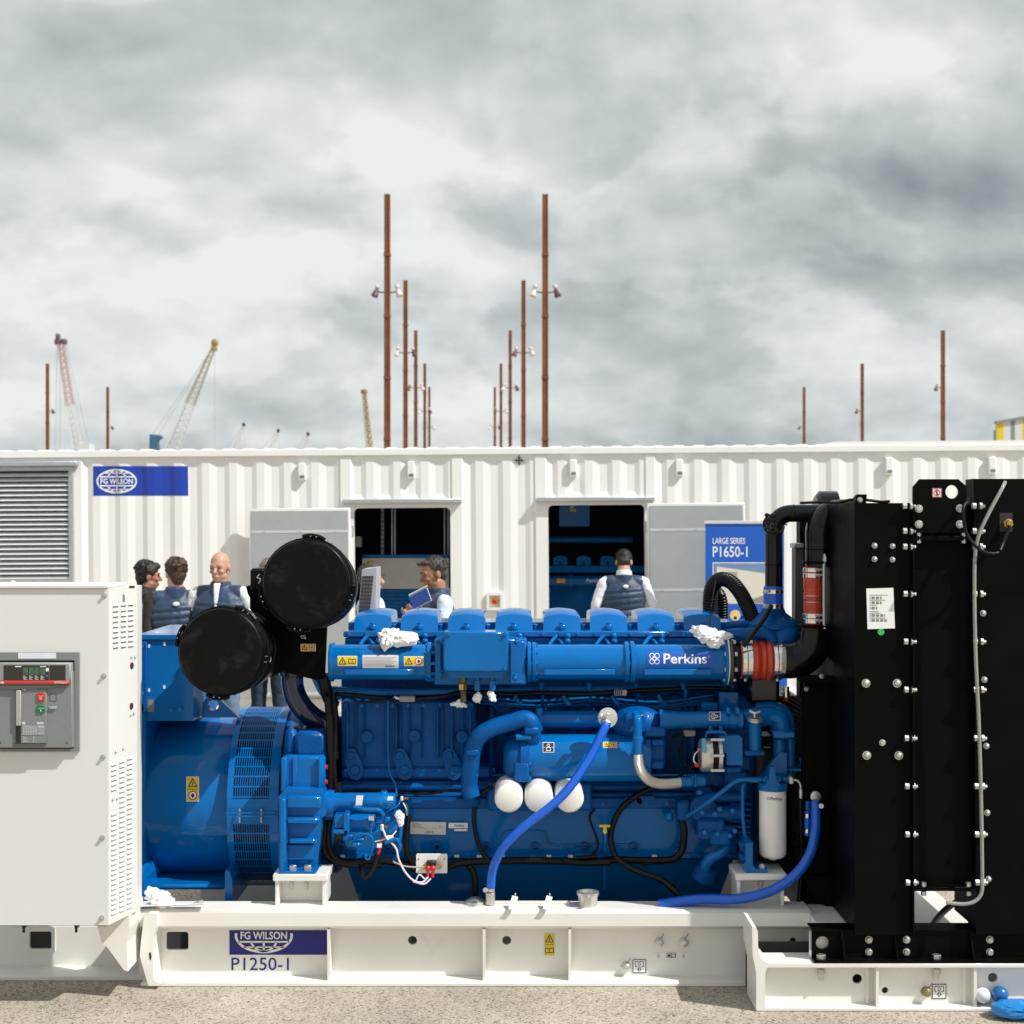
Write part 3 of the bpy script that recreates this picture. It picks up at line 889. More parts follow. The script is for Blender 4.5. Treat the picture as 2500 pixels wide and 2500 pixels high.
# ------------------------------------------------------------------ far dock cranes
def lattice(mb, a, b, w0, w1, n, r, mi=0, br=None):
    a, b = V(a), V(b); d = (b - a).normalized()
    s1 = d.cross(V((0, 1, 0))).normalized(); s2 = V((0, 1, 0))
    ring = []
    for i in range(n + 1):
        t = i / n; w_ = w0 + (w1 - w0) * t; c = a.lerp(b, t)
        ring.append([c + (s1 * p + s2 * q) * w_ / 2 for p, q in ((-1, -1), (1, -1), (1, 1), (-1, 1))])
    for k in range(4):
        mb.cyl(ring[0][k], ring[n][k], r, n=6, mi=mi)
    for i in range(n):
        for k in range(4):
            mb.cyl(ring[i][k], ring[i + 1][(k + 1) % 4], (br or r * .6), n=4, mi=mi)
            mb.cyl(ring[i + 1][k], ring[i + 1][(k + 1) % 4], (br or r * .6), n=4, mi=mi)
PALE = mat('hazed white crane paint', (0.60, 0.60, 0.595), .6, var=.1, vs=.4)  # crane colours paled and greyed to stand in for distance haze
PINK = mat('hazed red crane paint', (0.44, 0.25, 0.27), .6, var=.1, vs=.4)
TAN = mat('hazed tan crane paint', (0.50, 0.43, 0.33), .6, var=.1, vs=.4)
DKRED = mat('dark red crane head', (0.12, 0.07, 0.075), .6, var=.1)  # this and the next two colours are desaturated for haze as well
ORNG = mat('ochre crane head', (0.36, 0.23, 0.11), .6, var=.1)
CBLUE = mat('blue crane frame', (0.04, 0.12, 0.21), .6, var=.1)
WIRE = mat('steel cable', (0.28, 0.30, 0.33), .6, var=0)
Yk = 420
def crane_base(root, x, Y, m, wd=6.0):
    X = X_(x, Y)
    MB().plate([(X - wd / 2, 0), (X - wd / 3, 0), (X - wd / 4, 14), (X + wd / 4, 14), (X + wd / 3, 0), (X + wd / 2, 0), (X + wd / 3, 18), (X - wd / 3, 18)], [], Y - 2.5, Y + 2.5).build('tower_legs', m, root, 0)
    MB().box(X - wd / 2, X + wd / 2, Y - 3, Y + 3, 18, 22, .3).build('machinery_house', m, root)
rc = empty('lattice_crane', (X_(200, Yk), Yk, 0), 'red and white lattice boom crane standing at far left', 'crane', 'far dock cranes')
crane_base(rc, 205, Yk, PALE)
m1 = MB(); lattice(m1, P(200, 1130, Yk), P(171, 992, Yk), 3.0, 1.9, 9, .13); m1.build('lower_boom', PALE, rc, 0)
m1 = MB(); lattice(m1, P(171, 990, Yk), P(148, 840, Yk), 1.9, 1.3, 10, .13); m1.build('upper_boom', PINK, rc, 0)
m1 = MB(); m1.bpx(132, 146, 828, 841, Yk, Yk + 2, .2); m1.bpx(148, 160, 827, 840, Yk, Yk + 2, .2); m1.bpx(135, 143, 814, 829, Yk, Yk + 2, .2); m1.build('boom_head', DKRED, rc)
m1 = MB()
for xa, ya, xb, yb in ((139, 840, 135, 1120), (147, 840, 146, 1120), (158, 838, 206, 1090), (160, 838, 219, 1090)):
    m1.cyl(P(xa, ya, Yk), P(xb, yb, Yk), .06, n=5)
m1.build('cable', WIRE, rc)
B('counterweight_house', 188, 218, 1083, 1120, Yk - 2, Yk + 3, PALE, rc)
yc_ = empty('lattice_crane', (X_(410, Yk), Yk, 0), 'pale lattice boom crane with ochre head leaning right and blue tail frame', 'crane', 'far dock cranes')
crane_base(yc_, 410, Yk, PALE)
m1 = MB(); lattice(m1, P(417, 1105, Yk), P(463, 988, Yk), 3.4, 2.4, 8, .16); m1.build('lower_boom', PALE, yc_, 0)
m1 = MB(); lattice(m1, P(463, 988, Yk), P(521, 850, Yk), 2.4, .9, 11, .15); m1.build('upper_boom', mat('weathered tan boom', (0.36, 0.32, 0.26), .6), yc_, 0)
m1 = MB(); m1.ball(P(525, 836, Yk), (1.1, .6, 1.1), 12, 8); m1.bpx(515, 529, 842, 856, Yk - .3, Yk + 1, .2); m1.build('boom_head', ORNG, yc_)
m1 = MB()
for xa, ya, xb, yb in ((524, 845, 524, 1120), (512, 860, 388, 1060), (508, 865, 372, 1062)):
    m1.cyl(P(xa, ya, Yk), P(xb, yb, Yk), .05, n=5)
m1.build('cable', WIRE, yc_)
MB().plate([(X_(a, Yk), Z_(b, Yk)) for a, b in ((363, 1130), (384, 1130), (383, 1075), (393, 1068), (390, 1062), (365, 1060))], [], Yk, Yk + 3).build('tail_frame', CBLUE, yc_, 0)
for i, (xh, yh, xb, yb, lab) in enumerate(((595, 1037, 562, 1105, 'small far crane boom nearest the ochre headed crane'), (679, 1052, 648, 1105, 'middle of the three small far crane booms'), (752, 1060, 733, 1105, 'rightmost of the three small far crane booms'))):
    Yq = 700
    r_ = empty('distant_crane', (X_(xb, Yq), Yq, 0), lab, 'crane', 'far dock cranes')
    crane_base(r_, xb, Yq, PALE)
    m1 = MB(); lattice(m1, P(xb, yb + 20, Yq), P(xh, yh + 4, Yq), 2.4, .8, 8, .13); m1.build('boom', PALE, r_, 0)
    MB().ball(P(xh, yh, Yq), (.8, .5, 1.0), 10, 6).build('boom_head', INK, r_)
    m1 = MB(); m1.cyl(P(xh, yh, Yq), P(xh + 3, yb, Yq), .06, n=5); m1.cyl(P(xh, yh, Yq), P(xb - 18, yb, Yq), .06, n=5); m1.build('cable', WIRE, r_)
tj = empty('jib_crane', (X_(912, Yk), Yk, 0), 'single tan crane jib left of the tallest mast', 'crane', 'far dock cranes')
crane_base(tj, 914, Yk, TAN)
m1 = MB(); lattice(m1, P(908, 1140, Yk), P(890, 962, Yk), 2.1, 1.2, 12, .18, br=.16); m1.cyl(P(908, 1140, Yk), P(890, 962, Yk), .42, n=8); m1.build('jib', TAN, tj, 0)
MB().lathe(P(889, 962, Yk), (0, 0, 1), [(0, .5), (.3, .95), (1.0, .95), (1.3, .5)], 12).build('jib_head', mat('tan brown head', (0.25, 0.14, 0.06), .6), tj)

# ------------------------------------------------------------------ striped shed at the far right
Yw = 130
sh = empty('striped_shed', P(2500, 1277 + H / Yw * F, Yw), 'yellow, white and grey striped industrial building at the far right edge', 'building')
YELB = mat('yellow cladding', (0.70, 0.52, 0.015), .5); GRYB = mat('grey cladding', (0.22, 0.25, 0.25), .5); WHB = mat('pale cladding', (0.62, 0.63, 0.62), .5)
xs = [2433, 2450, 2467, 2478, 2496, 2513, 2530, 2541, 2560, 2580, 2600]
cols = [YELB, WHB, GRYB, WHB, YELB, WHB, GRYB, WHB, YELB, WHB]
for a, b, m_ in zip(xs[:-1], xs[1:], cols):
    ya, yb = 1031 - (a - 2433) * .17, 1031 - (b - 2433) * .17
    MB().plate([(X_(a, Yw), 0), (X_(b, Yw), 0), (X_(b, Yw), Z_(yb, Yw)), (X_(a, Yw), Z_(ya, Yw))], [], Yw, Yw + .3).build('cladding_panel', m_, sh, 0)
MB().plate([(X_(2431, Yw), Z_(1034, Yw)), (X_(2602, Yw), Z_(1004, Yw)), (X_(2602, Yw), Z_(998, Yw)), (X_(2431, Yw), Z_(1028, Yw))], [], Yw - .2, Yw + .5).build('roof_edge', GRYB, sh, 0)
MB().bpx(2430, 2433, 1050, 1200, Yw - .1, Yw + .4, 0).build('downpipe', GRYB, sh)
# ------------------------------------------------------------------ the generator set
gs = empty('generator_set', (0, 7.3, 0), 'blue diesel generator set on a cream skid with black radiator and cream control cabinet', 'generator')
HB, DB = hexbolt(), domebolt()
SB = hexbolt(0.009, 0.008)
# ---- skid base frame
Y0 = 6.55
ZTp, ZTl = Z_(2222, Y0), Z_(2269, Y0)
bf = MB().box(X_(318, Y0), X_(1985, Y0), Y0, Y0 + 0.17, ZTl, ZTp, 0.014).build('base_frame', CREAM, gs)
Yw_ = 6.64
def wp(x, y): return (X_(x, Yw_), Z_(y, Yw_))
holes = [rrect(X_(406, Yw_), X_(460, Yw_), Z_(2319, Yw_), Z_(2275, Yw_), .012), ngon(*wp(1007, 2296), L_(11, Yw_)), ngon(*wp(1237, 2296), L_(11, Yw_)), ngon(*wp(1936, 2297), L_(8, Yw_))]
MB().plate([(X_(340, Yw_), 0.012), (X_(2075, Yw_), 0.012), (X_(2075, Yw_), ZTl), (X_(340, Yw_), ZTl)], holes, Yw_, Yw_ + .016).build('web_plate', CREAM, bf, 0)
MB().box(X_(345, Y0), X_(2000, Y0), Y0 - .015, Yw_ + .1, 0.0, 0.018, .004).build('bottom_flange', CREAM, bf)
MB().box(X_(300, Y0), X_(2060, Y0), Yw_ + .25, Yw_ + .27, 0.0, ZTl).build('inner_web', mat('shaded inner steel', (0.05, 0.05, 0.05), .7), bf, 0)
for x in (803, 1182, 1391):
    xx = X_(x, 6.57)
    MB().add([(xx - .006, 6.555, ZTl), (xx + .006, 6.555, ZTl), (xx + .006, Yw_, ZTl), (xx - .006, Yw_, ZTl), (xx - .006, 6.565, .018), (xx + .006, 6.565, .018), (xx + .006, Yw_, .018), (xx - .006, Yw_, .018)], [(0, 4, 5, 1), (1, 5, 6, 2), (0, 3, 7, 4)]).build('stiffener', CREAM, bf, 0)
# lifting lug plate at the left end of the skid
Ye_ = 6.50
def pp(pts, Y): return [(X_(a, Y), Z_(b, Y)) for a, b in pts]
MB().plate(pp([(352, 2236), (362, 2231), (383, 2232), (383, 2262), (373, 2290), (375, 2392), (392, 2402), (388, 2407), (362, 2407), (341, 2333), (344, 2300)], Ye_), [ngon(*[X_(366, Ye_), Z_(2335, Ye_)], L_(4, Ye_), 10, L_(11, Ye_))], Ye_, Yw_).build('lug_plate', CREAM, bf, 0)
# skid continued under the cabinet
Yu = 6.78
MB().plate(pp([(-160, 2262), (352, 2262), (352, 2396), (-160, 2396)], Yu), [rrect(X_(72, Yu), X_(128, Yu), Z_(2317, Yu), Z_(2272, Yu), .012)], Yu, Yu + .015).build('web_plate', CREAM, bf, 0)
MB().plate(pp([(66, 2266), (134, 2266), (134, 2323), (66, 2323)], Yu - .006), [rrect(X_(73, Yu), X_(127, Yu), Z_(2316, Yu), Z_(2273, Yu), .01)], Yu - .008, Yu).build('hole_frame', CREAM, bf, 0)
MB().box(X_(-160, Yu), X_(352, 6.55), 6.62, Yu + .1, 0, .02, .004).build('bottom_flange', CREAM, bf)
MB().box(X_(-160, Yu), X_(350, Yu), Yu + .2, Yu + .21, 0, .4).build('inner_web', MATS['shaded inner steel'], bf, 0)
MB().plate(pp([(237, 2262), (260, 2262), (316, 2221), (316, 2268), (309, 2305), (312, 2372), (302, 2368), (260, 2310), (250, 2306)], 6.36), [], 6.36, 6.6).build('gusset', CREAM, bf, 0)
# printed marks on the skid
fm = lambda x, y, l: P(x, y, Yw_ - 0.002 - 0.0009 * l)
s = Sheet(fm); s.rect(560, 2271, 799, 2331, 0, 0)
fgw_logo(s, 644, 2284, 71, 43, 1, 1, True)
s.build('logo_sticker', [NAVY, mat('sticker white', (0.74, 0.72, 0.66), .5)], bf)
s = Sheet(fm); s.text('P1250', 565, 2338, 705, 2369, 0, 0); s.build('model_number', [NAVY], bf)
warn('book_label', bf, fm, 1328, 2278, 1355, 2334, True)
def drain_label(par, mapf, x0, y0, x1, y1):
    s = Sheet(mapf); s.rect(x0, y0, x1, y1, 0, 0)
    w_ = (x1 - x0); cx = (x0 + x1) / 2
    s.line([(x0 + .04 * w_, y0 + .04 * w_), (x1 - .04 * w_, y0 + .04 * w_), (x1 - .04 * w_, y1 - .04 * w_), (x0 + .04 * w_, y1 - .04 * w_)], w_ * .05, 1, 1, True)
    s.line([(cx - .15 * w_, y0 + .55 * w_), (x0 + .2 * w_, y0 + .5 * w_), (x0 + .2 * w_, y0 + .18 * w_), (x1 - .2 * w_, y0 + .18 * w_), (x1 - .2 * w_, y0 + .5 * w_), (cx + .15 * w_, y0 + .55 * w_)], w_ * .045, 1, 1)
    s.ring(cx, y0 + .38 * w_, .1 * w_, .13 * w_, .04 * w_, 1, 1, 14)
    s.line([(cx - .05 * w_, y0 + .55 * w_), (cx - .05 * w_, y0 + .72 * w_), (cx - .14 * w_, y0 + .7 * w_), (cx, y0 + .87 * w_), (cx + .14 * w_, y0 + .7 * w_), (cx + .05 * w_, y0 + .72 * w_), (cx + .05 * w_, y0 + .55 * w_)], w_ * .04, 1, 1)
    return s.build('drain_label', [WHITE, INK], par)
drain_label(bf, fm, 1544, 2342, 1578, 2376)
s = Sheet(fm)
for x in (1597, 1658):
    s.rect(x, 2327, x + 23, 2340, 0, 0); s.ring(x + 11, 2334, 3, 4, 1, 1, 1, 10)
s.rect(1627, 2326, 1650, 2339, 0, 0); s.line([(1628, 2327), (1649, 2327), (1649, 2338), (1628, 2338)], 1, 1, 1, True); s.line([(1638, 2327), (1638, 2338)], 1.5, 1, 1); s.rect(1630, 2330, 1636, 2336, 1, 1); s.line([(1640, 2330), (1648, 2330), (1648, 2336), (1640, 2336)], 1, 1, 1, True)
s.build('port_labels', [WHITE, INK], bf)
def plug(x, y, Y, par, m=ALU):
    a = P(x, y, Y); o = MB().lathe(a, (0, -1, 0), [(0, .022), (.006, .022), (.0065, .019), (.02, .019), (.022, .016), (.034, .015), (.036, .012)], 8).build('drain_plug', m, par)
    MB().tube([a + V((.0, -.02, .018)), a + V((.01, -.03, .03)), a + V((.018, -.03, .045))], .0015, 5).build('seal_wire', INK, o)
for x, y in ((1609, 2299), (1669, 2299), (1528, 2359)): plug(x, y, Yw_, bf)
# mounting blocks on the skid
def mount(x0, x1, y0, y1, Y, bolts):
    o = MB().bpx(x0, x1, y0, y0 + 17, Y, Y + .2, .004).build('mount_block', CREAM, gs)
    zb = ZTp + .0005
    zt = Z_(y0 + 17, Y)
    for a, b in ((x0 + 5, x0 + 14), (x1 - 14, x1 - 5)):
        MB().box(X_(a, Y), X_(b, Y), Y + .01, Y + .19, zb, zt, .002).build('mount_leg', CREAM, o)
    MB().box(X_(x0 + 14, Y), X_(x1 - 14, Y), Y + .09, Y + .1, zb, zt).build('mount_back', CREAM, o, 0)
    for x in bolts:
        MB().cyl(P(x, y0 + 18, Y + .045), P(x, y0 + 27, Y + .045), .012, n=6).build('nut', STEEL, o)
        MB().cyl(P(x, y0 + 27, Y + .045), P(x, y0 + 37, Y + .045), .0075, n=10).build('bolt_end', ALU, o)
mount(666, 800, 2135, 2207, 6.62, (712, 748))
mount(1795, 1921, 2133, 2207, 6.62, (1858,))
# fittings along the skid top
VC('hose_stub', 1197, 2178, 2208, 12, 6.64, ALU, bf, 12)
HC('drain_rail', 1170, 1392, 2206, 7, 6.66, mat('pale cast rail', (0.6, .58, .52), .5), bf, 12)
for x in (1253, 1337):
    o = MB().add([P(x - 12, 2219, 6.53), P(x + 3, 2221, 6.53), P(x + 12, 2190, 6.6), P(x - 2, 2186, 6.6), P(x - 12, 2219, 6.534), P(x + 3, 2221, 6.534), P(x + 12, 2190, 6.604), P(x - 2, 2186, 6.604)], [(0, 1, 2, 3), (7, 6, 5, 4), (0, 4, 5, 1), (1, 5, 6, 2), (2, 6, 7, 3), (3, 7, 4, 0)]).build('paper_tag', WHITE, bf, 0)
    VC('tag_stud', x + 5, 2180, 2190, 2.2, 6.6, STEEL, bf, 8)
a_ = P(1435, 2212, 6.62); MB().lathe(a_, (0, 0, 1), [(0, .04), (.045, .044), (.055, .05), (.064, .05), (.066, .036), (.03, .03)], 20).build('filler_cup', ALU, bf)
MB().cyl(P(1435, 2196, 6.57), P(1435, 2196, 6.55), .008, n=12).build('cup_emblem', STEEL, bf)
MB().lathe(P(1160, 2210, 6.66), (0, 0, 1), [(0, .05), (.02, .045), (.035, .02)], 14).build('pipe_fitting', ALU, bf)

# ---- radiator skid and feet
Yr = 6.21
zf = Z_(2352, Yr); zl = Z_(2364, Yr)
rf_ = MB().box(X_(1852, Yr), X_(2640, Yr), Yr, Yr + .16, zl, zf, .004).build('radiator_skid', CREAM, gs)
Yq = Yr + .055
MB().plate([(X_(1855, Yq), .012), (X_(2640, Yq), .012), (X_(2640, Yq), zl), (X_(1855, Yq), zl)], [ngon(X_(2093, Yq), Z_(2390, Yq), L_(12, Yq)), ngon(X_(2161, Yq), Z_(2418, Yq), L_(8, Yq)), ngon(X_(2424, Yq), Z_(2387, Yq), L_(12, Yq))], Yq, Yq + .014).build('web_plate', CREAM, rf_, 0)
MB().box(X_(1845, Yr), X_(2640, Yr), Yr - .005, Yq + .1, 0, .016, .004).build('bottom_flange', CREAM, rf_)
MB().box(X_(1850, Yr), X_(2640, Yr), Yq + .26, Yq + .27, 0, .2).build('inner_web', MATS['shaded inner steel'], rf_, 0)
for x in (2142, 2381):
    xx = X_(x, Yr + .01); MB().box(xx - .006, xx + .006, Yr + .008, Yq, .017, zl).build('stiffener', CREAM, rf_)
    MB().box(xx - .04, xx - .028, Yq - .012, Yq, .017, zl).build('weld_strip', CREAM, rf_)
# stepped end plate
mb = MB()
prof = pp([(1846, 2468), (1868, 2468), (1868, 2376), (1876, 2352), (1862, 2345), (1851, 2325), (1850, 2274), (1846, 2264), (1836, 2262), (1837, 2330), (1846, 2375)], Yr)
mb.plate(prof, [], Yr - .004, Yr + .24)
mb.build('end_plate', CREAM, rf_, 0)
drain_label(rf_, lambda x, y, l: P(x, y, Yq - .002 - .0009 * l), 2275, 2402, 2311, 2439)
plug(2260, 2420, Yq, rf_, mat('dull brass plug', (.36, .30, .16), .45, metal=.8))
for x in (2005, 2286):
    MB().cyl(P(x, 2344, Yr + .03), P(x, 2330, Yr + .03), .019, n=6, ch=.002).build('foundation_bolt', STEEL, rf_)
    MB().cyl(P(x, 2365, Yr + .03), P(x, 2376, Yr + .03), .018, n=6).build('nut', STEEL, rf_)
    MB().cyl(P(x, 2376, Yr + .03), P(x, 2394, Yr + .03), .0105, n=12).build('bolt_end', ALU, rf_)
# sloping-back cross member seen between engine and radiator, and the far rail of the skid
zc_ = Z_(2272, 6.45)
MB().add([(X_(1985, 6.5), 6.45, zc_ + .04), (X_(2070, 6.45), 6.45, zc_ + .04), (X_(2070, 6.45), 8.0, zc_ + .04), (X_(1985, 6.5), 8.0, zc_ + .04), (X_(1985, 6.5), 6.45, zc_ - .02), (X_(2070, 6.45), 6.45, zc_ - .02), (X_(2070, 6.45), 8.0, zc_ - .02), (X_(1985, 6.5), 8.0, zc_ - .02)], [(0, 1, 2, 3), (0, 4, 5, 1), (1, 5, 6, 2), (0, 3, 7, 4)]).build('cross_member', CREAM, bf, 0)
MB().cyl(P(2045, 2268, 6.4485), P(2045, 2268, 6.447), .008, n=12).build('lug_hole', INK, bf)
MB().box(X_(318, Y0), X_(2070, 6.45), 8.0, 8.2, 0, ZTp, .01).build('rear_beam', CREAM, bf)
MB().box(X_(2070, 6.45), 2.2, 8.2, 8.4, 0, zf, .01).build('rear_radiator_beam', CREAM, bf)
MB().box(X_(318, Y0), X_(1985, Y0), 7.5, 7.55, .05, .1).build('sump_tray', MATS['shaded inner steel'], bf, 0)

# ---- black radiator
Yp = 6.225
rad_c = mb = MB()
ch_z0, ch_z1 = zf + .001, Z_(2280, Yr)
mb.plate([(X_(1988, Yr), ch_z0), (X_(2640, Yr), ch_z0), (X_(2640, Yr), ch_z1), (X_(1988, Yr), ch_z1)], [ngon(X_(2014, Yr), Z_(2310, Yr), L_(16, Yr), 24)], Yr + .05, Yr + .06)
mb.box(X_(1988, Yr), X_(2640, Yr), Yr + .001, Yr + .05, ch_z0, ch_z0 + .01)
mb.box(X_(1988, Yr), X_(2640, Yr), Yr + .04, Yr + .15, ch_z1, ch_z1 + .006)
rc_ = mb.build('radiator_foot_channel', BLACK, gs, 0)
for x in (2057, 2186, 2372):
    xx = X_(x, Yr + .02); MB().add([(xx - .004, Yr + .035, ch_z1), (xx + .004, Yr + .035, ch_z1), (xx + .012, Yr + .004, ch_z0 + .01), (xx + .004, Yr + .004, ch_z0 + .01), (xx - .004, Yr + .05, ch_z1), (xx + .004, Yr + .05, ch_z1), (xx + .012, Yr + .05, ch_z0 + .01), (xx + .004, Yr + .05, ch_z0 + .01)], [(0, 3, 2, 1), (1, 2, 6, 5), (0, 4, 7, 3)]).build('stiffener', BLACK, rc_, 0)
for x in (2121, 2213, 2416):
    for y in (2294, 2324):
        inst('bolt', HB, P(x, y, Yr + .05), rc_, (0, random.random(), 0))
MB().box(X_(1985, Yr), X_(2050, Yr), Yr + .075, Yr + .085, ch_z0, ch_z1 - .01).build('pale_backing', CREAM, rc_, 0)
MB().box(X_(2225, 6.5), 2.12, 6.5, 8.0, .16, .19, .004).build('tray_plate', CREAM, rf_, 0)
# side panels
lp = MB().plate(pp([(2088, 2283), (2228, 2283), (2222, 1228), (2086, 1228)], Yp), [], Yp, Yp + .012).build('radiator_side_panel', BLACK, gs, 0)
MB().box(X_(2088, Yp), X_(2088, Yp) + .006, Yp + .012, 7.0, ch_z1, Z_(1228, Yp)).build('panel_return', BLACK, lp, 0)
MB().box(X_(2224, Yp), X_(2228, Yp), Yp - .03, Yp + .05, ch_z1, Z_(1228, Yp)).build('seam_flange', BLACK, lp, 0)
mp_ = MB().plate(pp([(2229, 2170), (2378, 2170), (2378, 1316), (2229, 1316)], Yp + .02), [], Yp + .03, Yp + .04).build('radiator_centre_panel', BLACK, gs, 0)
MB().bpx(2232, 2375, 2166, 2176, Yp - .02, Yp + .03, .002).build('lower_flange', BLACK, mp_)
MB().bpx(2232, 2375, 1308, 1320, Yp - .02, Yp + .03, .002).build('upper_flange', BLACK, mp_)
lf = MB().plate(pp([(2228, 1300), (2358, 1300), (2358, 1188), (2338, 1170), (2244, 1170), (2228, 1189)], Yp - .01), [ngon(X_(2321, Yp), Z_(1201, Yp), L_(16.5, Yp), 28)], Yp - .022, Yp - .004).build('lifting_plate', BLACK, gs, 0)
rp = MB().plate(pp([(2384, 2280), (2660, 2280), (2660, 1169), (2378, 1169)], Yp), [], Yp, Yp + .012).build('radiator_header_panel', BLACK, gs, 0)
MB().plate(pp([(2381, 2280), (2384, 2280), (2379, 1169), (2375, 1169)], Yp), [], Yp - .012, Yp + .1).build('seam_flange', BLACK, rp, 0)
# mass of the radiator behind the panels (core, header, top)
core = MB()
core.box(X_(2222, Yp), 2.3, Yp + .06, 7.55, Z_(2150, Yp), Z_(1232, Yp)); core.box(X_(2395, Yp), 2.3, Yp + .02, 6.6, ch_z1, Z_(1240, Yp))
core.box(X_(2092, Yp), X_(2225, Yp), Yp + .02, 6.3, ch_z1, Z_(1230, Yp)); core.box(X_(2092, Yp), X_(2225, Yp), 7.46, 7.55, ch_z1, Z_(1230, Yp))
core.build('radiator_core', BLACK, gs, 0)
cp = core
# bolts along the seams
for x, Ym in ((2214, Yp), (2383, Yp)):
    for y in (1236, 1297, 1335, 1450, 1566, 1683, 1801, 1918, 2035, 2152):
        xx = X_(x + (y - 1236) * .008, Ym); z = Z_(y, Ym)
        o = MB().cyl((xx - .022, Ym - .018, z), (xx - .006, Ym - .018, z), .0135, n=6).build('seam_bolt', STEEL, lp if x < 2300 else rp)
        MB().cyl((xx + .008, Ym - .018, z), (xx + .019, Ym - .018, z), .015, n=6).cyl((xx + .019, Ym - .018, z), (xx + .03, Ym - .018, z), .008, n=8).build('seam_nut', STEEL, o)
for x, y in ((2135, 1332), (2179, 1333), (2135, 1365), (2179, 1366)): inst('bolt', domebolt(.0115), P(x, y, Yp), lp)
BB = domebolt(.0175)
for x, y in ((2114, 1668), (2190, 1668), (2116, 1844), (2194, 1844)): inst('bolt', BB, P(x, y, Yp), lp)
inst('bolt', hexbolt(.014), P(2154, 1813, Yp), lp).data.materials[0] = ALU
for x, y in ((2243, 1242), (2343, 1241), (2243, 1280), (2343, 1280)): inst('bolt', hexbolt(.017), P(x, y, Yp - .022), lf)
for x, y in ((2396, 1336), (2400, 1497), (2403, 1659), (2408, 1821), (2410, 1984), (2413, 2146)): inst('bolt', domebolt(.0125), P(x, y, Yp), rp)
for x in (2243, 2352):
    for y, q in ((1307, 0), (1322, 0), (2160, 1), (2182, 1)):
        MB().cyl(P(x + (12 if q else 0), y - 6, Yp - .01), P(x + (12 if q else 0), y + 4, Yp - .01), .011, n=6).build('flange_bolt', STEEL, mp_)
s = Sheet(flatmap(Yp - .022)); s.rect(2276, 1192, 2299, 1214, 0); s.line([(2277, 1193), (2298, 1193), (2298, 1213), (2277, 1213)], 1.2, 1, 1, True); s.ring(2287.5, 1203, 8, 8, 1.6, 1, 1); s.line([(2282, 1198), (2293, 1209)], 1.5, 1, 1); s.rect(2286, 1197, 2289, 1209, 2, 1); s.build('no_lift_label', [WHITE, REDP, INK], lf)
s = Sheet(flatmap(Yp)); s.poly([(2115, 1437), (2181, 1435), (2185, 1534), (2118, 1536)], 0)
for j, (y, n_) in enumerate(((1456, 14), (1468, 14), (1481, 9), (1499, 18), (1511, 20))):
    for k in range(n_):
        if (k * 7 + j * 5) % 5 != 2: s.rect(2124 + k * 2.1, y, 2125 + k * 2.1 + .5 * ((k * 3) % 3), y + 7, 1, 1)
for y, xe in ((1452, 2168), (1464.5, 2162), (1477, 2140), (1492, 2146), (1496, 2150), (1508, 2160)): s.rect(2123, y, xe, y + 1.3, 2, 1)
s.build('barcode_label', [WHITE, INK, INKG], lp)
s = Sheet(flatmap(Yp)); s.disc(2151, 1543, 8, 8, 0); s.build('green_dot', [GREEND], lp)
T('drain_tube', [(2454, 1177, 6.18), (2444, 1197, 6.15), (2416, 1249, 6.14), (2392, 1300, 6.14), (2381, 1350, 6.145), (2379, 1449, 6.15), (2382, 1600, 6.15), (2389, 1750, 6.15), (2394, 1900, 6.15), (2397, 2050, 6.15), (2398, 2150, 6.15), (2396, 2180, 6.15), (2382, 2199, 6.15), (2355, 2207, 6.15), (2311, 2204, 6.15)], 4.6, CLEAR, rp, 10)
T('sensor_cable', [(2367, 1219, 6.2), (2356, 1230, 6.16), (2351, 1255, 6.14), (2360, 1302, 6.13), (2385, 1336, 6.12), (2410, 1350, 6.13), (2437, 1349, 6.15), (2447, 1330, 6.17), (2456, 1310, 6.18), (2465, 1283, 6.19)], 4.2, RUB, rp, 10)
T('cable_sleeve', [(2441, 1345, 6.15), (2449, 1325, 6.17), (2458, 1303, 6.18)], 6.2, RUB, rp, 10)
MB().lathe(P(2460, 1278, Yp), (0, -1, 0), [(0, .021), (.012, .021), (.014, .016), (.03, .014)], 6).build('brass_fitting', BRASS, rp)
MB().bpx(2441, 2472, 1252, 1298, Yp - .002, Yp + .002, 0).build('dark_pad', INK, rp)
T('drain_hose', [(2262, 2282, 6.5), (2290, 2240, 6.7), (2320, 2212, 6.8), (2348, 2195, 6.85), (2350, 2180, 6.9)], 8, RUB, rp, 10)
# top bracket and cable clips on the left panel
o = MB().plate(pp([(2086, 1228), (2112, 1228), (2114, 1207), (2092, 1207), (2086, 1214)], 6.3), [], 6.28, 6.32).build('top_bracket', BLACK, lp, 0)
inst('bolt', hexbolt(.012), P(2099, 1221, 6.28), lp)
T('top_cable', [(1955, 1228, 6.6), (2005, 1226, 6.5), (2050, 1226, 6.5), (2078, 1220, 6.5), (2110, 1220, 6.5), (2150, 1225, 6.5), (2172, 1224, 6.5)], 3.5, RUB, lp, 8)
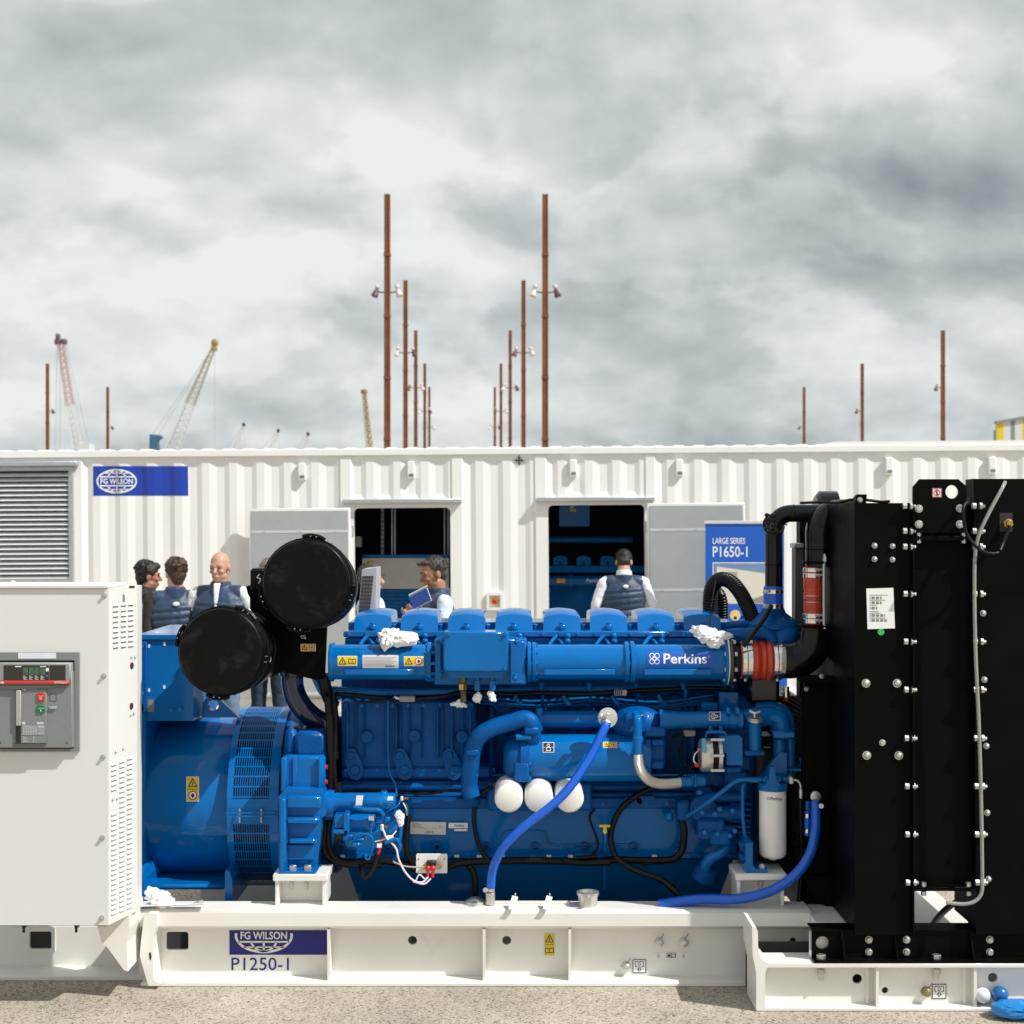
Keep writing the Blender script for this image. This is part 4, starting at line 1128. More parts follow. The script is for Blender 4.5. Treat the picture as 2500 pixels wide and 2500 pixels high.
# fan cowl with wire guard
fg = empty('x', (0, 0, 0)); bpy.data.objects.remove(fg)
cow = MB()
Xc1, Xc0 = X_(2088, 6.35), X_(1962, 6.9)
cow.box(X_(2060, 6.9), X_(2088, 6.35), 6.9, 7.45, .34, Z_(1290, 6.9))
cowl = cow.build('fan_cowl', BLACK, gs, 0)
cz = 1.12
ring = MB()
ring.lathe((X_(2075, 7.3), 7.0, cz), (-1, 0, 0), [(0, .50), (.12, .48), (.2, .465), (.2, .45), (0, .45)], 40, caps=False)
ring.build('fan_shroud', BLACK, cowl)
fan = MB(); fx = X_(2020, 7.3)
fan.cyl((fx - .05, 7.0, cz), (fx + .06, 7.0, cz), .12, n=20)
for k in range(7):
    g_ = 2 * PI * k / 7 + .3
    d_ = V((0, math.cos(g_), math.sin(g_))); t_ = V((0, -math.sin(g_), math.cos(g_)))
    c0 = V((fx, 7.0, cz)) + d_ * .1; c1 = V((fx, 7.0, cz)) + d_ * .43
    h_ = .07
    q4 = [c0 - t_ * h_ + V((-.04, 0, 0)), c0 + t_ * h_ + V((.04, 0, 0)), c1 + t_ * h_ * 1.6 + V((.05, 0, 0)), c1 - t_ * h_ * 1.6 + V((-.05, 0, 0))]
    fan.add(q4 + [p + V((.008, 0, 0)) for p in q4], [(0, 1, 2, 3), (7, 6, 5, 4), (0, 4, 5, 1), (1, 5, 6, 2), (2, 6, 7, 3), (3, 7, 4, 0)])
fan.build('cooling_fan', BLACK, cowl, 0)
# wire guards: one sheet parallel to the viewer near the panel, one closing the fan side
wg = MB(); Yg = 6.62
for k in range(70):
    y = 1300 + k * 13.2
    wg.cyl(P(2052, y, Yg), P(2090, y - 3, Yg - .25), .0016, n=4)
for k in range(7):
    t = k / 6
    wg.cyl(P(2052 + 38 * t, 1300 - 3 * t, Yg - .25 * t), P(2052 + 38 * t, 2210, Yg - .25 * t), .0016, n=4)
gd = wg.build('wire_guard', BLACK, gs, 0); tag(gd, kind='stuff')
wg = MB(); xg = X_(1948, 7.0)
for k in range(37):
    z = .45 + k * .021
    wg.cyl((xg, 6.75, z), (xg, 7.45, z), .0018, n=4)
for k in range(19):
    wg.cyl((xg, 6.75 + k * .039, .45), (xg, 6.75 + k * .039, 1.22), .0018, n=4)
gd = wg.build('wire_guard', mat('weathered guard wire', (0.10, 0.095, 0.085), .5, metal=.5), gs, 0); tag(gd, kind='stuff')
B('guard_post', 1958, 1964, 1690, 2205, 6.75, 6.78, BLACK, gs)
B('guard_plate', 1964, 2090, 1660, 2215, 6.74, 6.78, BLACK, gs, .002)
B('guard_crossbar', 1955, 2092, 1652, 1668, 6.66, 6.74, BLACK, gs)
mbx = MB().plate(pp([(1960, 2140), (2096, 2140), (2096, 2300), (2072, 2262), (1990, 2190)], 6.7), [], 6.7, 6.74).build('cowl_skirt', BLACK, gs, 0)
for x, y in ((2006, 1651), (2041, 1651), (2050, 1603), (2059, 1736), (2053, 1819), (2053, 1936), (2053, 2053), (2066, 1654), (1969, 1682)):
    inst('bolt', domebolt(.010), P(x, y, 6.655 if y < 1660 else 6.739), gs)
B('rad_fin_block', 1941, 1962, 1335, 1560, 7.36, 7.45, mat('grey brown radiator fins', (0.10, 0.09, 0.08), .6), gs)
B('fin_cap', 1939, 1963, 1326, 1338, 7.34, 7.46, GALV, gs)
B('galvanised_tab', 2047, 2072, 1325, 1352, 6.55, 6.56, GALV, gs)
s = Sheet(flatmap(6.655)); s.poly([(2037, 1520), (2040, 1521), (2052, 1489), (2049, 1488)], 0); s.build('red_cable_tie', [REDP], gs)
# ---- charge air pipework between engine and radiator
Yh = 6.78
eb = T('intercooler_pipe', [(1912, 1612, Yh), (1935, 1612, Yh), (1962, 1603, Yh), (1982, 1580, Yh), (1989, 1548, Yh), (1990, 1532, Yh)], 44, PIPEB, gs, 28, 8)
ebf = VC('pipe_flange', 1990, 1524, 1533, 40, Yh, BLACK, eb, 24)
vb = VC('vertical_bellows', 1987, 1386, 1524, 23, Yh, RED, gs, 24)
vb.data = MB().lathe(P(1987, 1526, Yh), (0, 0, 1), [(L_(t, Yh), L_(r, Yh)) for t, r in ((0, 24), (3, 25), (26, 25), (30, 24.5), (50, 25.5), (54, 24), (58, 23.5), (62, 25), (68, 25), (70, 23.5), (74, 25), (80, 25), (83, 23.5), (88, 25.5), (116, 25.5), (120, 24.5), (142, 24.5))], 28).mesh('vertical_bellows', RED, off(gs), 50)
for y0, y1 in ((1497, 1508), (1510, 1521), (1386, 1396), (1399, 1410)):
    o = VC('hose_clamp', 1987, y0, y1, 26.3, Yh, BAND, vb, 28, .001)
    MB().bpx(1990, 2009, (y0 + y1) / 2 - 4, (y0 + y1) / 2 + 3, Yh - .062, Yh - .047, .003).build('clamp_screw', STEEL, o)
for y in (1438, 1454, 1469):
    VC('wire_ring', 1987, y - 1, y + 1, 25.2, Yh, STEEL, vb, 28, 0)
VC('tie_rod', 2012, 1372, 1530, 4, Yh - .06, mat('zinc rod', (.5, .55, .55), .4, metal=.6), gs, 10)
VC('rod_nut', 2014, 1358, 1372, 6, Yh - .06, STEEL, gs, 6); VC('rod_nut', 2012, 1531, 1541, 7, Yh - .06, STEEL, gs, 6); VC('rod_end', 2013, 1541, 1553, 3.5, Yh - .06, STEEL, gs, 8); VC('rod_end', 2014, 1352, 1360, 4, Yh - .06, STEEL, gs, 8)
up = T('intercooler_pipe', [(1988, 1384, Yh), (1988, 1340, Yh), (2000, 1305, Yh), (2030, 1280, Yh), (2090, 1275, Yh)], 27, PIPEB, gs, 24, 8)
up.data = MB().tube([P(2005, 1384, Yh + .02), P(2005, 1330, Yh + .02), P(2007, 1290, Yh + .02), P(2030, 1262, Yh + .05), P(2095, 1255, Yh + .1)], L_(39, Yh), 28, k=8).mesh('intercooler_pipe', PIPEB, off(gs), 60)
VC('pipe_flange', 1996, 1370, 1376, 37, Yh, BLACK, up, 24)
VC('pipe_seam', 2005, 1340, 1342.5, 40, Yh + .02, BLACK, up, 28, 0)
MB().lathe(P(1990, 1262, 7.2), (1, 0, 0), [(0, .1), (.02, .125), (.1, .125)], 24).build('rear_elbow', PIPEB, gs)
# coolant pipe: from the radiator top, left, then down to the thermostat housing
Yt = 6.85
cpipe = T('coolant_pipe', [(2095, 1253, Yt), (2020, 1253, Yt), (1950, 1253, Yt), (1916, 1256, Yt), (1896, 1272, Yt), (1889, 1300, Yt), (1889, 1360, Yt), (1889, 1436, Yt)], 21, PIPEB, gs, 24, 8)
for y in (1379,): VC('pipe_seam', 1889, y - 1, y + 1, 21.4, Yt, BLACK, cpipe, 24, 0)
for x in (1941, 2055): HC('pipe_seam', x - 1, x + 1, 1253, 21.4, Yt, BLACK, cpipe, 24, ch=0)
VC('cable_lug', 2054, 1221, 1233, 3, Yt - .03, RUB, cpipe, 8)
sl = VC('coolant_sleeve', 1887, 1431, 1487, 23, Yt, ROYAL, gs, 24)
for y0, y1 in ((1439, 1449), (1474, 1485)):
    o = VC('hose_clamp', 1887, y0, y1, 24.2, Yt, BAND, sl, 24, .001)
    MB().bpx(1864, 1878, y0 + 1, y1 - 1, Yt - .055, Yt - .035, .003).build('clamp_screw', STEEL, o)
T('jumper_cable', [(1874, 1262, 6.78), (1866, 1276, 6.77), (1872, 1296, 6.78), (1905, 1300, 6.77), (1913, 1285, 6.78)], 4, RUB, gs, 8)
for k in range(10):
    a_ = random.uniform(-1, 1); MB().ball(P(1882 + 14 * a_, 1275 + random.uniform(-18, 22), 6.74), (.012, .008, .010), 7, 5).build('wrap_fold', PIPEB, cpipe)
# thermostat housing behind, right of the rocker covers
th = MB()
th.lathe(P(1887, 1522, 6.95), (0, 0, 1), [(-.02, .125), (.0, .125), (.02, .10), (.05, .06), (.075, .05)], 24)
th.box(X_(1785, 7), X_(1925, 7), 6.9, 7.3, Z_(1600, 7), Z_(1530, 7), .02)
th.ball(P(1912, 1556, 6.9), (.09, .09, .07), 16, 10)
tho = th.build('thermostat_housing', CAST, gs, 45)
T('water_rail', [(1775, 1548, 6.85), (1820, 1545, 6.83), (1868, 1546, 6.83), (1884, 1556, 6.83), (1886, 1572, 6.84)], 13, CAST, tho, 14)
T('water_rail', [(1775, 1526, 6.95), (1830, 1522, 6.95), (1862, 1516, 6.95)], 9, CAST, tho, 12)
for x, y in ((1880, 1512), (1912, 1514), (1933, 1516), (1795, 1512), (1812, 1511)): MB().cyl(P(x, y, 6.83), P(x, y - 7, 6.83), .007, n=6).build('bolt', CAST, tho)
B('pump_cheek', 1915, 1943, 1520, 1568, 6.92, 7.2, CAST, tho, .015)
# corrugated black hoses over the last rocker cover
def corrug(pts, rp, name):
    p3 = catmull([P(*p) for p in pts], 14); Ym = sum(p[2] for p in pts) / len(pts)
    d = [0]
    for a, b in zip(p3[:-1], p3[1:]): d.append(d[-1] + (b - a).length)
    n = int(d[-1] / .0042); q = []
    j = 0
    for i in range(n + 1):
        t = d[-1] * i / n
        while j < len(d) - 2 and d[j + 1] < t: j += 1
        q.append(p3[j].lerp(p3[j + 1], (t - d[j]) / max(1e-9, d[j + 1] - d[j])))
    return MB().tube(q, 0, 14, smooth=False, rf=lambda t, i: L_(rp, Ym) * (1.0 if (i % 3) else .86)).build(name, RUB, gs, 60)
corrug([(1735, 1505, 7.25), (1733, 1470, 7.22), (1738, 1435, 7.2), (1757, 1415, 7.15), (1783, 1420, 7.1), (1806, 1445, 7.05), (1825, 1480, 7.0), (1842, 1522, 6.95)], 18.5, 'breather_hose')
corrug([(1764, 1510, 7.3), (1763, 1475, 7.3), (1757, 1452, 7.3), (1745, 1442, 7.33)], 15, 'breather_hose')
T('vent_hose', [(1884, 1478, 6.76), (1866, 1510, 6.74), (1840, 1545, 6.73), (1815, 1578, 6.74)], 5.5, RUB, gs, 10)
T('tie_string', [(1748, 1418, 7.1), (1738, 1470, 6.95), (1730, 1545, 6.9)], 1.2, RUB, gs, 6)
# horizontal red bellows at the end of the charge air manifold
Ym_ = 6.85; yc_m = 1612
hb = HC('red_bellows', 1812, 1917, yc_m, 46, Ym_, RED, gs, 32, [(0, .98), (.02, 1.0), (.30, .98), (.32, 1.0), (.37, 1.08), (.44, 1.04), (.47, .98), (.50, 1.05), (.56, 1.06), (.60, .98), (.63, 1.05), (.70, 1.1), (.76, 1.0), (.78, .98), (1, .98)])
for a, b in ((1815, 1826.5), (1828, 1840), (1892, 1902), (1904, 1915.5)):
    o = HC('hose_clamp', a, b, yc_m, 47.6, Ym_, BAND, hb, 36, ch=.001)
for x in (1833, 1909):
    MB().bpx(x - 6, x + 6, 1562, 1575, Ym_ - .03, Ym_ + .01, .003).build('clamp_screw', STEEL, hb)
for x in (1818, 1896):
    MB().cyl(P(x + 2, 1657, Ym_ - .02), P(x + 2, 1663, Ym_ - .02), .009, n=8).build('clamp_bolt', STEEL, hb)
for x in (1856, 1872): HC('wire_ring', x - 1, x + 1, yc_m, 46.2, Ym_, STEEL, hb, 32, ch=0)
ma = HC('manifold_adaptor', 1793, 1814, yc_m, 45, Ym_, RUB, gs, 32)
HC('adaptor_flange', 1783, 1793, yc_m, 58, Ym_, mat('dark flange', (.05, .05, .05), .4), ma, 32)
HC('gasket_edge', 1781, 1783.4, yc_m, 60, Ym_, WHITEP, ma, 32, ch=0)
for k in range(8):
    g_ = 2 * PI * k / 8 + .39
    a_ = V((X_(1770, 6.75), Ym_ + .092 * math.cos(g_), Z_(yc_m, Ym_) + .092 * math.sin(g_)))
    MB().cyl(a_, a_ + V((.014, 0, 0)), .010, n=6).build('flange_bolt', STEEL, ma)
    MB().cyl(a_ + V((.046, 0, 0)), a_ + V((.058, 0, 0)), .010, n=6).build('flange_nut', STEEL, ma)

# ---- charge air manifold along the top of the engine
def pmap(x, y, l):
    v = max(-.98, min(.98, (yc_p - y) / 43.0)); th_ = math.asin(v); r = L_(43, Ym_) + .0012 + .0007 * l
    Yf = Ym_ - r * math.cos(th_)
    return V((X_(x, Yf), Yf, Z_(yc_p, Ym_) + r * math.sin(th_)))
yc_p = 1616
mani = HC('charge_air_manifold', 1550, 1783, yc_p, 43, Ym_, BLUE, gs, 36)
m2 = HC('charge_air_manifold', 1305, 1530, yc_p, 43, Ym_, BLUE, gs, 36)
m3 = HC('charge_air_manifold', 806, 1045, yc_p, 43, Ym_, BLUE, gs, 36)
for a, b, r, par in ((1773, 1781, 57, mani), (1527, 1538, 50, m2), (1541, 1552, 51, mani), (1287, 1297, 50, m2), (1299, 1309, 49, m2), (800, 810, 48, m3), (1041, 1052, 49, m3)):
    HC('manifold_flange', a, b, yc_p, r, Ym_, BLUE, par, 32)
for x, par in ((1539, mani), (1298, m2), (1048, m3)):
    for k in range(10):
        g_ = 2 * PI * k / 10
        a_ = V((X_(x, 6.75) - .022, Ym_ + .081 * math.cos(g_), Z_(yc_p, Ym_) + .081 * math.sin(g_)))
        MB().cyl(a_, a_ + V((.05, 0, 0)), .008, n=6).build('flange_bolt', BLUE, par)
for a, b, par in ((1328, 1502, m2), (1573, 1738, mani), (842, 1014, m3)):
    MB().bpx(a, b, 1634, 1648, Ym_ - .088, Ym_ - .03, .002).build('casting_pad', BLUE, par)
s = Sheet(pmap, [1588 + 2.8 * k for k in range(1, 12)]); s.rect(1579, 1588, 1744, 1622, 0, 0)
s.text('PK', 1620, 1593, 1726, 1616, 1, 1)
for cx, cy in ((1592, 1598), (1604, 1598), (1592, 1611), (1604, 1611)): s.ring(cx, cy, 6.5, 6.5, 1.7, 1, 1, 18)
s.ring(1598, 1604.5, 6.2, 6.2, 1.5, 1, 1, 8)
s.ring(1731, 1600, 2.4, 2.4, .6, 1, 1, 10)
s.build('maker_decal', [DECB, mat('decal white', (.75, .76, .78), .5)], mani)
warn('book_label', m3, pmap, 824, 1598, 872, 1622)
warn('hot_label', m3, pmap, 986, 1599, 1034, 1622)
s = Sheet(pmap, [1596 + 3.1 * k for k in range(1, 10)]); s.rect(885, 1596, 973, 1627, 0, 0)
for k in range(7): s.rect(888, 1601 + k * 3.2, 968 - (k % 3) * 6, 1601.9 + k * 3.2, 1, 1)
s.rect(940, 1621, 962, 1623, 2, 1); s.build('text_label', [mat('silver label', (.6, .6, .6), .4), INKG, INK], m3)
# middle junction box on the manifold
jb = MB(); jb.bpx(1060, 1286, 1560, 1672, 6.80, 7.0, .006); jb.bpx(1062, 1078, 1572, 1660, 6.74, 6.8, .006); jb.bpx(1245, 1283, 1566, 1670, 6.77, 6.8, .004)
jbo = jb.build('manifold_centre', BLUE, gs)
cov = MB().bpx(1082, 1241, 1543, 1640, 6.66, 6.8, .006).build('control_box', BLUE, gs)
MB().plate(pp([(1088, 1640), (1236, 1640), (1225, 1655), (1100, 1655)], 6.7), [], 6.7, 6.8).build('box_skirt', BLUE, cov, 0)
for x, y in ((1095, 1549), (1233, 1549), (1092, 1632), (1232, 1632)): inst('screw', SB, P(x, y, 6.66), cov).data.materials[0] = BLUE
for x, y in ((1080, 1565), (1260, 1567), (1075, 1645), (1257, 1655)):
    MB().cyl(P(x, y + 7, 6.75), P(x + 3, y - 9, 6.74), .008, n=8).ball(P(x, y, 6.74), .012, 8, 6).build('lug_bolt', BLUE, jbo)
VC('brass_fitting', 1130, 1640, 1680, 8.5, 6.72, mat('painted brass', (.12, .09, .03), .35, metal=.6), cov, 10); VC('fitting_nut', 1129, 1668, 1684, 11, 6.72, BRASS, cov, 6); VC('fitting_tail', 1131, 1684, 1715, 7.5, 6.72, mat('dark tail', (.05, .04, .03), .4), cov, 10)
for x in (1165, 1202):
    VC('sensor', x, 1645, 1662, 6, 6.74, BLUE, cov, 10); VC('sensor_body', x, 1660, 1686, 8, 6.74, BLUE, cov, 8)

# ---- cylinder heads: rocker covers and rails
Yv = 7.05
def cover(x):
    f = [(-46, 1541), (46, 1541), (45, 1511), (42, 1507), (30, 1504), (15, 1502), (0, 1501), (-15, 1502), (-30, 1504), (-42, 1507), (-45, 1511)]
    fr = [V((X_(x + a, Yv), Yv - .012 + (1541 - b) * .0011, Z_(b, Yv))) for a, b in f]
    tp = [V((X_(x + a * .97, Yv), Yv + .026 + (1541 - b) * .0008, Z_(b - 6, Yv))) for a, b in f]
    bk = [V((p.x, Yv + .4, p.z)) for p in tp]
    n = len(f); mb = MB()
    mb.add(fr + tp + bk, [tuple(range(n))] + [(i, n + i, n + (i + 1) % n, (i + 1) % n) for i in range(n)] + [(n + i, 2 * n + i, 2 * n + (i + 1) % n, n + (i + 1) % n) for i in range(n)])
    o = mb.build('rocker_cover', BLUE, gs, 30)
    # raised rim of the cover face
    rim = [V((X_(x + a * .80, Yv), Yv + (1541 - b) * .0006 - .003, Z_(1541 + (b - 1541) * .80 - 2, Yv))) for a, b in f]
    MB().tube([P(x, 1534, Yv + .005), P(x, 1534, Yv - .022)], L_(9, Yv), 12, smooth=False).ball(P(x, 1533, Yv - .02), (.018, .010, .020), 12, 8).cyl(P(x, 1525, Yv - .015), P(x, 1521, Yv - .015), .012, n=10).build('cover_bolt', BLUE, o)
    MB().cyl(P(x + 52, 1543, Yv + .05), P(x + 52, 1524, Yv + .05), .013, n=10).build('injector_pipe', BLUE, o)
    return o
for x in (910, 1024, 1139, 1255, 1372, 1486, 1602, 1715): cover(x)
MB().bpx(850, 1790, 1519, 1560, Yv + .15, Yv + .45, .004).build('rear_rail', BLUE, gs)
hr = MB().bpx(838, 1786, 1541, 1556, 6.97, 7.2, .005).build('head_rail', BLUE, gs)
MB().bpx(842, 1784, 1557, 1584, 6.985, 7.2, .004).build('head_side', BLUE, hr)
for x in (910, 1024, 1255, 1372, 1486, 1602):
    MB().tube([P(x - 32, 1576, 6.9), P(x - 20, 1560, 6.95), P(x - 12, 1552, 6.97)], .009, 8).build('stud_pipe', BLUE, hr)
    MB().cyl(P(x + 3, 1574, 6.88), P(x - 8, 1562, 6.96), .008, n=8).build('stud', BLUE, hr)
    MB().cyl(P(x + 14, 1574, 6.93), P(x + 14, 1552, 6.95), .010, n=8).ball(P(x + 14, 1553, 6.94), .015, 10, 7).ball(P(x + 14, 1566, 6.93), .015, 10, 7).build('injector_union', BLUE, hr)

# ---- engine block
blk = MB(); blk.bpx(833, 1850, 1575, 1712, 7.26, 7.75, .006); blk.bpx(833, 1850, 1700, 1910, 7.3, 7.75, .006); blk.bpx(833, 1850, 1905, 2100, 7.06, 7.75, .006); blk.bpx(833, 1163, 1712, 1905, 7.04, 7.4, .006)
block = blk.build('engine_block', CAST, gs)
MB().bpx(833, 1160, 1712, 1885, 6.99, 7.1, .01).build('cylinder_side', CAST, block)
for x, w_, Yd in ((848, 7, 6.965), (869, 5, 6.97), (890, 4, 6.975), (944, 5, 6.965), (967, 6, 6.955), (978, 4, 6.965), (1000, 4, 6.97), (1030, 4, 6.975), (1068, 6, 6.96), (1080, 5, 6.965), (1103, 6, 6.95), (1130, 5, 6.965), (1148, 6, 6.965)):
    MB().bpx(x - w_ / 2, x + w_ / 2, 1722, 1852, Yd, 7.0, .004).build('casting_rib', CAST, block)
def bossy(x, y, r, Yd, d=.03):
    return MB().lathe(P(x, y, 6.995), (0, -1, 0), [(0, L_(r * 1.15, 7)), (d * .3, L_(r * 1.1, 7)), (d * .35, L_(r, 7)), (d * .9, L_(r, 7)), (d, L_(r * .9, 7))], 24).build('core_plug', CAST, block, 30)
for x, y in ((897, 1797), (1013, 1795), (1128, 1797)): bossy(x, y, 15, 6.99)
for x in (866, 986, 1106):
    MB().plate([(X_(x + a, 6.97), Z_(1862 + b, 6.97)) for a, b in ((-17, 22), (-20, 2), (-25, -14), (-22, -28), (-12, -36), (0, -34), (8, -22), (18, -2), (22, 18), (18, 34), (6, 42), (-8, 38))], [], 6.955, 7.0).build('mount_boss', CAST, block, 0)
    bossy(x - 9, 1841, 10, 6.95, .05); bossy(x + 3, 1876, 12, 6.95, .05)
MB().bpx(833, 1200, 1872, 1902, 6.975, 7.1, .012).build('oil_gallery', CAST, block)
for x in (1200, 1262, 1330, 1400, 1470, 1540, 1612, 1690):
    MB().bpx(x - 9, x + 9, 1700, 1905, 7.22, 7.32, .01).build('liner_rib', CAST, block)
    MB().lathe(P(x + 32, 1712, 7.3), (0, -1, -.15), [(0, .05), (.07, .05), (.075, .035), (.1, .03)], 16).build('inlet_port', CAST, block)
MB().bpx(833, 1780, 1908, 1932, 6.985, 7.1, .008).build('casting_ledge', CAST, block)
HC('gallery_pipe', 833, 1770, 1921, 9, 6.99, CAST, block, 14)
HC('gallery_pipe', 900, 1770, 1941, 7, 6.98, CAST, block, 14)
cr_ = MB().bpx(833, 1800, 1948, 2086, 6.96, 7.1, .008).build('crankcase_side', BLUE, gs)
MB().bpx(833, 1800, 2084, 2096, 6.945, 7.05, .003).build('crankcase_flange', BLUE, cr_)
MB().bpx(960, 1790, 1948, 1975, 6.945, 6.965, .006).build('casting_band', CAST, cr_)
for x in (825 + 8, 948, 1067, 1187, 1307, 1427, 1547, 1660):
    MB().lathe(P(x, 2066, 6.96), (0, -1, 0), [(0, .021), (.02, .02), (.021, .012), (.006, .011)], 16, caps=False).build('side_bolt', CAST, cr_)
MB().tube([P(1160, 2068, 6.956), P(1215, 2068, 6.956), P(1225, 2040, 6.956), (P(1245, 2028, 6.956)), P(1300, 2028, 6.956), P(1330, 2033, 6.956), P(1345, 2060, 6.956), P(1420, 2062, 6.956), P(1560, 2061, 6.956)], .004, 6).build('casting_line', BLUE, cr_)
for x, y in ((1545, 1944), (1578, 1940)):
    MB().plate(rrect(X_(x - 24, 6.94), X_(x + 22, 6.94), Z_(y + 22, 6.94), Z_(y + 3, 6.94), .016), [], 6.93, 6.97).build('inspection_plate', CAST, cr_, 0)
for x, y, r in ((1633, 1993, 12), (1669, 1993, 9)):
    MB().ball(P(x, y, 6.9), (L_(r, 6.9), .025, L_(r * 1.15, 6.9)), 16, 10).build('oil_port_cap', BLUE, cr_)
# rating plates
s = Sheet(flatmap(6.945)); s.poly([(1002, 2006), (1089, 2007), (1088, 2038), (1002, 2036)], 0)
for k, xe in enumerate((1022, 1030, 1026, 1034)): s.rect(1007, 2010 + k * 3, xe, 2011 + k * 3, 1, 1)
for k in range(5): s.rect(1026 + k * 9, 2022, 1030 + k * 9, 2023, 1, 1)
s.text('NUM', 1037, 2029, 1058, 2034, 2, 1); s.ring(1074, 2018, 2.2, 2.6, .7, 2, 1, 10); s.build('rating_plate', [mat('rating plate', (.58, .57, .54), .35, metal=.2), INKG, INK], cr_)
s = Sheet(flatmap(6.945)); s.rect(1095, 2009, 1142, 2022, 0); s.text('PK', 1110, 2012, 1133, 2019, 1, 1); s.rect(1109, 2024, 1141, 2029, 0); s.build('maker_plate', [WHITE, DECB], cr_)
# sump
sp_ = pp([(842, 2098), (1790, 2098), (1760, 2232), (872, 2232)], 7.0)
MB().add([(sp_[0][0], 7.0, sp_[0][1]), (sp_[1][0], 7.0, sp_[1][1]), (sp_[2][0], 7.16, sp_[2][1]), (sp_[3][0], 7.16, sp_[3][1]), (sp_[0][0], 7.6, sp_[0][1]), (sp_[1][0], 7.6, sp_[1][1]), (sp_[2][0], 7.5, sp_[2][1]), (sp_[3][0], 7.5, sp_[3][1])], [(0, 3, 2, 1), (0, 4, 7, 3), (1, 2, 6, 5), (2, 3, 7, 6), (0, 1, 5, 4)]).build('oil_sump', BLUE, gs, 0)
# white clips along the crankcase flange and the cable loom
for x in (836, 1115, 1170, 1226, 1340, 1393, 1506, 1598, 1652):
    MB().bpx(x - 6, x + 6, 2088, 2094, 6.93, 6.944, .001).build('cable_clip', WHITEP, cr_)
loom = T('cable_loom', [(806, 1992, 6.86), (800, 2050, 6.86), (812, 2088, 6.86), (850, 2106, 6.86), (920, 2100, 6.87), (990, 2110, 6.87), (1020, 2125, 6.87), (1080, 2122, 6.87), (1120, 2108, 6.87), (1200, 2102, 6.87), (1320, 2101, 6.87), (1430, 2104, 6.87), (1500, 2099, 6.87), (1580, 2101, 6.87), (1640, 2098, 6.87), (1665, 2075, 6.87), (1670, 2030, 6.87), (1664, 2000, 6.88)], 9, RUB, gs, 12)
T('cable_loom', [(797, 1985, 6.84), (790, 2060, 6.84), (806, 2098, 6.85), (860, 2112, 6.86), (930, 2112, 6.86)], 8, RUB, gs, 10)
corrug([(1375, 2101, 6.85), (1420, 2105, 6.85), (1490, 2104, 6.85)], 9.5, 'ribbed_conduit')
corrug([(998, 1990, 6.85), (991, 2040, 6.85), (995, 2080, 6.85), (1010, 2108, 6.86), (1030, 2116, 6.87)], 8, 'ribbed_conduit')
T('cable', [(1206, 1918, 6.85), (1190, 1928, 6.84), (1170, 1940, 6.84), (1160, 1965, 6.86), (1158, 2015, 6.88), (1172, 2070, 6.88), (1195, 2102, 6.86)], 6, RUB, gs, 10)
T('cable', [(1600, 1918, 6.9), (1550, 1945, 6.88), (1512, 1980, 6.87), (1492, 2030, 6.86), (1496, 2075, 6.84), (1515, 2102, 6.82), (1560, 2128, 6.8), (1612, 2146, 6.78), (1645, 2172, 6.75), (1660, 2192, 6.74)], 7.5, RUB, gs, 10)
T('cable', [(1145, 2112, 6.86), (1158, 2135, 6.86), (1160, 2170, 6.86), (1158, 2205, 6.86)], 8, RUB, gs, 10)
T('cable', [(1405, 2095, 6.84), (1430, 2092, 6.83), (1458, 2090, 6.84)], 4, RUB, gs, 8)
MB().cyl(P(1206, 1918, 6.86), P(1212, 1917, 6.83), .016, n=6).build('brass_fitting', BRASS, gs)
# loom under the manifold
T('cable_loom', [(800, 1690, 6.92), (850, 1696, 6.9), (930, 1704, 6.9), (1000, 1707, 6.9), (1080, 1700, 6.9), (1140, 1690, 6.92), (1250, 1695, 6.93), (1330, 1692, 6.92), (1420, 1694, 6.92), (1500, 1690, 6.9), (1600, 1684, 6.92), (1700, 1680, 6.95), (1785, 1682, 6.95)], 6, RUB, gs, 8)
T('fuel_rail', [(800, 1682, 6.95), (960, 1690, 6.95), (1200, 1684, 6.97), (1500, 1682, 6.97), (1790, 1676, 6.97)], 8, BLUE, gs, 10)
o = MB().bpx(975, 1013, 1700, 1714, 6.86, 6.9, .003).build('connector', mat('grey connector', (.28, .27, .25), .5), gs); MB().tube([P(962, 1702, 6.87), P(976, 1706, 6.87)], .006, 6, smooth=False).build('connector_wire', WHITE, o)
o = MB().bpx(1500, 1531, 1684, 1699, 6.86, 6.89, .004).build('connector', GREYL, gs)
for k in range(4): MB().bpx(1502 + k * 5, 1504 + k * 5, 1684.5, 1698, 6.856, 6.861, 0).build('connector_slot', INK, o)
o = MB().bpx(1669, 1699, 1783, 1798, 6.84, 6.87, .004).build('connector', GREYL, gs)
for x in (1262, 1380, 1500, 1612):
    MB().tube([P(x - 4, 1698, 6.93), P(x + 3, 1712, 6.92), P(x + 12, 1720, 6.92)], .010, 8).build('bleed_pipe', BLUE, gs)
T('dipstick_tube', [(948, 1700, 6.93), (947, 1800, 6.92), (950, 1880, 6.92), (965, 1915, 6.9), (968, 1945, 6.88)], 2.6, BLUE, gs, 8)
T('coolant_hose', [(812, 1690, 6.9), (818, 1760, 6.9), (815, 1850, 6.88)], 9, RUB, gs, 12)
corrug([(816, 1852, 6.86), (817, 1890, 6.86), (821, 1935, 6.86)], 6, 'ribbed_conduit')
VC('conduit_joint', 815, 1835, 1855, 12, 6.87, RUB, gs, 12)
T('cable', [(800, 1700, 6.85), (806, 1800, 6.85), (806, 1925, 6.86)], 9, RUB, gs, 10)
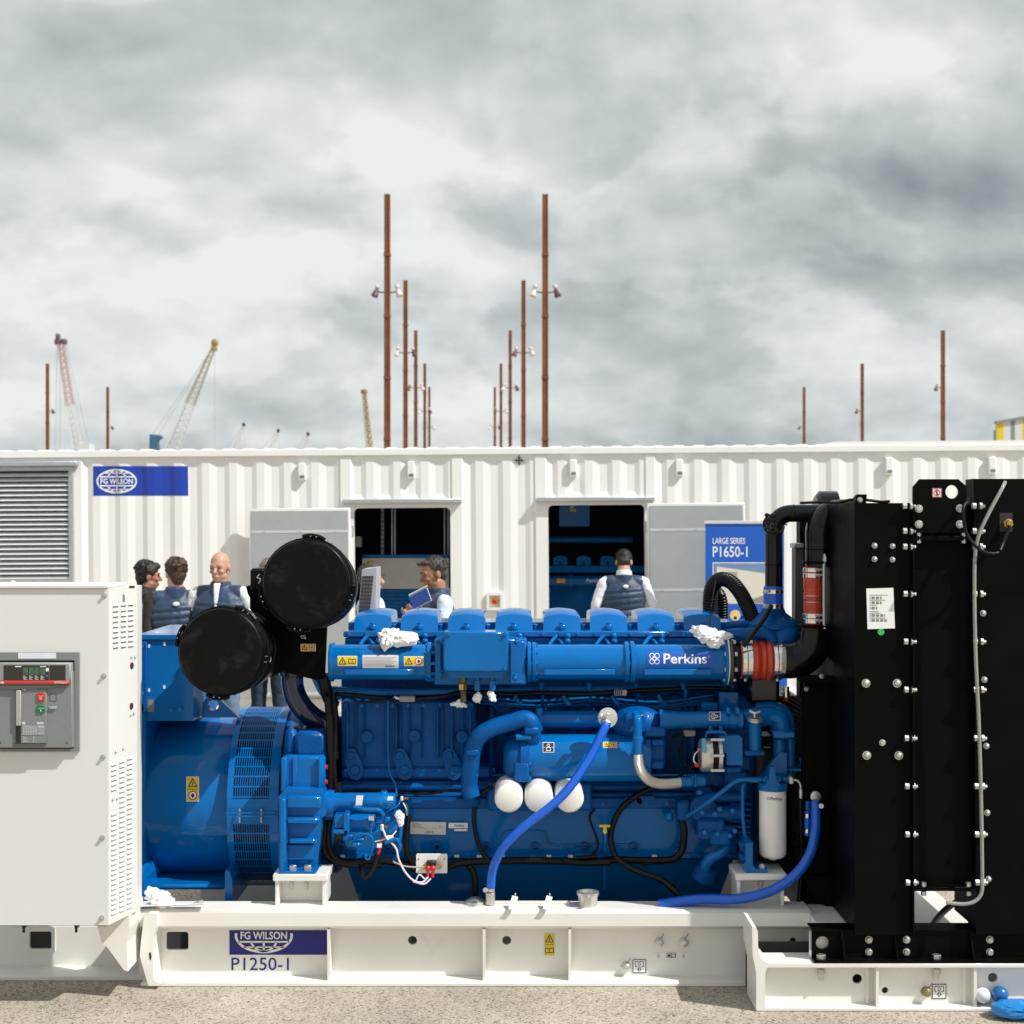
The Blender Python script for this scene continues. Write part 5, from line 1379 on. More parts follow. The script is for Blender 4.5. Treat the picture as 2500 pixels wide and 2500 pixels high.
T('exhaust_elbow', [(715, 1640, 7.0), (714, 1668, 7.0), (722, 1700, 7.0), (745, 1735, 7.0), (785, 1765, 7.02), (840, 1778, 7.1)], 27, mat('dark painted duct', (.004, .012, .05), .2, coat=.5), gs, 24)
VC('elbow_collar', 714, 1630, 1650, 32, 7.0, mat('dark painted duct', (.004, .012, .05), .2), gs, 24)
T('oil_feed_pipe', [(762, 1640, 6.88), (775, 1672, 6.88), (795, 1700, 6.9), (830, 1702, 6.95)], 7, BLUE, gs, 10)
T('intake_hose', [(790, 1650, 6.85), (800, 1700, 6.9), (815, 1720, 6.95)], 15, RUB, gs, 14)

# ---- small fasteners and lines that crowd the engine side
BLB = MB().lathe((0, 0, 0), (0, -1, 0), [(0, .0125), (.003, .0125), (.0032, .0095), (.011, .0095), (.0125, .007)], 6).mesh('block_bolt', BLUE, smooth=30)
for k in range(38):
    inst('flange_bolt', BLB, P(842 + k * 25.4, 2090, 6.945), cr_, (0, k * .7, 0))
for k in range(9):
    for y in (1722, 1880):
        inst('block_bolt', BLB, P(845 + k * 38, y, 6.985), block, (0, k * .5, 0))
for k in range(22):
    inst('rail_bolt', BLB, P(852 + k * 43, 1549, 6.97), hr, (0, k * .6, 0))
for k in range(12):
    inst('band_bolt', BLB, P(1160 + k * 52, 1961, 6.945), cr_, (0, k * .4, 0))
for i, (y0, y1, Yl) in enumerate(((1700, 1712, 7.05), (1708, 1722, 7.1), (1716, 1726, 7.12), (1896, 1890, 7.0))):
    T('fuel_line', [(1165, y0, Yl), (1300, y1, Yl), (1450, y0 + 4, Yl), (1600, y1 + 2, Yl), (1740, y0 - 2, Yl)], 3.2, BLUE, gs, 8)
for i, x in enumerate((1205, 1322, 1438, 1553, 1668)):
    T('leak_off_pipe', [(x, 1672, 6.95), (x + 6, 1690, 6.93), (x + 2, 1715, 6.98), (x + 12, 1740, 7.1)], 4, BLUE, gs, 8)
    MB().lathe(P(x, 1668, 6.93), (0, -.3, -1), [(0, .013), (.012, .013), (.014, .009), (.03, .009)], 6).build('pipe_union', BLUE, gs)
T('earth_cable', [(840, 1935, 6.92), (880, 1928, 6.92), (950, 1932, 6.92), (1040, 1938, 6.92), (1100, 1930, 6.92), (1150, 1936, 6.9)], 3.5, RUB, gs, 8)
T('sensor_cable', [(1440, 2098, 6.86), (1460, 2060, 6.9), (1440, 2000, 6.92), (1452, 1975, 6.93)], 3, RUB, gs, 8)
T('sensor_cable', [(1560, 2098, 6.86), (1572, 2110, 6.86), (1600, 2104, 6.86), (1650, 2100, 6.86)], 3.5, RUB, gs, 8)
T('sensor_cable', [(850, 1702, 6.86), (880, 1714, 6.86), (920, 1712, 6.86), (965, 1704, 6.87)], 3, RUB, gs, 8)
T('sensor_cable', [(1640, 1800, 6.84), (1668, 1795, 6.83), (1660, 1840, 6.86), (1680, 1872, 6.84), (1700, 1880, 6.8)], 3, RUB, gs, 8)
T('alternator_cable', [(1694, 1862, 6.66), (1680, 1880, 6.7), (1650, 1900, 6.78), (1610, 1925, 6.85)], 3.4, RUB, gs, 8)
# ---- oil cooler, filters and pipes on the engine side
Yo = 6.82
oc = HC('oil_cooler', 1290, 1590, 1850, 57, Yo, BLUE, gs, 36)
cap_ = HC('cooler_end_cap', 1229, 1282, 1850, 55, Yo, CAST, oc, 32, [(0, .55), (.12, .8), (.3, .95), (.6, 1.0), (1, 1.0)])
HC('cooler_flange', 1270, 1292, 1850, 63, Yo, CAST, oc, 32)
for y in (1800, 1866, 1902):
    MB().cyl(P(1260, y, 6.72), P(1297, y, 6.72), .014, n=10).build('cooler_stud', BLUE, oc)
MB().bpx(1255, 1292, 1862, 1908, 6.70, 6.8, .008).build('cooler_bracket', CAST, oc)
def omap(x, y, l):
    v = max(-.98, min(.98, (1850 - y) / 57.0)); t_ = math.asin(v); r = L_(57, Yo) + .0012 + .0007 * l
    Yf = Yo - r * math.cos(t_)
    return V((X_(x, Yf), Yf, Z_(1850, Yo) + r * math.sin(t_)))
def port_label(mapf, x0, y0, x1, y1, par, side=False):
    s = Sheet(mapf, [y0 + (y1 - y0) * k / 8 for k in range(1, 8)]); s.rect(x0, y0, x1, y1, 1, 0); s.rect(x0 + 1.3, y0 + 1.3, x1 - 1.3, y1 - 1.3, 0, 1)
    cx, cy = (x0 + x1) / 2, (y0 + y1) / 2
    if side:
        s.ring(cx + 4, cy, 3.5, 3.5, 1.2, 1, 2, 14); s.line([(cx, cy - 5), (cx - 7, cy - 5), (cx - 7, cy + 5), (cx, cy + 5), (cx - 3, cy)], 1.4, 1, 2, True)
    else:
        s.ring(cx, cy - 4, 3.5, 3.5, 1.2, 1, 2, 14); s.line([(cx - 5, cy + 7), (cx - 5, cy + 1), (cx, cy - 1), (cx + 5, cy + 1), (cx + 5, cy + 7)], 1.4, 1, 2, True)
    s.line([(x0 + 2, cy), (x0 + 6, cy)], .7, 1, 2); s.line([(x1 - 6, cy), (x1 - 2, cy)], .7, 1, 2)
    return s.build('port_label', [INK, WHITE], par)
port_label(omap, 1325, 1807, 1353, 1829, oc)
warn('hot_label', oc, omap, 1472, 1806, 1507, 1819)
ch_ = MB(); ch_.bpx(1574, 1626, 1775, 1800, 6.74, 6.95, .008); ch_.bpx(1578, 1624, 1800, 1870, 6.78, 6.95, .01); ch_.bpx(1576, 1590, 1806, 1868, 6.73, 6.8, .006); ch_.bpx(1590, 1622, 1806, 1822, 6.74, 6.8, .006); ch_.bpx(1590, 1622, 1860, 1878, 6.74, 6.8, .006)
ch_.build('cooler_outlet_housing', CAST, gs)
# long water pipe above the cooler
HC('water_pipe', 1322, 1535, 1756, 21, 6.9, BLUE, gs, 24)
MB().bpx(1308, 1326, 1728, 1786, 6.86, 6.95, .006).build('pipe_bracket', BLUE, gs)
ell = T('water_elbow', [(1152, 1945, 6.8), (1146, 1915, 6.8), (1149, 1870, 6.78), (1156, 1826, 6.76), (1172, 1796, 6.74), (1205, 1776, 6.74), (1245, 1764, 6.74), (1280, 1755, 6.74), (1297, 1766, 6.74), (1300, 1795, 6.76), (1300, 1815, 6.78)], 21, CAST, gs, 20, 8)
T('water_elbow_tail', [(1152, 1900, 6.8), (1148, 1925, 6.8), (1152, 1948, 6.82), (1162, 1962, 6.88)], 12, CAST, gs, 14)
MB().bpx(1138, 1168, 1830, 1846, 6.72, 6.84, .006).build('elbow_flange', CAST, ell); MB().bpx(1280, 1316, 1776, 1794, 6.70, 6.8, .008).build('elbow_flange', CAST, ell)
HC('elbow_spigot', 1105, 1150, 1878, 9, 6.85, CAST, ell, 14)
MB().ball(P(1161, 1891, 6.78), .014, 10, 7).build('elbow_bolt', BLUE, ell)
# oil filters
for i, x in enumerate((1242, 1316, 1391)):
    a_ = P(x, 1951, 6.62); R_ = L_(35, 6.62)
    MB().lathe(a_, (0, 1, .06), [(0, R_ * .80), (.004, R_ * .92), (.012, R_ * .99), (.02, R_), (.2, R_), (.205, R_ * .9)], 32).build('oil_filter', WHITEP, gs, 50)
MB().bpx(1190, 1445, 1910, 1980, 6.84, 7.0, .01).build('filter_head', CAST, gs)
# drain hoses (royal blue)
dh = T('drain_hose', [(1482, 1764, 6.66), (1474, 1782, 6.64), (1446, 1838, 6.62), (1418, 1884, 6.6), (1385, 1930, 6.58), (1345, 1968, 6.57), (1300, 2003, 6.57), (1260, 2036, 6.57), (1228, 2070, 6.58), (1208, 2108, 6.6), (1200, 2140, 6.62), (1198, 2170, 6.63)], 11, ROYAL, gs, 16, 8)
VC('drain_collar', 1198, 2166, 2176, 11.5, 6.63, BAND, dh, 14)
MB().cyl(P(1185, 2173, 6.6), P(1185, 2173, 6.58), .011, n=14).build('clamp_screw', STEEL, dh)
vv = MB(); vv.lathe(P(1483, 1752, 6.68), (.25, -1, .1), [(0, .045), (.006, .045), (.008, .02), (.03, .018)], 20); vv.cyl(P(1476, 1760, 6.66), P(1486, 1770, 6.64), .014, n=10); vv.ball(P(1467, 1748, 6.63), .016, 10, 8); vv.cyl(P(1467, 1748, 6.63), P(1480, 1753, 6.66), .008, n=8)
vv.build('drain_valve', ALU, gs)
dh2 = T('drain_hose', [(1991, 1958, 6.68), (1992, 1990, 6.66), (1990, 2030, 6.64), (1981, 2075, 6.62), (1960, 2115, 6.6), (1925, 2150, 6.59), (1880, 2176, 6.585), (1830, 2190, 6.585), (1780, 2196, 6.59), (1730, 2195, 6.6), (1680, 2198, 6.61), (1610, 2208, 6.63)], 12.5, ROYAL, gs, 16, 8)
VC('hose_clamp', 1991, 1962, 1972, 13.5, 6.68, BAND, dh2, 16)
MB().cyl(P(2005, 1968, 6.66), P(2005, 1968, 6.64), .011, n=14).build('clamp_screw', STEEL, dh2)
MB().lathe(P(1990, 1943, 6.7), (0, -1, 0), [(0, .024), (.02, .024), (.022, .02)], 20).build('blanking_cap', ALU, gs)
vs_ = VC('coolant_sleeve', 1972, 1980, 2041, 9, 6.72, ROYAL, gs, 14)
for y0 in (1985, 2022):
    for dx in (0,): VC('hose_clamp', 1972, y0, y0 + 12, 9.8, 6.72, BAND, vs_, 14)
# cast elbow and braided hose
eb2 = T('cast_elbow', [(1552, 1745, 6.72), (1556, 1756, 6.68), (1557, 1775, 6.67), (1556, 1800, 6.67)], 11, BLUE, gs, 16)
MB().bpx(1526, 1580, 1742, 1790, 6.73, 6.8, .01).build('elbow_flange', CAST, eb2)
MB().ball(P(1555, 1765, 6.85), (.12, .1, .085), 20, 12).build('water_pump_dome', CAST, gs)
VC('hose_ferrule', 1557, 1797, 1842, 13.5, 6.67, BLUE, gs, 16)
BRAID = bpy.data.materials.new('braided steel'); BRAID.use_nodes = True
bn_ = BRAID.node_tree; bb = bn_.nodes['Principled BSDF']; bb.inputs['Base Color'].default_value = (.72, .68, .60, 1); bb.inputs['Metallic'].default_value = .8; bb.inputs['Roughness'].default_value = .35
wv = bn_.nodes.new('ShaderNodeTexWave'); wv.inputs['Scale'].default_value = 90; wv.wave_type = 'BANDS'; wv.bands_direction = 'DIAGONAL'; ge = bn_.nodes.new('ShaderNodeNewGeometry'); bn_.links.new(ge.outputs['Position'], wv.inputs['Vector'])
bu = bn_.nodes.new('ShaderNodeBump'); bu.inputs['Strength'].default_value = .7; bu.inputs['Distance'].default_value = .003; bn_.links.new(wv.outputs['Fac'], bu.inputs['Height']); bn_.links.new(bu.outputs[0], bb.inputs['Normal'])
T('braided_hose', [(1558, 1840, 6.67), (1560, 1866, 6.66), (1570, 1890, 6.66), (1590, 1908, 6.67), (1618, 1914, 6.68), (1660, 1911, 6.7)], 12.5, BRAID, gs, 18, 8)
HC('hose_ferrule', 1658, 1690, 1909, 12.5, 6.72, BLUE, gs, 16); HC('hose_union', 1686, 1724, 1905, 15, 6.76, BLUE, gs, 16); HC('hose_union', 1696, 1702, 1906, 18, 6.75, BLUE, gs, 6)
# water manifold to the right with its elbow
wm = HC('water_manifold', 1612, 1768, 1757, 20, 6.78, BLUE, gs, 24, [(0, 1.25), (.1, 1.15), (.3, 1.0), (.7, 1.0), (1, 1.08)])
def wmap(x, y, l):
    v = max(-.98, min(.98, (1757 - y) / 20.5)); t_ = math.asin(v); r = L_(21, 6.78) + .0012 + .0007 * l
    Yf = 6.78 - r * math.cos(t_)
    return V((X_(x, Yf), Yf, Z_(1757, 6.78) + r * math.sin(t_)))
port_label(wmap, 1731, 1738, 1759, 1756, wm, True)
HC('pipe_coupling', 1768, 1815, 1757, 23, 6.78, BLUE, gs, 24, [(0, .95), (.05, 1.0), (.2, 1.0), (.22, .94), (.3, .94), (.32, 1), (.7, 1), (.72, .94), (.78, .94), (.8, 1), (1, 1)])
for x in (1779, 1802): MB().bpx(x - 6, x + 6, 1728, 1745, 6.72, 6.78, .006).build('coupling_bolt', BLUE, gs)
mbp = MB(); mbp.bpx(1814, 1905, 1738, 1775, 6.8, 6.9, .03)
bigel = T('water_elbow', [(1812, 1757, 6.8), (1850, 1750, 6.82), (1880, 1748, 6.83), (1902, 1757, 6.83), (1908, 1780, 6.83), (1908, 1800, 6.83)], 24, BLUE, gs, 20)
T('water_elbow', [(1845, 1730, 6.9), (1890, 1728, 6.9), (1918, 1740, 6.9), (1928, 1775, 6.9), (1930, 1860, 6.9)], 14, BLUE, gs, 18)
MB().bpx(1888, 1941, 1786, 1803, 6.74, 6.9, .006).build('elbow_flange', BLUE, bigel)
VC('water_downpipe', 1903, 1803, 1866, 15, 6.82, BLUE, gs, 20); VC('water_downpipe', 1929, 1803, 1900, 12, 6.86, BLUE, gs, 18)
# filler with T-handle cap
ft = VC('oil_filler_tube', 1843, 1762, 1836, 15.5, 6.74, BLUE, gs, 22)
MB().lathe(P(1843, 1766, 6.74), (0, -.18, 1), [(0, .022), (.01, .024), (.012, .036), (.02, .037), (.024, .03), (.028, .03)], 24).build('filler_cap', ALU, ft)
MB().tube([P(1843, 1752, 6.71), P(1842, 1742, 6.71)], .006, 8, smooth=False).tube([P(1830, 1735, 6.71), P(1843, 1741, 6.705), P(1855, 1738, 6.71)], .0065, 8).build('cap_handle', ALU, ft)
MB().bpx(1818, 1868, 1834, 1846, 6.7, 6.85, .006).build('filler_base', CAST, gs)
# charging alternator
ca = HC('charging_alternator', 1712, 1742, 1843, 40, 6.72, ALU, gs, 32, [(0, .82), (.08, .95), (.2, 1), (1, 1)])
HC('alternator_band', 1742, 1756, 1843, 38, 6.72, RUB, ca, 32); HC('alternator_rear', 1756, 1767, 1843, 39, 6.72, ALU, ca, 32)
for y in (1806, 1845, 1881): MB().cyl(P(1735, y, 6.64), P(1768, y, 6.64), .007, n=8).build('alternator_bolt', ALU, ca)
MB().bpx(1714, 1724, 1804, 1836, 6.63, 6.66, .002).build('blue_tag', mat('light blue tag', (.1, .35, .6), .4), ca)
MB().ball(P(1701, 1868, 6.66), (.012, .01, .01), 10, 7).build('red_boot', REDP, ca)
T('signal_wire', [(1706, 1832, 6.68), (1696, 1842, 6.66), (1694, 1858, 6.66), (1703, 1866, 6.66)], 1.6, WHITEP, ca, 6)
MB().cyl(P(1703, 1829, 6.67), P(1712, 1829, 6.67), .006, n=8).build('terminal', COPPER, ca)
gdm = MB(); gdm.plate(pp([(1756, 1797), (1806, 1796), (1812, 1802), (1813, 1868), (1808, 1868), (1774, 1868), (1774, 1838), (1756, 1838)], 6.7), [], 6.70, 6.86)
gdm.build('belt_guard', BLUE, gs, 0)
MB().tube([P(1724, 1800, 6.68), P(1725, 1788, 6.68), P(1750, 1787, 6.68), P(1770, 1788, 6.68), P(1772, 1797, 6.68)], .007, 8, smooth=False).build('guard_loop', BLUE, gs)
for x in (1735, 1760): VC('bracket_post', x, 1772, 1790, 5, 6.74, BLUE, gs, 10)
MB().bpx(1770, 1812, 1870, 1890, 6.74, 6.86, .01).build('alternator_foot', CAST, gs)
# fuel filter with head
ff = MB().lathe(P(1886.5, 2088, 6.72), (0, 0, 1), [(-.008, .045), (0, .055), (.01, .0605), (.085, .061), (.0855, .0595), (.088, .0595), (.0885, .0605), (.298, .0605)], 36).build('fuel_filter', WHITEP, gs, 50)
VC('filter_drain', 1887, 2085, 2098, 11, 6.72, WHITEP, ff, 14)
def fmap(x, y, l):
    r = .0605 + .001 + .0006 * l; X0 = X_(1886.5, 6.72); dx = (x - 1886.5) / F * 6.66; t_ = math.asin(max(-.98, min(.98, dx / r)))
    Yf = 6.72 - r * math.cos(t_)
    return V((X0 + r * math.sin(t_), Yf, Z_(y, Yf)))
s = Sheet(fmap, [1860 + 4 * k for k in range(14)], 0); s.text('PK', 1876, 1946, 1905, 1954, 0, 0); s.ring(1871, 1949.5, 3, 3.4, 1, 0, 0, 12); s.text('POW', 1890, 1955, 1904, 1957.5, 0, 0); s.build('maker_lettering', [NAVY], ff)
hd = MB(); hd.lathe(P(1887, 1928, 6.72), (0, 0, 1), [(0, .064), (.025, .066), (.03, .062), (.034, .03)], 28); hd.bpx(1862, 1912, 1896, 1914, 6.7, 6.76, .01)
hd.plate(pp([(1866, 1920), (1908, 1920), (1894, 1902), (1891, 1872), (1880, 1872), (1877, 1902)], 6.66), [], 6.66, 6.72)
hd.plate(pp([(1852, 1905), (1921, 1905), (1921, 1838), (1905, 1836), (1882, 1862)], 6.78), [], 6.78, 6.82)
hdo = hd.build('fuel_filter_head', BLUE, gs, 30)
HC('head_union', 1832, 1862, 1904, 7, 6.72, BLUE, hdo, 8); HC('head_union', 1912, 1928, 1904, 7, 6.72, BLUE, hdo, 8)
MB().bpx(1926, 1938, 1897, 1915, 6.69, 6.73, .004).build('hose_nut', ALU, hdo)
T('fuel_line', [(1936, 1904, 6.71), (1948, 1906, 6.71), (1954, 1916, 6.71), (1955, 1928, 6.71)], 3.4, ALU, hdo, 10)
VC('line_ferrule', 1955, 1926, 1950, 5, 6.71, ALU, hdo, 10)
T('fuel_line', [(1955, 1948, 6.71), (1956, 2020, 6.72), (1958, 2100, 6.74), (1950, 2205, 6.7)], 5, RUB, hdo, 8)
T('fuel_pipe', [(1850, 1904, 6.72), (1815, 1904, 6.72), (1795, 1908, 6.72), (1760, 1935, 6.74), (1715, 1968, 6.76), (1678, 1992, 6.82)], 6, BLUE, gs, 12, 6)
T('fuel_pipe', [(1822, 2062, 6.75), (1814, 2000, 6.74), (1813, 1925, 6.74), (1817, 1915, 6.74)], 4.5, BLUE, gs, 10)
# right hand pipework, mounting foot, fuel pump cluster
VC('return_pipe', 1981, 1880, 1985, 17, 6.86, BLUE, gs, 22); MB().ball(P(1981, 1882, 6.86), (.033, .033, .03), 16, 10).build('return_bend', BLUE, gs)
MB().bpx(1926, 2004, 1878, 1884, 6.78, 6.92, .006).build('pipe_bracket', BLUE, gs); MB().plate(pp([(1953, 1850), (1962, 1852), (1960, 1879), (1956, 1879)], 6.8), [], 6.8, 6.83).build('bracket_web', BLUE, gs, 0)
VC('return_tail', 1972, 1955, 1985, 7, 6.73, BLUE, gs, 12)
fo = MB(); fo.plate(pp([(1820, 2140), (1874, 2140), (1874, 2122), (1846, 2122), (1838, 2112), (1838, 2056), (1820, 2060)], 6.63), [], 6.63, 6.8)
foo = fo.build('engine_foot', BLUE, gs, 0)
inst('bolt', hexbolt(.014), P(1860, 2116, 6.66), foo); 
for y in (2064, 2095): MB().bpx(1806, 1822, y - 8, y + 8, 6.66, 6.72, .008).build('foot_bolt', CAST, foo)
fp = MB()
fp.lathe(P(1712, 1968, 6.9), (0, -1, 0), [(0, .06), (.07, .06), (.075, .05), (.08, .02)], 24)
HCl = [(1720, 1812, 1945, 12), (1725, 1815, 1985, 20), (1722, 1800, 2030, 16)]
for a, b, y, r in HCl:
    rr = L_(r, 6.85); fp.cyl((X_(a, 6.8), 6.85, Z_(y, 6.85)), (X_(b, 6.8), 6.85, Z_(y, 6.85)), rr, n=20, ch=.004)
fp.bpx(1706, 1770, 2000, 2054, 6.8, 6.95, .012); fp.bpx(1735, 1785, 2030, 2066, 6.78, 6.9, .01); fp.bpx(1700, 1740, 1925, 1960, 6.86, 7.0, .012); fp.bpx(1770, 1830, 1880, 1960, 6.9, 7.05, .015); fp.bpx(1655, 1686, 1955, 2005, 6.84, 6.95, .01)
fp.bpx(1744, 1840, 1840, 1890, 6.92, 7.1, .02); fp.bpx(1712, 1790, 1885, 1925, 6.95, 7.1, .015)
fp.build('fuel_pump', CAST, gs, 35)
for k in range(9):
    x, y = 1708 + (k * 37) % 105, 1935 + (k * 53) % 110
    MB().cyl(P(x, y, 6.8), P(x, y, 6.77), .011, n=6).build('pump_bolt', BLUE, gs)
for k in range(6):
    MB().bpx(1780, 1836, 1960 + k * 14, 1967 + k * 14, 6.86 - .004 * k, 6.96, .004).build('pump_fin', CAST, gs)
T('drain_elbow', [(1775, 2050, 6.84), (1772, 2070, 6.83), (1755, 2085, 6.82), (1735, 2095, 6.82), (1722, 2115, 6.83), (1720, 2140, 6.85)], 13, BLUE, gs, 16)
MB().lathe(P(1720, 2133, 6.86), (.4, -.2, 1), [(-.03, .05), (.03, .05)], 20).build('drain_flange', CAST, gs)
B('gear_housing', 1786, 1845, 1700, 2070, 7.0, 7.4, CAST, gs, .02)
B('pump_plate', 1756, 1803, 1690, 1775, 6.92, 6.98, BLUE, gs, .003); B('pump_ledge', 1712, 1752, 1716, 1735, 6.9, 7.0, BLUE, gs, .004)
B('timing_cover_filler', 1836, 1960, 1700, 2190, 7.3, 7.8, mat('near black casting', (.006, .008, .014), .3, coat=.3), gs, .02)  # added dark filler, hides the bright gap behind the fuel filter
B('front_cover', 1826, 1905, 1650, 1720, 6.95, 7.3, mat('near black casting', (.006, .008, .014), .3, coat=.3), gs, .02)
HC('belt_pulley', 1905, 1930, 1880, 60, 7.25, BLACK, gs, 32); HC('belt_pulley', 1900, 1940, 2020, 80, 7.3, BLACK, gs, 32)
B('steel_strip', 1860, 1884, 1786, 1798, 6.98, 6.99, mat('pale strip', (.6, .56, .5), .5), gs); B('steel_strip', 1865, 1881, 1823, 1826, 6.97, 6.98, mat('pale strip', (.6, .56, .5), .5), gs)
VC('hose_clamp', 1920, 1676, 1704, 7, 6.95, BAND, gs, 12); VC('hose_joint', 1920, 1690, 1712, 9, 7.0, RED, gs, 12)
# dipstick
dp = T('dipstick', [(1477, 2034, 6.84), (1478, 2060, 6.86), (1477, 2095, 6.9), (1476, 2170, 6.96)], 4, BLUE, gs, 10)
MB().bpx(1463, 1490, 2014, 2020, 6.83, 6.845, .002).plate(pp([(1473, 2020), (1480, 2020), (1482, 2032), (1477, 2037), (1472, 2032)], 6.83), [], 6.83, 6.845).build('dipstick_handle', mat('yellow handle', (.72, .5, .02), .4), dp)
# starter motors
st = HC('starter_motor', 806, 965, 1959, 24, 6.82, BLUE, gs, 28, [(0, 1.1), (.04, 1.1), (.05, .98), (.25, .98), (.26, 1.0), (.72, 1.0), (.73, 1.03), (.84, 1.03), (.85, .98), (1, .95)])
HC('starter_flange', 790, 812, 1965, 36, 6.83, BLUE, st, 24)
MB().bpx(928, 944, 1934, 1945, 6.8, 6.86, .004).build('starter_lug', BLUE, st)
T('starter_strap', [(864, 1970, 6.74), (890, 1976, 6.73), (925, 1978, 6.74), (936, 1990, 6.76)], 5.5, BLUE, st, 10)
so = HC('starter_solenoid', 816, 915, 2008, 23, 6.80, BLUE, gs, 26, [(0, .85), (.02, .95), (.3, .95), (.31, 1.08), (.38, 1.08), (.39, .98), (1, .98)])
MB().bpx(815, 846, 1990, 2022, 6.72, 6.8, .004).build('solenoid_block', BLUE, so)
MB().bpx(838, 852, 1986, 2036, 6.70, 6.82, .004).build('solenoid_flange', BLUE, so)
MB().bpx(812, 850, 2026, 2036, 6.70, 6.82, .004).build('solenoid_foot', BLUE, so)
s = Sheet(flatmap(6.765)); s.poly([(870, 1942), (887, 1942), (884, 1966), (868, 1966)], 0); s.build('white_sticker', [WHITE], st)
s = Sheet(flatmap(6.765)); s.poly([(947, 1944), (960, 1944), (960, 1954), (945, 1954)], 0); s.build('white_sticker', [WHITE], st)
s = Sheet(flatmap(6.75)); s.rect(900, 1992, 913, 2003, 0); s.build('white_sticker', [WHITE], so)
VC('terminal', 981, 1944, 1955, 4, 6.8, WHITEP, st, 8); MB().cyl(P(983, 1949, 6.8), P(997, 1949, 6.8), .0055, n=10).build('copper_stud', COPPER, st)
VC('terminal', 933, 2012, 2028, 4.5, 6.76, WHITEP, so, 8); MB().cyl(P(936, 2018, 6.76), P(947, 2018, 6.76), .006, n=10).build('copper_stud', COPPER, so)
wires = [([(936, 2028, 6.75), (944, 2046, 6.74), (958, 2060, 6.74), (968, 2074, 6.73), (974, 2100, 6.72), (990, 2130, 6.71), (1010, 2150, 6.71), (1030, 2154, 6.71), (1044, 2143, 6.72)], 2.4, mat('pinkish white wire', (.75, .62, .66), .5), 'signal_wire'),
         ([(1008, 2152, 6.71), (1035, 2158, 6.71), (1052, 2145, 6.72)], 2.2, MATS['pinkish white wire'], 'signal_wire'),
         ([(1015, 2150, 6.72), (1024, 2135, 6.72), (1036, 2145, 6.72), (1046, 2142, 6.72)], 1.8, WHITEP, 'signal_wire'),
         ([(932, 2045, 6.76), (928, 2070, 6.75), (922, 2086, 6.75)], 4, REDP, 'battery_cable'),
         ([(933, 2030, 6.76), (932, 2046, 6.76)], 2, RUB, 'battery_cable'),
         ([(922, 2086, 6.75), (918, 2105, 6.74), (906, 2130, 6.73), (893, 2142, 6.74), (884, 2132, 6.76), (882, 2112, 6.8)], 6.5, RUB, 'battery_cable'),
         ([(846, 2060, 6.76), (852, 2046, 6.74), (880, 2036, 6.73), (903, 2040, 6.73), (911, 2056, 6.73), (905, 2085, 6.74), (900, 2095, 6.75)], 2.6, BLUE, 'painted_wire'),
         ([(903, 2040, 6.73), (920, 2030, 6.73), (930, 2024, 6.75)], 2, BLUE, 'painted_wire'),
         ([(905, 2035, 6.73), (908, 2015, 6.74), (914, 2004, 6.75)], 2, BLUE, 'painted_wire'),
         ([(940, 2058, 6.74), (955, 2052, 6.74), (970, 2050, 6.74), (976, 2068, 6.75), (968, 2090, 6.78), (962, 2098, 6.8)], 5, BLUE, 'painted_wire'),
         ([(952, 2032, 6.76), (964, 2022, 6.76), (972, 2010, 6.77)], 5.5, BLUE, 'painted_wire'),
         ([(978, 2020, 6.78), (976, 2040, 6.78), (972, 2060, 6.78)], 5.5, BLUE, 'painted_wire'),
         ([(938, 1986, 6.77), (955, 1976, 6.75), (970, 1968, 6.75), (977, 1955, 6.77)], 1.8, BLUE, 'painted_wire'),
         ([(984, 1960, 6.8), (992, 1975, 6.8), (994, 1990, 6.82)], 1.6, WHITEP, 'signal_wire'),
         ([(990, 1960, 6.8), (996, 1975, 6.8), (996, 1990, 6.82)], 1.4, GREENP, 'signal_wire'),
         ([(960, 2104, 6.76), (985, 2114, 6.74), (1010, 2117, 6.73), (1036, 2117, 6.73)], 2.2, GREYL, 'signal_wire'),
         ([(916, 2055, 6.76), (935, 2050, 6.75), (955, 2042, 6.75), (968, 2028, 6.76)], 1.6, WHITEP, 'signal_wire')]
for pts, r, m_, nm in wires: T(nm, pts, r, m_, gs, 8)
o = MB(); o.bpx(945, 960, 2040, 2050, 6.74, 6.75, .001); o.bpx(920, 932, 2060, 2070, 6.74, 6.745, .001); o.build('wire_tag', WHITE, gs)
MB().lathe(P(898, 2092, 6.75), (0, -1, .1), [(0, .014), (.008, .014), (.009, .007), (.002, .006)], 14, caps=False).build('ring_terminal', BLUE, gs)
for x0, x1, y0, y1, Ya in ((858, 880, 2058, 2068, 6.72), (836, 862, 2038, 2052, 6.74), (868, 890, 2046, 2054, 6.73), (916, 950, 1998, 2012, 6.76), (955, 975, 1982, 1995, 6.78), (938, 952, 1995, 2008, 6.75), (960, 976, 1980, 1996, 6.77)):
    MB().bpx(x0, x1, y0, y1, Ya, Ya + .04, .005).build('solenoid_connector', BLUE, gs)
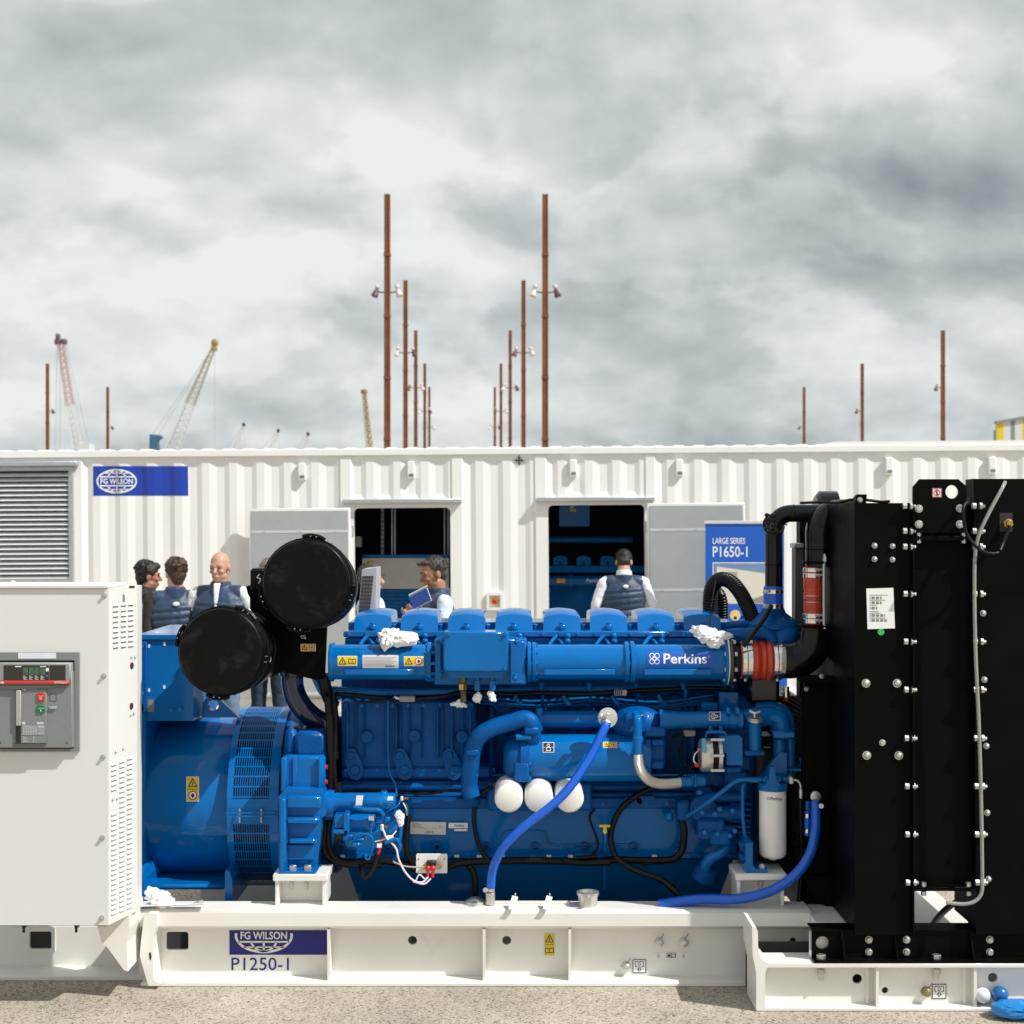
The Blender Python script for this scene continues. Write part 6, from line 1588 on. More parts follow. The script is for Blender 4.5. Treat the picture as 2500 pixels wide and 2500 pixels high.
# isolator plate
ip = MB().plate(rrect(X_(1016, 6.8), X_(1092, 6.8), Z_(2132, 6.8), Z_(2085, 6.8), .006), [], 6.8, 6.812).build('isolator_plate', CREAM, gs, 0)
MB().bpx(1041, 1064, 2104, 2115, 6.76, 6.8, .003).build('isolator_body', INK, ip)
for x in (1045, 1057):
    MB().ball(P(x, 2120, 6.75), (.013, .013, .013), 12, 8).cyl(P(x, 2124, 6.75), P(x - 1, 2142, 6.745), .007, n=10).build('red_boot', REDP, ip)
for x in (1037, 1072): MB().cyl(P(x, 2116, 6.8), P(x, 2116, 6.785), .012, n=12).build('terminal_post', BRASS, ip)
for x, y in ((1022, 2097), (1085, 2097)): MB().cyl(P(x, y, 6.8), P(x, y, 6.797), .003, n=8).build('plate_screw', INK, ip)

# ---- flywheel housing
fh = MB(); Xa, Xb = X_(682, 6.87), X_(800, 6.9)
fh.lathe((Xa, 7.3, .70), (1, 0, 0), [(0, .42), (.02, .425), (.06, .40), (.1, .385), (Xb - Xa, .37), (Xb - Xa + .02, .36)], 40)
fho = fh.build('flywheel_housing', CAST, gs, 30)
hp = MB(); hp.bpx(690, 793, 1845, 1935, 6.8, 7.0, .014); hp.bpx(685, 700, 1850, 1935, 6.77, 6.85, .006); hp.bpx(713, 724, 1850, 1932, 6.79, 6.81, .004); hp.bpx(776, 784, 1850, 1932, 6.78, 6.82, .004)
hp.build('housing_side', BLUE, fho)
nk = MB(); nk.bpx(718, 796, 1786, 1850, 6.84, 7.05, .02); nk.bpx(694, 724, 1778, 1846, 6.86, 7.05, .02)
nk.build('housing_neck', CAST, fho)
ft_ = MB(); ft_.plate(pp([(680, 1945), (697, 1926), (786, 1930), (795, 1950), (795, 1990), (785, 1998), (782, 2052), (776, 2100), (774, 2128), (680, 2128)], 6.72), [], 6.72, 6.95)
ft_.plate(pp([(680, 2128), (774, 2128), (762, 2140), (680, 2140)], 6.63), [], 6.63, 6.95)
ftn = ft_.build('engine_foot', BLUE, gs, 0)
fl = MB(); fl.bpx(699, 784, 1945, 1974, 6.68, 6.73, .006); fl.bpx(682, 697, 1950, 2134, 6.64, 6.73, .006); fl.bpx(700, 780, 1998, 2012, 6.67, 6.73, .006); fl.bpx(706, 772, 2050, 2060, 6.67, 6.73, .004); fl.bpx(700, 766, 2062, 2100, 6.70, 6.73, .004)
fl.build('foot_gusset', BLUE, ftn)
for x in (715, 751): MB().cyl(P(x, 2127, 6.66), P(x, 2112, 6.66), .017, n=6, ch=.002).build('foot_bolt', STEEL, ftn)
for y in (1873, 1909): MB().cyl(P(793, y, 6.83), P(800, y, 6.83), .011, n=10).build('red_plug', REDP, fho)
MB().plate(pp([(729, 1690), (736, 1690), (737, 1760), (742, 1778), (760, 1782), (752, 1790), (730, 1772)], 7.0), [], 7.0, 7.02).build('lifting_tongue', BLUE, fho, 0)

# ---- main alternator
ax, az = 7.3, .70
al = MB(); al.lathe((-1.72, ax, az), (1, 0, 0), [(0, .30), (.004, .368), (.03, .38), (.40, .38), (.42, .375)], 56)
alo = al.build('main_alternator', BLUE, gs, 40)
MB().lathe((-1.95, ax, az), (1, 0, 0), [(0, .36), (.22, .36)], 40).build('end_frame', BLUE, alo)
MB().box(-1.98, -1.70, 6.93, 7.6, .30, 1.2, .01).build('end_plate', BLUE, alo)
for x in (342, 558):
    MB().plate(pp([(x - 9, 2215), (x + 9, 2215), (x + 9, 2150), (x + 3, 2128), (x - 6, 2124), (x - 9, 2130)], 6.78), [], 6.78, 7.2).build('alternator_foot', BLUE, alo, 0)
MB().box(X_(340, 6.85), X_(545, 6.85), 6.9, 7.6, .335, .36, .01).build('alternator_sole', BLUE, alo)
def amap(x, y, l):
    v = max(-.98, min(.98, (Z_(y, 6.93) - az) / .38)); t_ = math.asin(v); r = .38 + .0015 + .0008 * l
    Yf = ax - r * math.cos(t_); return V((X_(x, Yf), Yf, az + r * math.sin(t_)))
warn('hot_label', alo, amap, 455, 1898, 486, 1956, True)
MB().plate(pp([(492, 1752), (494, 1720), (503, 1704), (518, 1699), (533, 1703), (546, 1717), (584, 1752)], 7.1), [ngon(X_(521, 7.1), Z_(1722, 7.1), L_(13, 7.1), 20)], 7.1, 7.13).build('lifting_eye', BLUE, alo, 0)
# ventilation cage between alternator and flywheel housing
cg = MB(); xa, xb = -1.31, -1.085
cg.lathe((xa, ax, az), (1, 0, 0), [(0, .405), (xb - xa, .405)], 48)
cgo = cg.build('ventilation_cage', mat('dark fan interior', (.004, .006, .012), .6), gs)
rims = MB()
rims.lathe((xa - .004, ax, az), (1, 0, 0), [(0, .40), (.001, .43), (.03, .43), (.031, .40)], 64); rims.lathe((xb - .035, ax, az), (1, 0, 0), [(0, .40), (.001, .43), (.045, .436), (.046, .40)], 64)
rims.build('cage_rim', BLUE, cgo, 30)
def arcbox(mb, x0, x1, a0, a1, r0, r1, n):
    vs = []
    for i in range(n + 1):
        g_ = math.radians(a0 + (a1 - a0) * i / n)
        for x, r in ((x0, r0), (x1, r0), (x1, r1), (x0, r1)):
            vs.append((x, ax - r * math.cos(g_), az + r * math.sin(g_)))
    fs = []
    for i in range(n):
        for k in range(4):
            k2 = (k + 1) % 4; fs.append((4 * i + k, 4 * i + k2, 4 * i + 4 + k2, 4 * i + 4 + k))
    mb.add(vs, fs)
gr = MB()
for a0, a1 in ((3, 178), (-85, -7)):
    for k in range(15):
        x = xa + .03 + (xb - .035 - xa - .03) * (k + .5) / 15
        arcbox(gr, x - .002, x + .002, a0, a1, .423, .429, 40)
    n_ = int((a1 - a0) / 6.2)
    for k in range(n_ + 1):
        a = a0 + (a1 - a0) * k / n_
        arcbox(gr, xa + .025, xb - .03, a - .45, a + .45, .4225, .4295, 1)
gr_o = gr.build('grille_bars', BLUE, cgo, 0); tag(gr_o, kind='stuff')
bnd = MB(); arcbox(bnd, xa, xb, -6.5, 2.5, .41, .43, 6); arcbox(bnd, xa, xb, 2.5, 8, .41, .431, 4)
bnd.build('cage_band', BLUE, cgo, 30)
lip = MB(); arcbox(lip, xa, xb, -2.2, -1.4, .42, .455, 1); arcbox(lip, xa, xb, -.2, .6, .42, .455, 1)
lip.build('cage_joint', BLUE, cgo, 0)
for x in (-1.25, -1.15): MB().cyl((x, ax - .445, az + .02), (x, ax - .445, az - .045), .004, n=8).build('joint_stud', STEEL, cgo)
# terminal box
tb = MB(); Yt_ = 6.95
tb.plate(pp([(340, 1760), (472, 1760), (472, 1556), (362, 1556), (336, 1560)], Yt_), [], Yt_, 7.6)
tbo = tb.build('terminal_box', BLUE, gs, 0)
MB().box(X_(333, Yt_), X_(476, Yt_), Yt_ - .012, 7.62, Z_(1562, Yt_), Z_(1549, Yt_), .004).build('box_lid', BLUE, tbo)
MB().box(X_(336, 6.97), X_(360, 6.95), 6.93, 6.97, Z_(1740, 6.95), Z_(1566, 6.95), .002).build('box_edge', CAST, tbo)
for x, y in ((364, 1577), (402, 1572), (364, 1685), (401, 1677)):
    MB().plate(rrect(X_(x - 2.6, Yt_), X_(x + 2.6, Yt_), Z_(y + 4.5, Yt_), Z_(y - 4.5, Yt_), .004, 3), [], Yt_ - .002, Yt_).build('rivet', WHITEP, tbo, 0)
for x, y in ((346, 1578), (346, 1692), (417, 1734), (439, 1732)): MB().cyl(P(x, y, 6.93), P(x, y, 6.915), .01, n=6).build('bolt', BLUE, tbo)
s = Sheet(flatmap(Yt_)); s.rect(360, 1706, 376, 1738, 0); s.rect(362, 1710, 374, 1721, 1, 1)
for k in range(4): s.rect(362, 1724 + k * 3, 373, 1725.5 + k * 3, 1, 1)
s.build('serial_plate', [mat('dull plate', (.35, .32, .22), .35, metal=.6), INKG], tbo)
VC('lid_stud', 382, 1542, 1549, 3, 7.1, WHITEP, tbo, 8)

# ---- air cleaners
def cleaner(x, y, Y, dirv, rpx, seed, name='air_cleaner'):
    R_ = L_(rpx, Y); a = P(x, y, Y); d = V(dirv).normalized()
    body = MB().lathe(a + d * .03, d, [(0, R_ * 1.0), (.02, R_ * 1.01), (.022, R_ * 1.05), (.05, R_ * 1.05), (.052, R_ * 1.0), (.09, R_ * 1.0), (.095, R_ * 1.03), (.11, R_ * 1.03), (.115, R_ * 1.0), (.2, R_ * .99), (.205, R_ * 1.02), (.22, R_ * 1.02), (.225, R_ * .98), (.36, R_ * .97), (.40, R_ * .9), (.42, R_ * .6)], 56).build(name, BLKPL, gs, 30)
    MB().lathe(a, d, [(0, .002), (-.001, R_ * .5), (-.0015, R_ * .86), (-.001, R_ * .93), (.002, R_ * .965), (.010, R_ * .985), (.024, R_ * .99), (.026, R_ * 1.03), (.036, R_ * 1.03)], 64).build('lid', BLKPL, body, 45)
    u = V((1, 0, 0)); u = (u - d * u.dot(d)).normalized(); w_ = d.cross(u)
    rib = MB()
    for k in range(24):
        g_ = 2 * PI * k / 24; o = (u * math.cos(g_) + w_ * math.sin(g_))
        rib.tube([a + d * .055 + o * R_ * 1.045, a + d * .10 + o * R_ * 1.01], .004, 5, smooth=False)
    rib.build('body_ribs', BLKPL, body, 0)
    for g0 in seed:
        g_ = math.radians(g0); o = u * math.cos(g_) - w_ * math.sin(g_); t_ = d.cross(o)
        c = a + d * .03 + o * R_ * 1.06
        MB().tube([c - t_ * .012 - d * .025, c - t_ * .012 + o * .006, c - t_ * .008 + d * .02 + o * .012, c + t_ * .008 + d * .025 + o * .012, c + t_ * .012 + o * .006, c + t_ * .012 - d * .025], .0022, 6).build('wire_clip', STEEL, body)
        mbk = MB(); mbk.tube([c - t_ * .05 - o * .006, c - t_ * .02 + o * .004, c + t_ * .02 + o * .004, c + t_ * .05 - o * .006], .010, 6); mbk.build('clip_block', BLKPL, body)
    return body
cleaner(747, 1423, 6.45, (.0, 1, -.09), 108, (82, -18, 200, -100), 'air_cleaner')
cleaner(538, 1590, 6.40, (.06, 1, -.05), 106, (58, -10, 160, -95), 'air_cleaner')
bk = MB(); bk.plate(pp([(668, 1480), (800, 1480), (792, 1655), (770, 1660), (690, 1640), (640, 1660), (610, 1600), (610, 1430), (640, 1400)], 6.84), [], 6.84, 6.87)
bko = bk.build('cleaner_bracket', BLACK, gs, 0)
warn('hot_label', bko, flatmap(6.84), 734, 1572, 771, 1590)
s = Sheet(flatmap(6.84)); s.ring(738, 1555, 4, 4, 1.2, 0, 0, 10, 40, 330); s.line([(746, 1552), (742, 1552), (742, 1556), (747, 1556), (746, 1559), (742, 1559)], 1.2, 0); s.build('chalk_mark', [WHITE], bko)
bx_ = MB().bpx(610, 650, 1388, 1441, 6.75, 6.95, .01).build('vent_cap', BLKPL, gs)
for k in range(6): MB().bpx(614 + k * 6, 617 + k * 6, 1426, 1438, 6.745, 6.752, 0).build('cap_rib', BLKPL, bx_)
MB().tube([P(634, 1402, 6.74), P(628, 1410, 6.735), (P(636, 1414, 6.735)), P(632, 1424, 6.74)], .003, 6).build('wire_clip', STEEL, bx_)
MB().plate(pp([(600, 1432), (622, 1424), (680, 1500), (680, 1560), (640, 1520), (605, 1450)], 6.8), [], 6.8, 6.83).build('cleaner_stay', BLACK, bko, 0)
B('hood_post', 884, 912, 1490, 1575, 7.42, 7.5, GREYL, gs)
vg = MB().plate(pp([(884, 1390), (919, 1386), (916, 1494), (874, 1496)], 7.35), [], 7.35, 7.6).build('vent_hood', mat('grey vent sheet', (.42, .42, .42), .5), gs, 0)
for k in range(10):
    for j in range(4):
        x = 885 + j * 7 - k * .9; MB().bpx(x, x + 5.5, 1406 + k * 9, 1412 + k * 9, 7.345, 7.3495, 0).build('vent_slot', mat('brown slot', (.06, .045, .04), .6), vg, 0)

# ---- cream control cabinet
Yc = 6.2
A_ = V((X_(265, Yc), Yc)); Bk = V((X_(335, 6.43), 6.43)); zt, zb = Z_(1437, Yc), Z_(2259, Yc)
Xl = -2.45
mb = MB()
lo = [(Xl, Yc), (A_.x, Yc), (Bk.x, Bk.y), (Bk.x - .01, 6.55), (Xl, 6.55)]
n = 5
mb.add([(x, y, zb) for x, y in lo] + [(x, y, zt) for x, y in lo], [(i, (i + 1) % n, n + (i + 1) % n, n + i) for i in range(n)] + [tuple(range(n)), tuple(range(2 * n - 1, n - 1, -1))])
cab = mb.build('control_cabinet', CREAM2, gs, 0)
MB().box(Xl, A_.x - .002, Yc - .012, 6.5, zt + .001, zt + .016, .003).build('cabinet_lid', CREAM2, cab)
sd = (Bk - A_); ang = math.atan2(sd.y, sd.x)
def side(x, y, out=0.0):
    u = (x - 265) / 70.0; p = A_ + sd * u; nn = V((math.sin(ang), -math.cos(ang))) * out
    return V((p.x + nn.x, p.y + nn.y, Z_(y, p.y)))
hw, hh = .0215, .0062
lm = MB(); lm.add([(-hw, 0, hh), (hw, 0, hh), (-hw, -.0065, -hh * .4), (hw, -.0065, -hh * .4), (-hw, 0, -hh), (hw, 0, -hh), (-hw * .9, -.0006, -hh * .4), (hw * .9, -.0006, -hh * .4)], [(0, 2, 3, 1), (0, 4, 2), (1, 3, 5)])
lm.add([(-hw, -.0005, -hh * .2), (hw, -.0005, -hh * .2), (hw, -.0005, -hh * 1.1), (-hw, -.0005, -hh * 1.1)], [(0, 1, 2, 3)], 1)  # darker face painted under each hood, standing in for its shadow
lmesh = lm.mesh('louvre', [CREAM2, mat('louvre gap shade', (.30, .27, .245), .7)], smooth=0)
for j, x in enumerate((281, 300, 318)):
    for k in range(9): inst('louvre', lmesh, side(x, 1478 + k * 12.6 - j * 1.6, .0005), cab, (0, 0, ang))
for j, x in enumerate((277, 296.5, 315)):
    for k in range(31):
        y = 1866 + k * 12.1 - j * 7.5
        if j == 0 and 6 <= k <= 9: continue
        inst('louvre', lmesh, side(x, y, .0005), cab, (0, 0, ang))
for x, y in ((321, 1625), (320, 1724)):
    c = side(x, y, .001); MB().lathe(c, (math.sin(ang), -math.cos(ang), 0), [(0, .015), (.001, .015)], 16).build('grommet_hole', mat('maroon grommet', (.07, .02, .025), .5), cab)
SC = domebolt(.006, .005)
for x, y in ((319, 1604), (328, 1604), (317, 1746), (325, 1742), (281, 1836), (299, 1828), (274, 1952), (284, 1950)): inst('side_screw', SC, side(x, y, 0), cab, (0, 0, ang))
for x, y in ((255, 1454), (254, 1650), (252, 1848), (250, 2045), (249, 2241)):
    c = P(x, y, Yc); MB().lathe(c, (0, -1, 0), [(0, .011), (.003, .011), (.0035, .007), (.012, .007), (.013, .004)], 10).build('door_screw', STEEL, cab)
for x in (58, 186):
    MB().bpx(x - 5, x + 5, 2260, 2265, 6.26, 6.3, .001).cyl(P(x, 2264, 6.28), P(x, 2276, 6.28), .006, n=8).build('floor_clip', INK, cab)
MB().bpx(26, 36, 1418, 1436, 6.3, 6.31, .002).build('top_tab', WHITEP, cab); 
for x in (260, 322): MB().cyl(P(x, 1436, 6.3), P(x, 1430, 6.3), .012, n=10).build('top_stud', mat('maroon grommet', (.07, .02, .025), .5), cab)
# circuit breaker in the cabinet door
def bpl(pts, Y): return [(X_(a, Y), Z_(b, Y)) for a, b in pts]
Yb_ = Yc - .014
brk = MB().plate(bpl([(-90, 1835), (193, 1835), (193, 1593), (-90, 1593)], Yb_), [bpl([(-70, 1828), (180, 1828), (182, 1612), (-70, 1612)], Yb_)], Yb_, Yc - .0005).build('breaker_frame', GREY, gs, 0)
MB().bpx(-70, 182, 1611, 1829, Yc - .004, Yc - .0006, 0).build('breaker_gap', INK, brk)
dv = MB().bpx(-68, 176, 1640, 1826, Yc - .040, Yc - .005, .003).build('breaker_body', GREY, gs)
MB().bpx(-68, 172, 1619, 1663, Yc - .052, Yc - .005, .004).build('trip_unit', mat('grey trip unit', (.26, .27, .265), .5), dv)
s = Sheet(flatmap(Yc - .052))
s.rect(9, 1624, 54, 1661, 0, 0); s.rect(55, 1624, 119, 1661, 0, 0); s.rect(121, 1624, 160, 1661, 0, 0); s.build('display_glass', [SCREEN], dv)
s = Sheet(flatmap(Yc - .053))
for j in range(4):
    for k in range(6):
        for q in range(4): s.rect(57 + j * 14 + q * 3, 1630 + k * 3, 58.8 + j * 14 + q * 3, 1631.6 + k * 3, 0, 0)
    for k in range(4):
        s.rect(57 + j * 14, 1650 + k * 2.6, 62 + j * 14 + (k % 2) * 4, 1651 + k * 2.6, 1, 0)
s.disc(114, 1650, 2.6, 2.6, 2, 0, 12); s.rect(112, 1631, 119, 1639, 1, 0); s.rect(98, 1626, 113, 1628, 1, 0); s.rect(37, 1626, 52, 1628.5, 1, 0)
s.build('display_marks', [mat('lcd green', (.14, .33, .16), .5), WHITE, mat('blue key', (.02, .2, .5), .4)], dv)
MB().bpx(-68, 168, 1662, 1670, Yc - .058, Yc - .005, .002).build('red_strip', mat('red strip', (.55, .045, .035), .4), dv)
s = Sheet(flatmap(Yc - .058)); s.text('BRK', 132, 1663.5, 165, 1668.5, 0); s.text('ABB', 0, 1663.5, 9, 1668.5, 0); s.build('breaker_lettering', [WHITE], dv)
MB().plate(bpl([(-68, 1670), (168, 1670), (166, 1674), (114, 1680), (36, 1683), (-68, 1676)], Yc - .054), [], Yc - .054, Yc - .04).build('visor', mat('dark grey visor', (.09, .09, .09), .5), dv, 0)
MB().bpx(36, 113, 1674, 1815, Yc - .047, Yc - .0395, .002).build('front_plate', GREY, dv)
MB().bpx(38, 51, 1676, 1814, Yc - .0478, Yc - .046, 0).build('lever_slot', INK, dv)
MB().bpx(38.5, 50.5, 1685, 1772, Yc - .056, Yc - .047, .002).build('charging_lever', GREYL, dv)
MB().plate(bpl([(33, 1816), (113, 1816), (108, 1822), (90, 1824), (50, 1824), (33, 1821)], Yc - .047), [], Yc - .047, Yc - .04).build('lower_lip', MATS['dark grey visor'], dv, 0)
Ybt = Yc - .0478
rb = MB().bpx(90, 108, 1692, 1712, Yc - .053, Yc - .047, .0015).build('off_button', REDP, dv)
gb_ = MB().bpx(90, 108, 1722, 1741, Yc - .053, Yc - .047, .0015).build('on_button', GREENP, dv)
MB().bpx(91, 109, 1678, 1684, Yc - .049, Yc - .047, 0).build('state_tag', GREENP, dv)
s = Sheet(flatmap(Yc - .053)); s.ring(99.5, 1705, 3, 3, 1.1, 0, 0, 14); s.text('OFF', 93, 1698, 106, 1700.5, 0); s.rect(98.5, 1732, 100.5, 1738, 0); s.text('ON', 93.5, 1728, 106, 1730.5, 0); s.build('button_marks', [WHITE], dv)
s = Sheet(flatmap(Yc - .047)); s.disc(60, 1683, 3, 3, 0, 0, 12); s.rect(54, 1762, 62, 1769, 0); s.rect(90, 1763, 107, 1768.5, 0)
s.rect(54, 1771, 109, 1795, 1, 0)
for k in range(6):
    for q in range(6): s.rect(56 + q * 6, 1775 + k * 3.4, 58.5 + q * 6 + (k % 2), 1776.2 + k * 3.4, 0, 1)
s.rect(56, 1772, 74, 1773.6, 0, 1); s.rect(94, 1772, 107, 1776, 0, 1); s.rect(94, 1790, 107, 1791.5, 0, 1)
for k in range(7): s.rect(56, 1798 + k * 2.3, 60 + (k % 3) * 4, 1799 + k * 2.3, 0, 1)
for k in range(4): s.rect(81, 1798 + k * 4, 84, 1800 + k * 4, 0, 1)
s.build('data_print', [mat('print pale', (.55, .56, .55), .5), mat('print panel', (.28, .29, .29), .5)], dv)
s = Sheet(flatmap(Yb_)); s.rect(44, 1593.5, 137, 1608, 0); s.build('blank_label', [mat('lilac white', (.68, .68, .74), .5)], brk)
MB().plate(bpl([(121, 1693), (138, 1693), (138, 1712), (121, 1712)], Yc - .0405), [bpl([(122, 1694), (137, 1694), (137, 1711), (122, 1711)], Yc - .0405)], Yc - .0415, Yc - .04).build('window_outline', MATS['dark grey visor'], dv, 0)
MB().bpx(120, 137, 1725, 1731, Yc - .048, Yc - .04, .001).build('counter', GREYL, dv)
for x, y in ((2, 1813), (164, 1813)): MB().cyl(P(x, y, Yc - .04), P(x, y, Yc - .0405), .004, n=10).build('body_screw', INK, dv)
# ------------------------------------------------------------------ people
PENDING = []
def caps(mb, a, ra, b, rb, n=16):
    a, b = V(a), V(b); d = b - a; l = max(d.length, 1e-4); d = d / l
    pr = []
    for k in range(1, 6):
        g_ = PI / 2 * k / 5; pr.append((-ra * math.cos(g_), max(.0005, ra * math.sin(g_))))
    for k in range(5):
        g_ = PI / 2 * k / 5; pr.append((l + rb * math.sin(g_), max(.0005, rb * math.cos(g_))))
    mb.lathe(a, d, pr, n)
def ell(mb, c, r, rot=None, n=18, m=12):
    t = MB().ball((0, 0, 0), r, n, m); M_ = rot or Matrix.Identity(3)
    mb.add([M_ @ V(v) + V(c) for v in t.v], t.f)
def remesh(name, mb, mats, parent, vox, it=3, post=None, fac=.5):
    o = mb.build(name, mats, parent, 0)
    m = o.modifiers.new('r', 'REMESH'); m.mode = 'VOXEL'; m.voxel_size = vox; m.use_smooth_shade = True
    if it:
        s = o.modifiers.new('s', 'SMOOTH'); s.factor = fac; s.iterations = it
    PENDING.append((o, post)); return o
def flush():
    bpy.context.view_layer.update()
    dg = bpy.context.evaluated_depsgraph_get()
    res = []
    for o, post in PENDING:
        me = bpy.data.meshes.new_from_object(o.evaluated_get(dg)); res.append(me)
    for (o, post), me in zip(PENDING, res):
        o.modifiers.clear(); old = o.data; nm = old.name; o.data = me
        bpy.data.meshes.remove(old); me.name = nm
        if post: post(me)
        me.polygons.foreach_set('use_smooth', [True] * len(me.polygons))
    PENDING.clear()
def skinmat(n, c): return mat(n, c, .5, var=.16, vs=30, bump=.12, bs=120)
SKA = skinmat('warm skin', (.50, .27, .185)); SKB = skinmat('tan skin', (.34, .165, .10)); SKC = skinmat('light skin', (.55, .33, .24))
VEST = mat('navy quilted nylon', (.012, .036, .088), .5, var=.2, vs=14, bump=.25, bs=45, sheen=.2)
SHW = mat('white cotton shirt', (.74, .76, .80), .8, var=.05, vs=8, bump=.2, bs=18)
SHB = mat('pale blue cotton shirt', (.60, .70, .80), .8, var=.05, vs=8, bump=.2, bs=18)
DRK = mat('dark brown fleece', (.022, .018, .017), .85, var=.2, vs=14, bump=.2, bs=30)
JEAN = mat('dark blue denim', (.020, .035, .065), .8, var=.2, vs=20, bump=.15, bs=60)
JEANL = mat('mid blue denim', (.12, .19, .30), .8, var=.15, vs=20)
REDT = mat('dark red trousers', (.16, .025, .035), .8, var=.1)
SHOE = mat('dark shoe leather', (.02, .016, .014), .5)
def hairmat(n, c): return mat(n, c, .5, var=.35, vs=90, bump=.5, bs=180)
HBR = hairmat('brown hair', (.05, .026, .014)); HBK = hairmat('black hair', (.014, .010, .009)); HGR = hairmat('greying dark hair', (.045, .038, .033)); HBL = hairmat('sandy hair', (.22, .15, .10))
EYEM = mat('eye dark', (.03, .02, .015), .3, var=0); LIP = mat('lip tone', (.36, .13, .10), .5, var=.05)
def hand(mb, w, d, up, s=1.0, curl=.7):
    # w wrist, d finger direction, up = back-of-hand normal
    w, d, up = V(w), V(d).normalized(), V(up).normalized(); side = d.cross(up).normalized(); up = side.cross(d)
    caps(mb, w, .028 * s, w + d * .03, .034 * s); R_ = Matrix((side, d, up)).transposed()
    ell(mb, w + d * .06, (.044 * s, .052 * s, .020 * s), R_)
    for k, (o, ln) in enumerate(((-.033, .072), (-.011, .085), (.011, .08), (.032, .062))):
        a = w + d * .095 + side * o; b = a + d * ln * .45 - up * .012 * curl; c = b + (d * (1 - curl * .8) - up * curl).normalized() * ln * .5
        caps(mb, a, .0105 * s, b, .0098 * s, 10); caps(mb, b, .0098 * s, c, .0085 * s, 10)
    a = w + d * .03 - side * .03; b = a - side * .028 + d * .03; c = b + d * .035 - up * .012
    caps(mb, a, .015 * s, b, .012 * s, 10); caps(mb, b, .012 * s, c, .010 * s, 10)
def tousle(me):
    N_ = [v.normal.copy() for v in me.vertices]; C_ = [v.co.copy() for v in me.vertices]
    me.vertices.foreach_set('co', [q for c, n_ in zip(C_, N_) for q in (c + n_ * (.007 * abs(noise.noise(V((c.x * 60, c.y * 60, c.z * 24)))) + .004 * noise.noise(c * 38)))])
